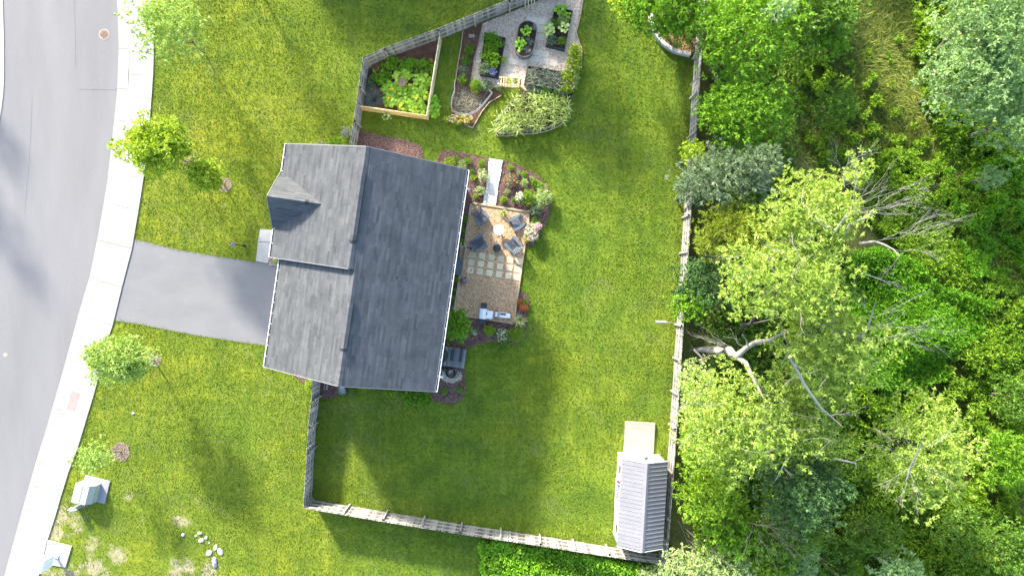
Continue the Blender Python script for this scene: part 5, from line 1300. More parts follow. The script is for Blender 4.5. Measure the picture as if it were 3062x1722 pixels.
# square planter: dry stalks
rng = np.random.default_rng(3); q = np.array(PX([(1580, 199), (1679, 218), (1669, 268), (1571, 247)], .6)); n = 330
u = rng.random((n, 1)); v = rng.random((n, 1)); Bp = (q[0]*(1-u)+q[1]*u)*(1-v)+(q[3]*(1-u)+q[2]*u)*v
a = rng.uniform(0, 6.28, n); Bp = np.concatenate([Bp, rng.uniform(.46, .52, (n, 1))], 1); D = np.stack([np.cos(a), np.sin(a), rng.uniform(.15, 1.2, n)], 1)
DRY = leafm('dry_stalk', (0.07, 0.10, 0.06), (0.16, 0.19, 0.12), (0.34, 0.34, 0.24), .2, KL=1.0)
V, Fq, T = strips(Bp, D, rng.uniform(.3, .75, n), rng.uniform(.022, .04, n), rng.uniform(.8, 2.4, n), 4, rng, rng.uniform(0, 1, n))
o = link('garlic_stalks', mesh_np('garlic_stalks', V, Fq, DRY, T)); setprops(o, 'tangle of dry grey green garlic stalks filling the square planter', 'stalks', kind='stuff')
# stalks in the lower soil bed
q = PX([(1364, 276), (1392, 268), (1425, 290), (1462, 292), (1452, 306), (1425, 330), (1398, 341), (1356, 332)]); n = 270
xs = rng.uniform(min(p[0] for p in q), max(p[0] for p in q), n*2); ys = rng.uniform(min(p[1] for p in q), max(p[1] for p in q), n*2); k = inpoly(xs, ys, q); xs = xs[k][:n]; ys = ys[k][:n]; n = len(xs)
a = rng.uniform(0, 6.28, n); V, Fq, T = strips(np.stack([xs, ys, np.full(n, .03)], 1), np.stack([np.cos(a), np.sin(a), rng.uniform(.1, .9, n)], 1), rng.uniform(.25, .6, n), rng.uniform(.02, .035, n), rng.uniform(.8, 2.2, n), 4, rng, rng.uniform(0, 1, n))
o = link('onion_stalks', mesh_np('onion_stalks', V, Fq, DRY, T)); setprops(o, 'flopped grey green onion stalks in the wire fenced soil bed', 'stalks', kind='stuff')
# narrow strip plants
for k, (px, py, r_, m_, lab) in enumerate(((1404, 147, 14, G_BRT, 'dark leafy plant nearest the slanting fence in the narrow soil strip'), (1395, 181, 13, G_BRT, 'second leafy plant from the slanting fence in the narrow soil strip'), (1388, 214, 12, G_BLU, 'grey green leafy plant, third from the fence in the narrow soil strip'), (1383, 239, 13, G_BRT, 'bright leafy plant at the lower end of the narrow soil strip'))):
    clump('pepper_plant', lab, 'plant', px, py, r_, .5, m_, L=.14, Wd=.06, group='plants in the narrow soil strip')
clump('herb_bush', 'round bright yellow green bush where the soil strip meets the gravel', 'bush', 1423, 257, 18, .6, G_BOX, L=.10, Wd=.025, lai=4)
clump('herb_bush', 'round grey green bush touching the yellow green one at the gravel edge', 'bush', 1454, 259, 17, .6, G_BLU, L=.09, Wd=.03, lai=4)
clump('flower_patch', 'oblong patch of pink orange and yellow flowers at the tip of the soil bed', 'flowers', 1377, 357, (36, 13), .45, G_YEL, L=.09, Wd=.045, lai=4, flowers=(F_PNK, 110, .05))
clump('flower_patch', 'orange zinnias mixed into the oblong flower patch', 'flowers', 1382, 359, (26, 9), .5, G_BRT, L=.09, Wd=.045, lai=1, flowers=(F_ORA, 45, .05))
for k, (px, py, rx, ry, lab) in enumerate(((1720, 160, 18, 24, 'top section of the yellow green zinnia hedge along the gravel yard'), (1717, 198, 19, 24, 'middle section of the yellow green zinnia hedge along the gravel yard'), (1703, 236, 24, 24, 'widest section of the yellow green zinnia hedge next to the square planter'), (1697, 264, 20, 13, 'lowest section of the yellow green zinnia hedge by the corn'))):
    clump('zinnia_hedge', lab, 'flowers', px, py, (rx, ry), .9, G_YEL, L=.15, Wd=.07, lai=6, flowers=(F_PNK if k else F_ORA, 9, .06), group='zinnia hedge')
for k, (px, py, r_, m_, lab) in enumerate(((1597, 276, 16, G_BLU, 'grey green bush between the wooden arch and the corn'), (1632, 277, 17, G_BRT, 'bright green bush between the square planter and the corn'), (1660, 284, 15, G_MID, 'dark green bush behind the corn below the square planter'), (1684, 282, 11, G_BLU, 'small blue green bush by the end of the corn bed'))):
    clump('marigold_bush', lab, 'bush', px, py, r_, .6, m_, L=.10, Wd=.035, lai=4)
# wooden arch
t = thing('garden_arch', 'yellow pine arch with ladder slats over the path into the gravel yard', 'arch', (*P(1527, 277), 0))
AZ = 2.05
for a, b in (((1493, 232), (1541, 236)), ((1488, 251), (1567, 260))): MB().beam(ww(*a, AZ), ww(*b, AZ), .05, .09, t=.8).put('rail', PINE, t)
for i in range(8):
    f = i/7; a = lerp2((1500, 229), (1552, 234), f); b = lerp2((1497, 258), (1550, 264), f)
    MB().beam(ww(*a, AZ+.07), ww(*b, AZ+.07), .04, .04, t=R.uniform(.5, 1)).put('slat', PINE, t)
for a in ((1503, 233), (1556, 240), (1497, 252), (1556, 259)):
    w_ = ww(*a, AZ); MB().box((w_[0], w_[1], AZ/2), (.075, .075, AZ), rotz(-.1), .2).put('post', surf('orange_post', (0.34, 0.2, 0.08), (0.42, 0.26, 0.12), 4, .8), t)
for k, px in enumerate((1522, 1541)): clump('climbing_plant', ('yellow green vine tip on top of the pine arch', 'darker vine clump on the pine arch slats')[k], 'vine', px, 243, (7, 8), .3, (G_YEL, G_MID)[k], AZ+.05, L=.10, Wd=.05, lai=3)
clump('young_sapling', 'small dark sapling at the foot of the pine arch', 'plant', 1491, 268, 6, .5, G_DRK, L=.08, Wd=.04)
# corn: every plant its own object
CORNM = leafm('corn_leaf', (0.13, 0.20, 0.03), (0.27, 0.35, 0.07), (0.48, 0.52, 0.22), .35)
def corn(seed):
    rng = np.random.default_rng(seed); n = 15; a = np.arange(n)*2.6+rng.uniform(-.4, .4, n); z = np.linspace(.25, 1.35, n)
    B = np.stack([.02*np.cos(a), .02*np.sin(a), z], 1); D = np.stack([np.cos(a), np.sin(a), rng.uniform(.5, 1.1, n)], 1)
    return strips(B, D, rng.uniform(.45, .75, n), rng.uniform(.05, .08, n), rng.uniform(2.0, 3.4, n), 5, rng, np.clip(rng.uniform(.1, .95, n), 0, 1))
CMESH = [mesh_np('corn_leaves', *corn(s)[:2], CORNM, corn(s)[2]) for s in (1, 2, 3, 4)]
STK = MB().tube([(0, 0, 0), (.01, 0, .8), (0, .01, 1.5)], [.02, .016, .006], 5).add([(-.03, 0, 1.5), (.03, 0, 1.5), (.08, 0, 1.75), (-.08, .02, 1.75)], [(0, 1, 2, 3)]).mesh('corn_stalk', surf('corn_stalk', (0.26, 0.32, 0.12), (0.36, 0.4, 0.18), 5))
cq = PX(CORN_BED, 0.9); rr = random.Random(4); cnt = 0; spots = []
for i in range(4000):
    x = rr.uniform(min(p[0] for p in cq), max(p[0] for p in cq)); y = rr.uniform(min(p[1] for p in cq), max(p[1] for p in cq))
    px, py = 1531+x*F/(H-.9), 861-y*F/(H-.9)
    if py < 290+(px-1640)*.05 or px > 1700: continue
    lim = 401-max(0, (px-1560))*.27
    if py > lim-6: continue
    if not inpoly(np.array([x]), np.array([y]), cq)[0]: continue
    if any((x-a)**2+(y-b)**2 < .105 for a, b in spots): continue
    spots.append((x, y))
for i, (x, y) in enumerate(spots[:120]):
    t = thing('corn_plant', 'pale green corn plant with arching leaves in the curved wire fenced bed', 'corn', (x, y, .03), group='corn plants in the curved bed')
    a = rr.uniform(0, 6.28); s = rr.uniform(.75, 1.05)
    t.scale = (s, s, s); t.rotation_euler = (rr.uniform(-.12, .12), rr.uniform(-.12, .12), a)
    link('leaves', CMESH[i % 4], t, loc=(0, 0, 0)); link('stalk', STK, t, loc=(0, 0, 0))
clump('flower_patch', 'cream flowering weeds at the pointed end of the corn bed', 'flowers', 1497, 385, (17, 17), .4, G_PAL, L=.07, Wd=.035, lai=4, flowers=(F_WHT, 60, .035))
# wire rings
WIRE = surf('galvanised_wire', (0.34, 0.35, 0.37), (0.46, 0.47, 0.49), 3, .5, 0, 1, .5)
def wirefence(label, pts, hgt, dens=.11):
    q = [Vector((*p, 0)) for p in PX(pts)]; t = thing('wire_fence', label, 'fence', tuple(q[0])); mb = MB(); st = MB(); 
    acc = 0
    for a, b in zip(q[:-1], q[1:]):
        L = (b-a).length; d = (b-a)/L; nn_ = Vector((-d.y, d.x, 0))
        for z in (.06, .06+hgt*.25, .06+hgt*.5, .06+hgt*.75, .06+hgt): mb.beam(a+Vector((0, 0, z)), b+Vector((0, 0, z)), .012 if z < hgt else .02, .008 if z < hgt else .02)
        n = max(1, int(L/dens))
        for i in range(n): p = a+d*(L*i/n); mb.beam(p+Vector((0, 0, .03)), p+d*.05+Vector((0, 0, hgt+.05)), .009, .009)
        p = a; st.box(p+Vector((0, 0, hgt/2+.06)), (.03, .03, hgt+.14))
    mb.put('wire_mesh', WIRE, t, kind='stuff'); st.put('stakes', surf('stake_wood', (0.5, 0.46, 0.4), (0.6, 0.56, 0.5), 3), t, kind='stuff')
wirefence('curved wire mesh fence round the corn bed', [(1548, 288), (1535, 302), (1522, 318), (1500, 345), (1484, 367), (1481, 385), (1483, 397), (1492, 403), (1522, 403), (1552, 397), (1594, 395), (1633, 388), (1667, 374), (1689, 355), (1701, 329), (1711, 292)], .55)
wirefence('low curved wire mesh fence round the onion stalks', [(1361, 250), (1361, 275), (1353, 300), (1351, 320), (1354, 337), (1375, 345), (1398, 348), (1423, 338), (1447, 315), (1466, 292), (1472, 285), (1462, 275)], .5)
# timber and board edging of the beds
def edging(nm, label, pts, w=.05, hgt=.12, mat=TIM):
    q = [Vector((*p, 0)) for p in PX(pts)]; t = thing('bed_edging', label, 'edging', tuple(q[0]))
    for a, b in zip(q[:-1], q[1:]): d = (b-a).normalized(); MB().beam(a+Vector((0, 0, hgt/2)), b+Vector((0, 0, hgt/2))-d*.01, w, hgt, t=R.uniform(.2, .9)).put('edge_board', mat, t)
ETAN = surf('tan_edging', (0.40, 0.28, 0.19), (0.52, 0.39, 0.28), 3, .9, .2, 20, .2, tint=.15, K=0.95)
edging('a', 'tan edging boards on the lawn side of the narrow soil strip', [(1385, 93), (1379, 140), (1372, 180), (1361, 250)], mat=ETAN)
edging('a', 'tan edging boards between the narrow soil strip and the pale gravel', [(1444, 71), (1432, 130), (1418, 180), (1412, 222), (1411, 246)], mat=ETAN)
edging('a', 'curved tan edging round the pointed end of the onion bed', [(1500, 286), (1482, 297), (1463, 308), (1441, 335), (1427, 360), (1413, 384), (1397, 376), (1388, 372)], mat=ETAN)
edging('a', 'brown curved edging along the outside of the corn bed', [(1480, 400), (1491, 408), (1522, 408), (1552, 403), (1594, 401), (1633, 394), (1669, 380), (1693, 358), (1706, 330)], mat=ETAN)
edging('a', 'tan edging boards between the gravel yard and the open lawn', [(1744, -5), (1734, 54), (1723, 100)], mat=ETAN)
edging('a', 'tan edging behind the zinnia hedge', [(1723, 100), (1731, 128), (1740, 150), (1738, 200)], mat=ETAN)
x, y = P(1411, 109); o = tile(x, y, .38, 0.05, .0, .06, .5).put('stepping_stone', surf('pink_stone', (0.48, 0.40, 0.36), (0.55, 0.47, 0.42), 3)); o.scale = (1, .6, 1); single(o, 'single pink rectangular stone lying in the brown soil by the fence', 'paving stone')
# lattice fences round the squash bed
def lattice(label, a, b, hgt, mat):
    A = Vector((*P(*a), 0)); B = Vector((*P(*b), 0)); L = (B-A).length; d = (B-A)/L; t = thing('lattice_fence', label, 'fence', tuple(A), group=None); mb = MB(); nr = Vector((-d.y, d.x, 0))
    sp_ = .22; k = int((L+hgt)/sp_)
    for i in range(k+1):
        s = i*sp_
        for sg in (1, -1):
            x0, z0 = (s-hgt, 0) if sg > 0 else (s, 0); x1, z1 = (s, hgt) if sg > 0 else (s-hgt, hgt)
            if x0 > x1: x0, z0, x1, z1 = x1, z1, x0, z0
            if x0 < 0: z0 += (z1-z0)*(0-x0)/(x1-x0); x0 = 0
            if x1 > L: z1 = z0+(z1-z0)*(L-x0)/(x1-x0); x1 = L
            if x1-x0 < .03: continue
            mb.beam(A+d*x0+nr*.008*sg+Vector((0, 0, z0+.05)), A+d*x1+nr*.008*sg+Vector((0, 0, z1+.05)), .010, .055, up=(-d.x*.7*sg, -d.y*.7*sg, .7), t=R.uniform(.2, .9))
    mb.put('lattice_slats', mat, t, kind='stuff')
    for z in (.05, hgt+.05): MB().beam(A+Vector((0, 0, z)), B+Vector((0, 0, z)), .05, .05, t=.9).put('rail', mat, t)
    n = 4
    for i in range(n+1): MB().box(A+d*L*i/n+Vector((0, 0, hgt/2+.04)), (.06, .06, hgt+.08), rotz(math.atan2(d.y, d.x)), .5).put('post', mat, t)
lattice('honey coloured lattice fence at the foot of the squash bed', (1087, 330), (1281, 358), 1.0, PINE)
lattice('pale lattice fence between the squash bed and the grass strip', (1281.5, 356), (1319, 128), 1.0, surf('pale_lattice', (0.66, 0.54, 0.30), (0.78, 0.68, 0.44), 4, .8, .2, 20, .2, tint=.15, K=0.95))
# squash: each plant a thing, each large leaf a part
SQL = 'squash plant with round yellow green leaves and orange blossoms inside the lattice fenced bed'
for k, (px, py, rx, ry, nl, m_, fl, lab) in enumerate(((1166, 193, 26, 20, 26, 'mid', 0, 'leafy squash plant at the top of the bed nearest the slanting fence'), (1224, 196, 26, 20, 26, 'mid', 0, 'squash plant at the top of the bed beside bare soil by the slanting fence'), (1276, 204, 23, 22, 26, 'mid', 0, 'squash plant in the upper corner of the bed by the pale lattice'), (1140, 232, 30, 22, 30, 'mid', 1, 'dark leafed squash plant between the tall fence and the terracotta dish'), (1205, 228, 30, 20, 26, 'sq', 2, 'squash plant with orange blossoms just above the terracotta dish'), (1262, 245, 28, 24, 34, 'sq', 0, 'squash plant beside the terracotta dish, towards the pale lattice'), (1168, 264, 28, 20, 28, 'sq', 2, 'squash plant below the terracotta dish on the tall fence side'), (1220, 275, 30, 22, 32, 'sq', 1, 'squash plant in the middle of the bed just below the terracotta dish'), (1258, 290, 26, 24, 30, 'sq', 2, 'squash plant by the pale lattice in the lower half of the bed'), (1170, 300, 24, 22, 28, 'sq', 2, 'squash plant next to the grey lavender clump'), (1212, 313, 28, 20, 30, 'sq', 2, 'squash plant at the foot of the bed by the honey coloured lattice'), (1255, 328, 24, 15, 20, 'sq', 1, 'squash plant in the lower corner where both lattices meet'))):
    clump('vegetable_plant', lab.replace('leafy squash plant', 'leafy green plant').replace('dark leafed squash', 'leafy').replace('squash plant', 'small leaved plant'), 'plant', px, py, (rx*.95, ry*.95), .6, MATS['leaf_squash_green'], L=.17, Wd=.085, lai=4, group='leafy plants at the top of the lattice bed') if k < 4 else bigleaf_plant('squash_plant', lab, 'plant', px, py, (rx, ry), .0, int(nl*1.5), .235, m_, group='squash plants in the lattice bed', flowers=fl)
    clump('x', None, None, px, py, (rx*.95, ry*.95), .26, G_BRT, L=.14, Wd=.09, lai=1.2) if False else None
bigleaf_plant('squash_plant', 'squash plant that grew out through the pale lattice onto the grass', 'plant', 1301, 322, (15, 36), .0, 36, .24, 'mid')
bigleaf_plant('squash_plant', 'trailing squash vine hanging over the honey coloured lattice', 'plant', 1158, 350, (18, 9), .1, 8, .17, 'pale')
bladeclump('lavender_bush', 'spiky grey green lavender clump in the corner of the squash bed', 'bush', 1117, 297, 30, .6, G_LAV, 0, 420, .02, 1.0)
clump('herb_bush', 'dark grey green leafy herb against the tall fence above the lavender', 'bush', 1112, 248, (15, 18), .5, G_BLU, L=.12, Wd=.05)
x, y = P(1202.4, 246, .75)
t = thing('bird_bath', 'round terracotta dish standing among the squash leaves', 'bird bath', (x, y, 0)); TC = surf('terracotta', (0.34, 0.22, 0.15), (0.44, 0.30, 0.22), 6, .9, .2, 20)
MB().lathe((x, y, .70), [(.08, -.04), (.20, -.02), (.265, .05), (.27, .08), (.245, .08), (.22, .03), (.05, .02), (.035, .05), (0, .055)], 28).put('bowl', TC, t); MB().lathe((x, y, 0), [(.16, 0), (.15, .04), (.06, .1), (.05, .66)], 14).put('pedestal', TC, t)

# ------------------------------------------------------------------ flower beds round the patio
def c5(x, y): return 1300+x/5.3675, 430+y/5.3675
BX = [((525, 275), 10.5, 'beside the striped grasses at the house corner'), ((755, 320), 11, 'at the top of the bed close to the pale stone path'), ((1225, 385), 9.5, 'at the far end of the pale stone path, lawn side'), ((1440, 490), 10, 'in the curved outer edge of the bed beside the red rose'), ((1605, 620), 11, 'between the outer bed edge and the big variegated bush'), ((1105, 900), 11, 'just above the patio beside the pale stone path'), ((650, 840), 8, 'small and touching a pale hosta near the house gutter'), ((490, 1200), 9.5, 'in the dark strip between house and patio, uppermost of the row'), ((450, 1385), 9, 'second in the dark strip between house and patio'), ((435, 1560), 8.5, 'third in the dark strip, right above the dog'), ((345, 2185), 8.5, 'in the dark strip just below the grey step'), ((300, 2335), 7, 'small and dim in the dark strip below the grey step'), ((280, 2355+110), 7, 'near the rounded tree in the dark strip')]
for k, ((a, b), r_, w_) in enumerate(BX):
    px, py = c5(a, b); shrub('boxwood_ball', 'round clipped boxwood ball '+w_, 'shrub', px, py, r_, .42, G_BOX if k < 7 else G_BRT, L=.055, Wd=.03, lai=5.5, lobe=.6, group='boxwood balls')
for px, py, lab in ((1328.5, 1170, 'small grassy green shrub in the reddish mulch nearest the white gutter'), (1373, 1166, 'small grassy green shrub in the reddish mulch nearest the lawn')):
    shrub('mulch_shrub', lab, 'shrub', px, py, 9.5, .4, G_BRT, L=.10, Wd=.025, lai=4)
PER = [
 (1342, 486, (19, 14), .4, G_YEL, .16, .04, None, 'pale striped grass clump by the house corner in the upper bed'),
 (1381, 494, (15, 14), .4, G_CRM, .16, .03, None, 'green and cream striped grass beside the first boxwood ball'),
 (1366, 474, 8, .35, G_BOX, .07, .035, None, 'small yellow green bush at the top edge of the upper bed'),
 (1410, 514, (8, 10), .4, G_MID, .10, .05, None, 'small dark green plant next to the white gutter end'),
 (1415.5, 531.5, 10, .35, G_YEL, .13, .04, None, 'spiky yellow green hosta below the dark green plant'),
 (1444, 525, (17, 20), .7, G_PAL, .07, .035, (F_PNK, 26, .06), 'loose pink flowering rose beside the pale stone path on the house side'),
 (1435, 570, (14, 15), .45, G_CRM, .13, .06, None, 'pale variegated hosta in the middle of the bed on the house side'),
 (1529, 538, (23, 22), .6, G_BLU, .07, .035, (F_RED, 30, .07), 'grey green rose bush with red blooms on the lawn side of the stone path'),
 (1568, 547, (13, 14), .6, G_PAL, .07, .035, None, 'pale grey green bush between the red rose and a boxwood ball'),
 (1549, 517, (6, 8), .35, G_CRM, .08, .04, None, 'small pale plant between two boxwood balls above the red rose'),
 (1588, 533, (5, 7), .3, G_CRM, .07, .03, None, 'tiny pale plant at the outer curve of the bed'),
 (1583, 590, (24, 26), .9, G_BOX, .10, .05, None, 'large bright green bush in the middle of the outer bed'),
 (1612, 556, (13, 12), .8, G_BRT, .12, .06, None, 'bright green leafy top of the bush at the outer bed curve'),
 (1555, 589, 15, .8, G_CRM, .08, .05, (F_WHT, 70, .06), 'cream white flowering hydrangea touching the large bright green bush'),
 (1538, 600, (10, 8), .4, G_MID, .08, .04, None, 'low green plant beside the cream hydrangea'),
 (1622, 590, (28, 34), 1.0, G_PAL, .09, .04, (F_WHT, 20, .05), 'big variegated grey green bush at the outermost curve of the bed'),
 (1602, 628, (20, 17), .7, G_BLU, .12, .06, None, 'grey green bush with round pale leaves above the patio corner'),
 (1516, 575, (10, 9), .2, G_CRM, .05, .02, None, 'wispy small plant in open mulch below the red rose'),
 (1600, 661, 13, .5, G_MID, .10, .05, None, 'dark green perennial just above the pink hydrangea'),
 (1589, 695, (23, 28), .8, G_PAL, .08, .05, (F_PNK, 150, .07), 'large pale pink hydrangea hanging over the patio edge'),
 (1608, 676, 11, .95, G_PAL, .07, .04, (F_MAG, 60, .06), 'magenta and white flower head beside the pale pink hydrangea'),
 (1574, 719, 7, .3, G_YEL, .06, .04, None, 'small yellow bush at the lower end of the hydrangea'),
 (1507, 637, 10, .45, G_YEL, .08, .05, (F_WHT, 12, .05), 'yellow green potted plant on the patio between the upper two chairs'),
 (1565, 919, (14, 12), .6, L_NAN, .08, .03, (F_RED, 20, .05), 'orange red nandina at the lower lawn edge of the patio'),
 (1553, 905, 10, .5, L_NAN, .08, .03, None, 'bronze green nandina between patio timber and the orange red one'),
 (1572, 903, 8, .45, G_BRT, .09, .04, None, 'small bright green plant above the orange red nandina'),
 (1463, 987, (19, 15), .55, G_YEL, .10, .03, None, 'feathery yellow green bush in reddish mulch below the white grill'),
 (1502, 1000, (19, 25), .6, G_MID, .08, .05, (F_WHT, 75, .05), 'white flowering bush between the two yellow green bushes below the patio'),
 (1544, 999, (25, 25), .8, G_BOX, .06, .03, None, 'dense round olive green bush at the outer corner below the patio'),
 (1419, 994, 9, .25, G_CRM, .06, .03, (F_WHT, 16, .05), 'small wilted cream plant alone in the reddish mulch'),
 (1245, 1187, (48, 27), .8, G_BRT, .17, .10, None, 'wide broad leaved green bush against the south side of the house'),
 (1172, 1172, (20, 14), .6, G_BOX, .15, .08, None, 'small bright broad leaved bush against the south side of the house'),
 (1127, 1166, (10, 6), .4, G_MID, .10, .05, None, 'sparse low sprout by the south wall between cart and bushes'),
 (1052, 1162, (9, 8), .4, G_MID, .10, .05, None, 'weedy plant beside the garden cart'),
 (923, 1150, (13, 16), .8, G_YEL, .10, .05, None, 'yellow green shrub outside the tall fence at the garage corner'),
 (1010, 423, (32, 15), .9, G_BOX, .10, .05, None, 'yellow green bush at the north wall beside the tall fence'),
 (1034, 398, (13, 15), .7, G_LAV, .16, .02, None, 'silvery grey grass clump against the outside of the tall fence'),
 (962, 432, (14, 6), .7, G_LAV, .14, .03, None, 'dull grey purple bush half hidden by the roof edge'),
 (830, 780, (16, 12), .35, G_CRM, .12, .04, None, 'pale spiky plant in the small pebble bed at the garage corner'),
]
for (px, py, r_, h_, m_, L_l, W_l, fl, lab) in PER:
    shrub('garden_shrub', lab, 'shrub', px, py, r_, h_, m_, L=L_l, Wd=W_l, flowers=fl, lai=4.2)
q = PX([(806, 770), (843, 776), (838, 798), (806, 791)]); r_ = thing('pebble_bed', None, None, kind='structure'); sheet('surface', q, .03, MULCHD, r_)
tinted_chips('river_pebbles', q, 260, .12, .09, .035, ((0.16, 0.12, 0.10), (0.32, 0.27, 0.23), (0.52, 0.48, 0.43)), r_, RNG, .05)
bladeclump('yucca', 'spiky cream striped yucca at the lower corner of the patio', 'plant', 1555, 957, 21, .6, leafm('yucca_leaf', (0.20, 0.24, 0.06), (0.42, 0.43, 0.18), (0.6, 0.58, 0.34), .2), 0, 75, .05, .5, 3)

# small tree at the house
tree('house_tree', 'dense rounded green tree between the white gutter and the patio', 'tree', 1368, 974, 2.4, (42, 56), G_BRT, rz=1.5, base=(1372, 975), L=.15, Wd=.075, seed=11, lobes=24, lobe=.42, lai=5, tr=.06)

# ------------------------------------------------------------------ street trees
tree('street_tree', 'airy feathery pale green tree overhanging the pavement at the top of the lawn', 'tree', 508, 82, 4.8, (118, 108), G_STR, rz=2.1, base=(612, 158), L=.20, Wd=.07, seed=21, lobes=40, lobe=.26, lai=3.0, m=8, tr=.06)
tree('street_tree', 'full rounded light green maple overhanging the pavement above the driveway', 'tree', 470, 440, 4.3, (108, 88), G_YEL, rz=1.9, base=(575, 492), L=.20, Wd=.11, seed=22, lobes=50, lobe=.24, lai=9.5, tr=.06)
tree('street_tree', 'small dark green tree growing against the rounded maple', 'tree', 615, 523, 2.7, (56, 56), G_YEL, rz=1.3, base=(672, 553), L=.17, Wd=.09, seed=23, lobes=26, lobe=.3, lai=7.5, tr=.045)
tree('street_tree', 'light green oak-like street tree below the driveway overhanging the pavement', 'tree', 355, 1070, 4.2, (104, 76), G_STR, rz=1.7, base=(460, 1076), L=.24, Wd=.075, seed=24, lobes=36, lobe=.26, lai=7, m=7, tr=.06)
tree('street_tree', 'thin low young street tree with pale leaves above the transformer box', 'tree', 278, 1368, 2.9, (62, 52), G_STR, rz=1.0, base=(362, 1350), L=.17, Wd=.08, seed=25, lobes=16, lobe=.30, lai=2.0, tr=.04)
clump('leaf_tuft', 'single detached tuft of green leaves over the pavement beside the maple', 'leaves', 350, 455, 10, .4, G_YEL, 3.6, L=.2, Wd=.1, lai=2.2)
# trees and the neighbour's house out of view whose shade falls into the picture
for k, (px, py, z, r_, s) in enumerate(((640, -215, 5.5, 100, 31), (905, -330, 6, 105, 32), (1440, -430, 6.5, 135, 33), (-430, -120, 4.6, 60, 34), (-445, 180, 4.9, 70, 35))):
    tree('street_tree', ['broad tree beyond the top edge shading the front lawn', 'second broad tree beyond the top edge shading the lawn by the slanting fence', 'tall tree beyond the top edge shading the open lawn', 'tree across the road shading the asphalt near the top', 'tree across the road shading the asphalt beside the driveway'][k], 'tree', px, py, z, r_, G_MID, rz=2.6, L=.4, Wd=.22, seed=s, lobes=14, lobe=.4, lai=6 if k == 2 else 2.4)
nb = thing('neighbour_house', 'grey roofed neighbouring house beyond the slanting fence', 'house', (-9.4, 31.0, 0)); mb = MB()
x0, x1, y0, y1 = -16.8, -2.0, 26.4, 35.6; ym = 31.0
mb.add([(x0, y0, 0), (x0, y1, 0), (x0, y1, 5.4), (x0, ym, 7.9), (x0, y0, 5.4), (x1, y0, 0), (x1, y1, 0), (x1, y1, 5.4), (x1, ym, 7.9), (x1, y0, 5.4)], [(4, 3, 2, 1, 0), (5, 6, 7, 8, 9)]+[((i+1) % 5, (i+1) % 5+5, i+5, i) for i in range(5)]); mb.put('wall', SIDING, nb)
for s in (-1, 1): MB().add([(x0-.3, ym, 8.12), (x1+.3, ym, 8.12), (x1+.3, ym+s*5.0, 5.35), (x0-.3, ym+s*5.0, 5.35), (x0-.3, ym, 7.95), (x1+.3, ym, 7.95), (x1+.3, ym+s*5.0, 5.2), (x0-.3, ym+s*5.0, 5.2)], [(0, 1, 2, 3), (7, 6, 5, 4), (0, 4, 5, 1), (1, 5, 6, 2), (2, 6, 7, 3), (3, 7, 4, 0)]).put('roof', SH, nb)

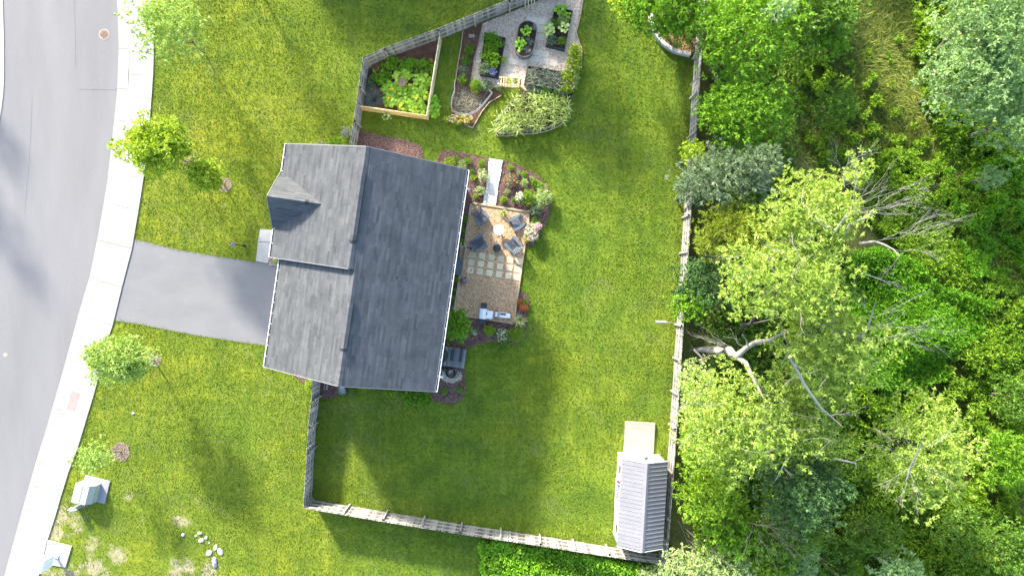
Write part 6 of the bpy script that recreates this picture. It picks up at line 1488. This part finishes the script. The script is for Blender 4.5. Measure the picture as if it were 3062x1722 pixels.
# ------------------------------------------------------------------ the woods beyond the fence
TR = [
 # name, label, px,py,z, r, mat, L,W, kwargs
 ('broadleaf_tree', 'bright yellow green tree leaning over the corner bed and its block wall', 1990, 14, 5.0, (150, 104), G_BRT, .24, .11, dict(rz=2.6, lobes=46, lobe=.25, lai=5, base=(2035, 30))),
 ('broadleaf_tree', 'yellow tipped lowest boughs of the corner tree over the shaded lawn', 1905, 0, 4.0, (82, 70), G_YEL, .22, .11, dict(rz=1.6, lobes=20, base=(2022, 40))),
 ('broadleaf_tree', 'large mid green tree crown filling the top of the woods beyond the block wall', 2230, 95, 6.0, (170, 150), G_BRT, .26, .11, dict(rz=3.2, lobes=60, lobe=.22)),
 ('broadleaf_tree', 'dark green crown deep at the top edge of the woods', 2420, 30, 5.0, (150, 130), G_MID, .26, .11, dict(rz=2.6, lobes=50, lobe=.24)),
 ('broadleaf_tree', 'shaggy green crown between the top crown and the grassy clearing', 2440, 120, 4.0, (105, 66), G_BRT, .28, .10, dict(rz=1.8, lobes=36, lobe=.25, drop=.1)),
 ('broadleaf_tree', 'round bright green tree hugging the fence above the silvery cedar', 2225, 335, 5.0, (150, 135), G_BRT, .24, .08, dict(rz=3.0, lobes=60, lobe=.22, m=8)),
 ('broadleaf_tree', 'dark shaggy sapling at the edge of the grassy clearing', 2495, 315, 3.0, (72, 72), G_MID, .22, .10, dict(rz=1.4, lobes=30, lobe=.24, lai=2.6)),
 ('robinia_tree', 'pale grey green feathery robinia crown at the top outer corner', 2960, 60, 6.0, (190, 160), G_ROB, .22, .085, dict(rz=2.8, lobes=46, lobe=.20, m=9)),
 ('robinia_tree', 'pale feathery robinia crown below the top outer corner', 2910, 235, 5.5, (165, 135), G_ROB, .22, .085, dict(rz=2.4, lobes=40, lobe=.20, m=9)),
 ('robinia_tree', 'pale robinia crown touching the outer edge, lowest of the three', 3040, 360, 5.0, (100, 130), G_ROB, .22, .085, dict(rz=2.2, lobes=26, lobe=.24, m=9)),
 ('robinia_tree', 'single small pale robinia top among the bright green crowns', 2332, 24, 9.0, (42, 34), G_ROB, .28, .10, dict(rz=1.0, lobes=12, lobe=.34)),
 ('cedar_tree', 'silvery grey green cedar spreading over the fence', 2180, 520, 5.0, (165, 95), G_BLU, .30, .05, dict(rz=2.4, lobes=46, lobe=.19, m=10, spread=.45, drop=.22)),
 ('cedar_tree', 'silver blue cedar branch tips above the silvery cedar', 2275, 480, 7.0, (66, 45), G_BLU, .32, .05, dict(rz=1.2, lobes=16, lobe=.26, m=10, spread=.4)),
 ('leafy_shrub', 'grey green boughs hanging across the fence onto the lawn', 2062, 575, 3.2, (50, 42), G_BLU, .18, .06, dict(rz=1.2, lobes=14, lobe=.32)),
 ('leafy_shrub', 'bright green leaves spilling over the fence above the silvery cedar', 2070, 460, 3.0, (40, 48), G_YEL, .18, .09, dict(rz=1.3, lobes=14, lobe=.33)),
 ('juniper_tree', 'fine textured yellow green juniper behind the fence', 2205, 705, 5.0, (140, 105), G_JUN, .26, .045, dict(rz=2.6, lobes=44, lobe=.22, m=10, spread=.45)),
 ('leafy_shrub', 'dark ivy covered shrub below the yellow green juniper', 2115, 850, 3.4, (100, 90), G_DRK, .18, .10, dict(rz=2.0, lobes=34, lobe=.26, lai=4)),
 ('leafy_shrub', 'light green shrub reaching over the fence at the flag', 2062, 905, 3.2, (68, 62), G_BRT, .18, .09, dict(rz=1.6, lobes=24, lobe=.3)),
 ('ash_tree', 'tall pale yellow green ash crown, topmost of the thinning crowns', 2420, 640, 11.0, (150, 118), G_ASH, .21, .07, dict(rz=3.2, lobes=60, lobe=.19, lai=3.0, m=8, base=(2240, 830))),
 ('ash_tree', 'pale yellow green ash crown over the juniper', 2340, 830, 11.0, (190, 130), G_ASH, .21, .07, dict(rz=3.4, lobes=70, lobe=.17, lai=3.0, m=8, base=(2200, 1010))),
 ('ash_tree', 'wide yellow green ash crown between the leaning trunk and the thicket', 2460, 1040, 9.0, (170, 150), G_ASH, .20, .07, dict(rz=3.0, lobes=66, lobe=.18, lai=2.7, m=8, base=(2290, 1060))),
 ('ash_tree', 'thick pale yellow ash crown beside the fence above the shed', 2190, 1270, 8.5, (150, 165), G_ASH, .20, .07, dict(rz=3.0, lobes=66, lobe=.18, lai=3.2, m=8, base=(2120, 1180))),
 ('ash_tree', 'ash crown mixed with twigs between shed side crown and lone outer crown', 2400, 1240, 7.0, (130, 140), G_ASH, .20, .07, dict(rz=2.4, lobes=44, lobe=.20, lai=2.4, m=8, base=(2300, 1180))),
 ('ash_tree', 'lone pale yellow ash crown standing over the thicket', 2760, 1350, 8.0, (140, 170), G_ASH, .21, .07, dict(rz=2.8, lobes=56, lobe=.18, lai=2.6, m=8, base=(2600, 1280))),
 ('ash_tree', 'thin wispy ash top above the grassy clearing', 2560, 500, 11.5, (38, 66), G_ASH, .20, .07, dict(rz=1.4, lobes=16, lobe=.26, lai=1.8, m=8, base=(2300, 700))),
 ('leafy_shrub', 'small leaved green shrub pressing on the fence below the dark gap', 2085, 1180, 4.0, (62, 120), G_PAL, .15, .08, dict(rz=2.0, lobes=34, lobe=.24, lai=4)),
 ('leafy_shrub', 'small leaved bright shrub along the fence above the shed', 2075, 1330, 3.5, (48, 84), G_BOX, .15, .08, dict(rz=1.8, lobes=24, lobe=.28, lai=4)),
 ('pinnate_tree', 'bright green tree with layered sprays beside the shed roof', 2120, 1470, 4.5, (100, 120), G_BOX, .26, .07, dict(rz=2.4, lobes=50, lobe=.20, m=9, lai=3.6)),
 ('pinnate_tree', 'layered green tree just below the shed side sprays', 2190, 1590, 4.0, (90, 80), G_BRT, .26, .07, dict(rz=2.0, lobes=30, lobe=.24, m=9)),
 ('dark_tree', 'dense dark blue green tree in the middle of the lower woods', 2390, 1460, 6.0, (150, 125), G_DRK, .20, .11, dict(rz=3.0, lobes=60, lobe=.20, lai=4.2)),
 ('dark_tree', 'dark small leaved tree behind the bare twig tangle', 2330, 1590, 4.0, (130, 90), G_MID, .18, .09, dict(rz=2.0, lobes=40, lobe=.24, lai=3.6)),
 ('cream_shrub', 'cream tinted shrub by the fence corner behind the shed', 2040, 1690, 3.2, (68, 60), G_CRM, .16, .08, dict(rz=1.5, lobes=26, lobe=.28)),
 ('cream_shrub', 'wide cream tinted shrub at the bottom edge of the woods', 2165, 1690, 3.5, (90, 75), G_CRM, .16, .08, dict(rz=1.8, lobes=34, lobe=.25)),
 ('cream_shrub', 'low grey cream shrub outside the fence at the bottom edge', 1955, 1712, 1.6, (54, 26), G_CRM, .14, .07, dict(rz=.8, lobes=16, lobe=.3)),
 ('sumac_shrub', 'bright green sumac with long leaves near the bottom edge', 2300, 1690, 3.0, (78, 62), G_BOX, .42, .10, dict(rz=1.6, lobes=18, lobe=.3, m=10, lai=3.2)),
 ('sumac_shrub', 'blue tinted sumac at the bottom edge next to the bright one', 2385, 1690, 3.0, (60, 60), G_ROB, .38, .10, dict(rz=1.4, lobes=14, lobe=.32, m=10)),
 ('robinia_tree', 'pale feathery robinia sapling at the bottom edge', 2680, 1700, 4.0, (80, 52), G_ROB, .32, .11, dict(rz=1.6, lobes=18, lobe=.3, m=9)),
 ('robinia_tree', 'green feathery robinia sapling in the shaded lower woods', 2610, 1595, 3.0, (90, 55), G_MID, .32, .09, dict(rz=1.4, lobes=20, lobe=.28, m=9)),
 ('robinia_tree', 'small silvery sapling alone on the outer meadow', 2962, 532, 2.6, (46, 36), G_ROB, .22, .06, dict(rz=.9, lobes=14, lobe=.3, m=9)),
 ('leafy_shrub', 'green shrub mass at the bottom outer corner', 3000, 1640, 3.0, (110, 90), G_MID, .22, .09, dict(rz=1.8, lobes=34, lobe=.25, drop=.1)),
 ('leafy_shrub', 'green shrub at the outer edge beside the lone ash crown', 3010, 1380, 3.0, (80, 110), G_BRT, .26, .08, dict(rz=1.8, lobes=30, lobe=.26, m=8)),
 ('leafy_shrub', 'shaded green shrub between lone ash crown and outer corner', 2880, 1590, 2.4, (90, 80), G_MID, .22, .08, dict(rz=1.4, lobes=30, lobe=.25, drop=.15)),
 ('leafy_shrub', 'yellow green star leaved shrub low in the outer woods', 2925, 1640, 2.6, (42, 40), G_YEL, .28, .06, dict(rz=1.0, lobes=12, lobe=.34, m=9)),
 ('leafy_shrub', 'green shrub at the outer edge beside the dark hollow', 3030, 1190, 2.6, (60, 80), G_MID, .24, .08, dict(rz=1.2, lobes=20, lobe=.3)),
 ('leafy_shrub', 'dark low bush in the corner bed under the overhanging tree', 2070, 85, 1.6, (40, 42), G_MID, .16, .08, dict(rz=.9, lobes=14, lobe=.34)),
 ('leafy_shrub', 'small bright bush beside the block wall top', 2000, 85, 1.2, (34, 26), G_BRT, .13, .07, dict(rz=.6, lobes=12, lobe=.34)),
 ('leafy_shrub', 'dark climbing shrub behind the black gap near the wall', 2170, 205, 3.0, (45, 58), G_DRK, .18, .10, dict(rz=1.6, lobes=16, lobe=.34)),
]
for k, (nm, lab, px, py, z, r_, m_, L_l, W_l, kw) in enumerate(TR):
    kk = dict(lai=3.4, m=7); kk.update(kw); kk['lai'] *= 1.2
    if nm == 'ash_tree' and r_[0] > 100: r_ = (r_[0]*1.15, r_[1]*1.12)
    tree(nm, lab, 'tree' if 'tree' in nm else 'shrub', px, py, z, r_, m_, L=L_l, Wd=W_l, seed=100+k, **kk)

# the leaning pale trunk and bare limbs
t = thing('leaning_trunk', 'thick pale leaning tree trunk with bare forks just behind the fence', 'dead tree', (*P(2070, 1042), 0)); rg = random.Random(3)
def poly(nm, pts, rs, wob=0): return MB().tube([ww(*p) for p in pts], [r*.66 for r in rs], 9).put(nm, BARKW, t, smooth=True)
poly('trunk', [(2075, 1045, .2), (2110, 1046, 1.5), (2150, 1045, 3.4), (2180, 1048, 5.2), (2192, 1062, 6.2), (2207, 1064, 6.8)], [.20, .26, .38, .40, .37, .27])
poly('limb', [(2205, 1062, 6.8), (2235, 1038, 7.8), (2262, 1022, 8.6), (2300, 1018, 9.4), (2350, 990, 10.5)], [.26, .21, .20, .15, .07])
poly('limb', [(2203, 1066, 6.6), (2230, 1085, 7.4), (2245, 1118, 8), (2262, 1150, 8.6), (2280, 1185, 9)], [.26, .20, .17, .12, .06])
poly('limb', [(2238, 1036, 7.8), (2230, 1015, 8.4), (2220, 1000, 9)], [.09, .06, .03]); poly('limb', [(2070, 1040, .6), (2082, 1052, 1.4), (2098, 1068, 2), (2103, 1092, 2.4)], [.10, .11, .08, .03])
poly('limb', [(2062, 1049, .7), (2070, 1042, .9), (2068, 1034, 1.2)], [.05, .07, .04])
for i, (a, b, s) in enumerate(((ww(2180, 1042, 5.2), ww(2085, 1005, 4.8), 1), (ww(2190, 1045, 5.4), ww(2120, 990, 5), 2), (ww(2170, 1055, 4.4), ww(2080, 1075, 3.6), 3), (ww(2230, 1040, 7.6), ww(2190, 1010, 7.6), 4))):
    twigs('twigs', t, a, b, .012, 40+s, 2, 5)
BR_ = [('long bare pale limb arching through the lower ash crowns', [(2360, 1068, 13), (2385, 1110, 12.6), (2405, 1150, 12.2), (2430, 1185, 12), (2455, 1220, 11.6), (2483, 1243, 11.2), (2520, 1276, 10.6)], [.10, .13, .13, .11, .09, .07, .02], [((2485, 1243, 11.2), (2545, 1230, 11))]),
       ('bare grey fork with a spray of dead twigs above the thicket, uppermost', [(2490, 700, 12), (2515, 668, 12.5), (2535, 640, 13), (2552, 615, 13.4)], [.15, .13, .11, .06], [((2545, 625, 13.3), (2690, 565, 13.8)), ((2550, 615, 13.3), (2640, 530, 14)), ((2535, 640, 13), (2700, 610, 13.6)), ((2552, 615, 13.4), (2560, 480, 14)), ((2548, 622, 13), (2600, 640, 13)), ((2535, 640, 13), (2660, 590, 14))]),
       ('bare grey limb bending round beside the uppermost twig spray', [(2525, 700, 12), (2540, 672, 12.2), (2565, 660, 12.6), (2590, 652, 13), (2620, 622, 13.4)], [.15, .13, .11, .09, .05], [((2618, 622, 13.4), (2730, 600, 13.8)), ((2605, 640, 13.2), (2700, 640, 13.4)), ((2620, 622, 13.4), (2640, 560, 14))]),
       ('pale bare limb with spreading twigs over the upper thicket', [(2570, 728, 11.5), (2615, 722, 12), (2640, 730, 12.2), (2670, 745, 12.6), (2690, 765, 12.8)], [.14, .11, .09, .07, .03], [((2615, 722, 12), (2760, 680, 12.4)), ((2640, 715, 12), (2840, 665, 12.6)), ((2690, 765, 12.8), (2640, 820, 12)), ((2670, 745, 12.4), (2800, 755, 12.8)), ((2690, 700, 12.4), (2800, 640, 12.8))]),
       ('pale dead tree top with curling bare branches over the thicket', [(2560, 1030, 9), (2575, 1000, 10), (2592, 985, 10.6), (2605, 950, 11.2), (2618, 900, 11.8)], [.15, .14, .11, .07, .03], [((2590, 985, 10.6), (2780, 985, 11)), ((2605, 950, 11), (2710, 905, 11.6)), ((2590, 1015, 10), (2760, 1035, 10.6)), ((2575, 1000, 10), (2612, 1090, 10)), ((2565, 1020, 10), (2490, 1050, 10)), ((2580, 990, 10.4), (2680, 960, 11)), ((2605, 950, 11), (2560, 880, 11.4)), ((2575, 1010, 10), (2700, 1000, 11))]),
       ('short pale broken limb by the lone ash crown', [(2495, 1370, 8.5), (2530, 1378, 8.7), (2557, 1384, 8.8), (2562, 1400, 8.6)], [.09, .10, .08, .03], [((2550, 1383, 8.8), (2585, 1362, 9))]),
       ('thin curved bare limb across the lower thicket', [(2565, 818, 11), (2600, 824, 11), (2640, 838, 11), (2665, 855, 11)], [.05, .05, .04, .02], [((2640, 838, 11), (2690, 852, 11))]),
       ('bare twiggy limbs showing through the lone ash crown', [(2712, 1430, 9), (2725, 1390, 10), (2745, 1350, 11), (2765, 1300, 11.4)], [.12, .10, .07, .03], [((2725, 1395, 10.4), (2650, 1440, 10.8)), ((2720, 1410, 10.6), (2750, 1510, 10.9)), ((2715, 1420, 10.6), (2700, 1480, 10.9)), ((2745, 1350, 11), (2690, 1290, 11.5)), ((2730, 1380, 10.6), (2810, 1420, 11)), ((2745, 1350, 11), (2830, 1300, 11.4)), ((2730, 1380, 11), (2640, 1330, 11.2))]),
       ('tangle of fine reddish dead twigs over the dark lower tree', [(2235, 1560, 5.8), (2262, 1568, 6.0), (2290, 1572, 6.2)], [.035, .03, .02], [((2262, 1568, 6.0), (2400, 1600, 6.2)), ((2270, 1565, 6.0), (2420, 1650, 6)), ((2260, 1570, 6.0), (2300, 1660, 6)), ((2265, 1560, 6.0), (2380, 1530, 6.2)), ((2280, 1572, 6.2), (2350, 1640, 6.1)), ((2262, 1568, 6), (2420, 1570, 6.2)), ((2250, 1570, 6), (2230, 1640, 5.9)), ((2280, 1570, 6), (2400, 1560, 6.2))]),
       ('bare twigs lying in the dark gap between shed and woods', [(2028, 1555, .6), (2045, 1590, .5), (2055, 1620, .4), (2085, 1650, .3)], [.04, .035, .03, .02], [((2040, 1570, .6), (2080, 1610, .8)), ((2050, 1610, .5), (2100, 1640, .6))]),
       ('bare dead limb rising from the lower ash crowns towards the dark tree', [(2360, 1365, 8.6), (2340, 1395, 8.8), (2322, 1430, 8.6), (2305, 1450, 8)], [.06, .05, .04, .02], [((2340, 1395, 8.8), (2360, 1415, 9))]),
       ('thin dead limbs with few leaves at the very top of the ash crowns', [(2525, 560, 12), (2522, 520, 12.6), (2538, 480, 13), (2533, 440, 13.4)], [.05, .04, .03, .015], [((2525, 540, 12), (2500, 470, 12.6)), ((2535, 490, 13), (2600, 450, 13.4)), ((2520, 530, 12.4), (2560, 560, 12.6))]),
]
for k, (lab, pts, rs, sub) in enumerate(BR_):
    w0 = ww(*pts[0]); t = thing('bare_branch', lab, 'branch', w0, group='bare branches in the woods')
    mt = BARKW if k != 8 else surf('reddish_twig', (0.36, 0.27, 0.20), (0.48, 0.38, 0.30), 5, .95)
    MB().tube([ww(*p) for p in pts], [r*.5 for r in rs], 7).put('limb', mt, t, smooth=True)
    for j, (a, b) in enumerate(sub): twigs('twigs', t, ww(*a), ww(*b), .009 if k != 8 else .009, 300+k*20+j, 2, 5, mt, .5)
# fine twigs poking through the ash crowns
rng_t = random.Random(9)
for k, (px, py, z, n_, lab) in enumerate(((2420, 640, 12.5, 9, 'scattered bare twigs among the topmost ash crown'), (2340, 840, 12.5, 14, 'scattered bare twigs among the ash crown over the juniper'), (2450, 1040, 10.5, 12, 'scattered bare twigs among the ash crown beside the thicket'), (2200, 1260, 10, 12, 'scattered bare twigs among the ash crown above the shed'), (2380, 1230, 8.6, 12, 'scattered bare twigs between the lower ash crowns'))):
    t = thing('bare_branch', lab, 'branch', ww(px, py, z), group='bare branches in the woods')
    for j in range(n_):
        a = (px+rng_t.uniform(-120, 120), py+rng_t.uniform(-90, 90)); an = rng_t.uniform(0, 6.28); L = rng_t.uniform(30, 75)
        twigs('twigs', t, ww(*a, z+.3), ww(a[0]+L*math.cos(an), a[1]+L*math.sin(an), z+1.2), .011, 500+k*30+j, 1, 4, None, .7)

# thicket of bright star leaved weeds, weeds over the meadow, long grass
def star_mass(name, label, poly, n, hgt, L, Wd, mat, seed, m=9, base=0., thin=None, cat='weeds'):
    q = PX(poly, hgt); rng = np.random.default_rng(seed); xs = [p[0] for p in q]; ys = [p[1] for p in q]
    x = rng.uniform(min(xs), max(xs), n*3); y = rng.uniform(min(ys), max(ys), n*3); k = inpoly(x, y, q); x = x[k]; y = y[k]
    if thin is not None:
        s, lo = thin; f = np.sin(x*s*2.3+1.3*np.sin(y*s*1.7))+np.cos(y*s*2.1+1.7*np.sin(x*s*1.3))+.9*np.sin(x*.5+y*.37)+rng.normal(0, .45, len(x)); kk = f > lo; x = x[kk]; y = y[kk]
    x = x[:n]; y = y[:n]; n = len(x)
    hz = hgt*(.62+.38*np.clip(np.sin(x*1.1+2*np.sin(y*.7))*.5+np.cos(y*1.3+x*.4)*.5, -1, 1)*.9)+rng.uniform(-.25, .15, n)*hgt
    C = np.stack([x, y, np.maximum(hz, .15)], 1); D = unit(np.stack([rng.normal(0, .18, n), rng.normal(0, .18, n), np.ones(n)], 1))
    V1, F1, T1 = leaves(C, D, L, Wd, rng.uniform(.1, .9, n), m, .85, rng, .4)
    C2 = C - np.array([0, 0, .28*hgt+.1]); C2[:, 2] = np.maximum(C2[:, 2], .06)
    V2, F2, T2 = leaves(C2, D, L*1.2, Wd*1.1, rng.uniform(.0, .6, n), max(4, m-3), .9, rng, .4)
    V = np.concatenate([V1, V2]); Fq = np.concatenate([F1, F2+len(V1)]); T = np.concatenate([T1, T2])
    return setprops(link(name, mesh_np(name, V, Fq, mat, T)), label, cat, kind='stuff')
WEED = leafm('weed_leaf', (0.040, 0.120, 0.004), (0.085, 0.220, 0.006), (0.15, 0.32, 0.014), .35)
WEED2 = leafm('weed_leaf_dull', (0.06, 0.14, 0.008), (0.12, 0.23, 0.010), (0.22, 0.33, 0.02), .35)
star_mass('weed_thicket', 'dense thicket of bright green star leaved weeds beyond the ash crowns', [(2560, 760), (2640, 740), (2760, 780), (2830, 850), (2900, 870), (2985, 900), (2975, 1000), (2900, 1040), (2850, 1080), (2860, 1140), (2760, 1170), (2620, 1160), (2560, 1080), (2540, 950)], 7500, 2.0, .27, .068, WEED, 1)
star_mass('weed_patch', 'patches of green weeds over the outer meadow below the robinias', [(2640, 460), (2800, 400), (3120, 420), (3120, 860), (2960, 900), (2820, 840), (2700, 740), (2600, 640)], 6500, 1.1, .24, .065, WEED2, 2, thin=(1.5, -.5))
star_mass('weed_patch', 'bright weeds at the outer edge of the meadow', [(2850, 500), (3120, 440), (3120, 800), (2900, 830)], 3000, 1.4, .26, .065, WEED, 3, thin=(1.2, .1))
star_mass('weed_patch', 'weeds between the thicket and the lone ash crown', [(2560, 1120), (2860, 1090), (3000, 900), (3120, 880), (3120, 1760), (2560, 1760)], 8500, 1.6, .25, .08, WEED2, 4, thin=(1.3, -.55))
star_mass('weed_patch', 'low weeds in the shaded lower woods', [(2080, 1500), (2560, 1420), (2700, 1500), (2800, 1760), (2080, 1760)], 4500, .9, .2, .07, WEED2, 5, thin=(1.6, -.2))
star_mass('weed_patch', 'sparse weeds in the grassy clearing', [(2380, 150), (2760, 100), (2760, 460), (2600, 600), (2420, 450)], 2600, .8, .2, .06, WEED2, 6, thin=(1.8, .9))
star_mass('ground_cover', 'mass of bright green mint-like plants outside the south fence', [(1424, 1662), (1436, 1636), (1462, 1640), (1482, 1622), (1520, 1634), (1560, 1636), (1580, 1650), (1620, 1648), (1700, 1664), (1830, 1680), (1900, 1696), (1960, 1704), (1990, 1800), (1440, 1800), (1452, 1740), (1428, 1716), (1444, 1690)], 8200, 1.5, .14, .09, leafm('cover_leaf', (0.10, 0.25, 0.010), (0.17, 0.36, 0.015), (0.28, 0.48, 0.04)), 7, m=5)
star_mass('undergrowth', 'understorey leaves below the woods crowns', [(2150, 180), (2150, -40), (2600, -40), (2560, 110), (2400, 170), (2400, 420), (2420, 560), (2560, 760), (2540, 1180), (2640, 1560), (2560, 1760), (2150, 1760), (2110, 1600), (2110, 1240), (2130, 1080), (2150, 700)], 9500, 2.0, .22, .09, G_MID, 8, m=5)
def grass_mass(name, label, poly, n, L, Wd, mat, seed, dirn=(0.6, -.3)):
    q = PX(poly); rng = np.random.default_rng(seed); xs = [p[0] for p in q]; ys = [p[1] for p in q]
    x = rng.uniform(min(xs), max(xs), n*2); y = rng.uniform(min(ys), max(ys), n*2); k = inpoly(x, y, q); x = x[k][:n]; y = y[k][:n]; n = len(x)
    a = 2.5*np.sin(x*.35+np.cos(y*.5))+1.5*np.cos(y*.6)+rng.normal(0, .7, n)
    D = np.stack([np.cos(a), np.sin(a), rng.uniform(.3, 1.1, n)], 1); B = np.stack([x, y, np.full(n, .01)], 1)
    V, Fq, T = strips(B, D, L*rng.uniform(.6, 1.4, n), Wd*rng.uniform(.6, 1.3, n), rng.uniform(.8, 2.2, n), 2, rng, np.clip(.5+.3*np.sin(x*.8+y*.5)+rng.normal(0, .25, n), 0, 1))
    return setprops(link(name, mesh_np(name, V, Fq, mat, T)), label, 'grass', kind='stuff')
MEAD = leafm('meadow_grass', (0.045, 0.075, 0.008), (0.105, 0.150, 0.015), (0.24, 0.28, 0.05), .3, KL=1.0)
star_mass('weed_patch', 'weeds growing under and around the pale robinias', [(2740, -60), (3140, -60), (3140, 520), (2860, 480), (2780, 300)], 2600, 1.2, .26, .08, WEED2, 9)
grass_mass('meadow_grass', 'long olive meadow grass in the clearing between the green crowns', [(2360, 130), (2600, -60), (2850, -60), (2860, 360), (3140, 420), (3140, 960), (2800, 820), (2640, 720), (2540, 560), (2400, 480)], 52000, .75, .045, MEAD, 1)
grass_mass('meadow_grass', 'long grass under the outer shrubs of the woods', [(2880, 820), (3140, 800), (3140, 1780), (2500, 1780), (2560, 1400), (2900, 1100)], 30000, .7, .045, MEAD, 2)
star_mass('ground_cover', 'taller darker clumps among the mint-like plants outside the south fence', [(1440, 1650), (1560, 1640), (1800, 1684), (1970, 1712), (1980, 1790), (1460, 1790)], 900, 1.9, .2, .10, G_BRT, 10, m=7, thin=(1.5, .9))
grass_mass('rough_grass', 'rough grass along the inner foot of the long pale fence', [(2048, 175), (2066, 175), (2030, 740), (2012, 990), (1995, 1290), (1976, 1290), (1996, 985), (2018, 735)], 5000, .16, .03, GRASSB, 3)

# ------------------------------------------------------------------ lawn blades
def lawn_tufts(n):
    rng = np.random.default_rng(77)
    area = [(400, -120), (2095, -120), (2090, 150), (2000, 1700), (1980, 1760), (100, 1760), (440, 500)]
    q = np.array(PX(area)); x = rng.uniform(q[:, 0].min(), q[:, 0].max(), int(n*1.6)); y = rng.uniform(q[:, 1].min(), q[:, 1].max(), int(n*1.6))
    px = 1531+x*F/H; py = 861-y*F/H
    ex = np.array([interp(E_WALK, v) for v in range(-200, 1900, 10)]); w_ = np.interp(py, np.arange(-200, 1900, 10), ex)
    k = inpoly(x, y, q) & (px > w_+1.5)
    ok = ~inpoly(x, y, WOODS)
    for poly_ in [DRIVE, MULCH_E, MULCH_SE, MULCH_SW, MULCH_W, MULCH_N, SQ_BED, BED2, CORN_BED, GRAVEL_P, CORNER_BED, PAT, [(766, 684), (816, 686), (806, 792), (762, 782)], [(128, 1610), (216, 1630), (196, 1698), (126, 1686)], [(1864, 1266), (1960, 1268), (1970, 1360), (2000, 1700), (1836, 1620), (1846, 1350)], [(240, 1428), (322, 1440), (305, 1500), (250, 1490)]]:
        ok &= ~inpoly(x, y, np.array(PX(poly_)))
    hq = np.array([tuple(hp(a, b, 0)[:2]) for a, b in ((VU+.3, U0+.2), (VE-.3, U0+.2), (VE-.3, U2-.2), (VU+.9, U2-.2))]); ok &= ~inpoly(x, y, hq)
    for d_ in DIRTS: ok &= ~(inpoly(x, y, np.array(d_)) & (rng.random(len(x)) > .42))
    # thinner grass in the worn corner by the mailbox
    worn = np.exp(-(((px-330)/260)**2+((py-1680)/170)**2)); ok &= rng.random(len(x)) > worn*.45
    k &= ok; x = x[k][:n]; y = y[k][:n]; n = len(x)
    # patches from smooth fields
    f1 = np.sin(x*.9+1.7*np.sin(y*.55))+np.cos(y*1.2+1.3*np.sin(x*.7)); f2 = np.sin(x*3.1+2*np.sin(y*2.3))+np.cos(y*3.7+x*1.9)
    hgt = .048+.006*f1+.004*f2+rng.uniform(-.02, .03, n); hgt = np.maximum(hgt, .025)
    a = rng.uniform(0, 6.283, n); ln = rng.uniform(.3, 1.1, n)
    b = np.stack([x, y, np.full(n, .0)], 1); s = np.stack([-np.sin(a), np.cos(a), np.zeros(n)], 1)*(.018+.02*rng.random((n, 1)))
    tip = b + np.stack([np.cos(a)*ln*hgt, np.sin(a)*ln*hgt, hgt], 1)
    V = np.stack([b-s, b+s, tip], 1).reshape(-1, 3); T = np.clip(.45+.09*f1+.04*f2+rng.normal(0, .14, n)-.12*(x > -9)-.06, 0, 1)
    return setprops(link('lawn_grass', mesh_np('lawn_grass', V, np.arange(n*3).reshape(-1, 3), GRASSB, T)), 'short mown lawn grass round the house and in the yard', 'grass', kind='stuff')
lawn_tufts(240000)

# ragged grass along hard edges
def edge_tufts(lines, n_per_m=55):
    rng = np.random.default_rng(12); Bs = []; Ds = []
    for pl in lines:
        q = PX(pl)
        for a, b in zip(q[:-1], q[1:]):
            L = math.hypot(b[0]-a[0], b[1]-a[1]); n = max(1, int(L*n_per_m)); f = rng.random(n)
            off = rng.normal(0, .035, n)*(1+.8*np.sin(f*L*3)); ax, ay = (b[0]-a[0])/L, (b[1]-a[1])/L
            Bs.append(np.stack([a[0]+(b[0]-a[0])*f-ay*off, a[1]+(b[1]-a[1])*f+ax*off, np.full(n, .01)], 1))
            Ds.append(np.stack([rng.normal(0, .6, n), rng.normal(0, .6, n), rng.uniform(.3, 1, n)], 1))
    B = np.concatenate(Bs); D = np.concatenate(Ds); n = len(B)
    V, Fq, T = strips(B, D, rng.uniform(.06, .16, n), rng.uniform(.012, .03, n), rng.uniform(.8, 2, n), 2, rng, rng.uniform(0, 1, n))
    return setprops(link('edge_grass', mesh_np('edge_grass', V, Fq, GRASSB, T)), 'uncut grass fringing the driveway, pavement and beds', 'grass', kind='stuff')
edge_tufts([[(402, 715), (430, 720), (502, 739), (560, 751), (618, 760), (726, 777), (764, 782)], [(342, 960), (400, 967), (464, 980), (580, 1002), (640, 1012), (715, 1023), (790, 1033)],
    [(interp(E_WALK, y)+1, y) for y in range(-20, 716, 30)], [(interp(E_WALK, y)+1, y) for y in range(960, 1722, 30)], [(777, 684), (764, 781)],
    MULCH_E[1:-6], MULCH_SE[2:9], MULCH_SW[:5], MULCH_N[:5], [(1480, 412), (1522, 411), (1594, 404), (1669, 383), (1706, 333)], [(1744, 0), (1723, 100), (1741, 150), (1738, 220)],
    [(1500, 289), (1463, 311), (1413, 388), (1352, 352)], PAT[1:3], [(1870, 1262), (1961, 1267)], [(1866, 1268), (1858, 1350), (1846, 1350), (1832, 1591)], [(911, 1500), (921, 1278), (936, 1140)], [(935, 1505), (1143, 1540), (1375, 1566), (1616, 1600), (1840, 1634)]])
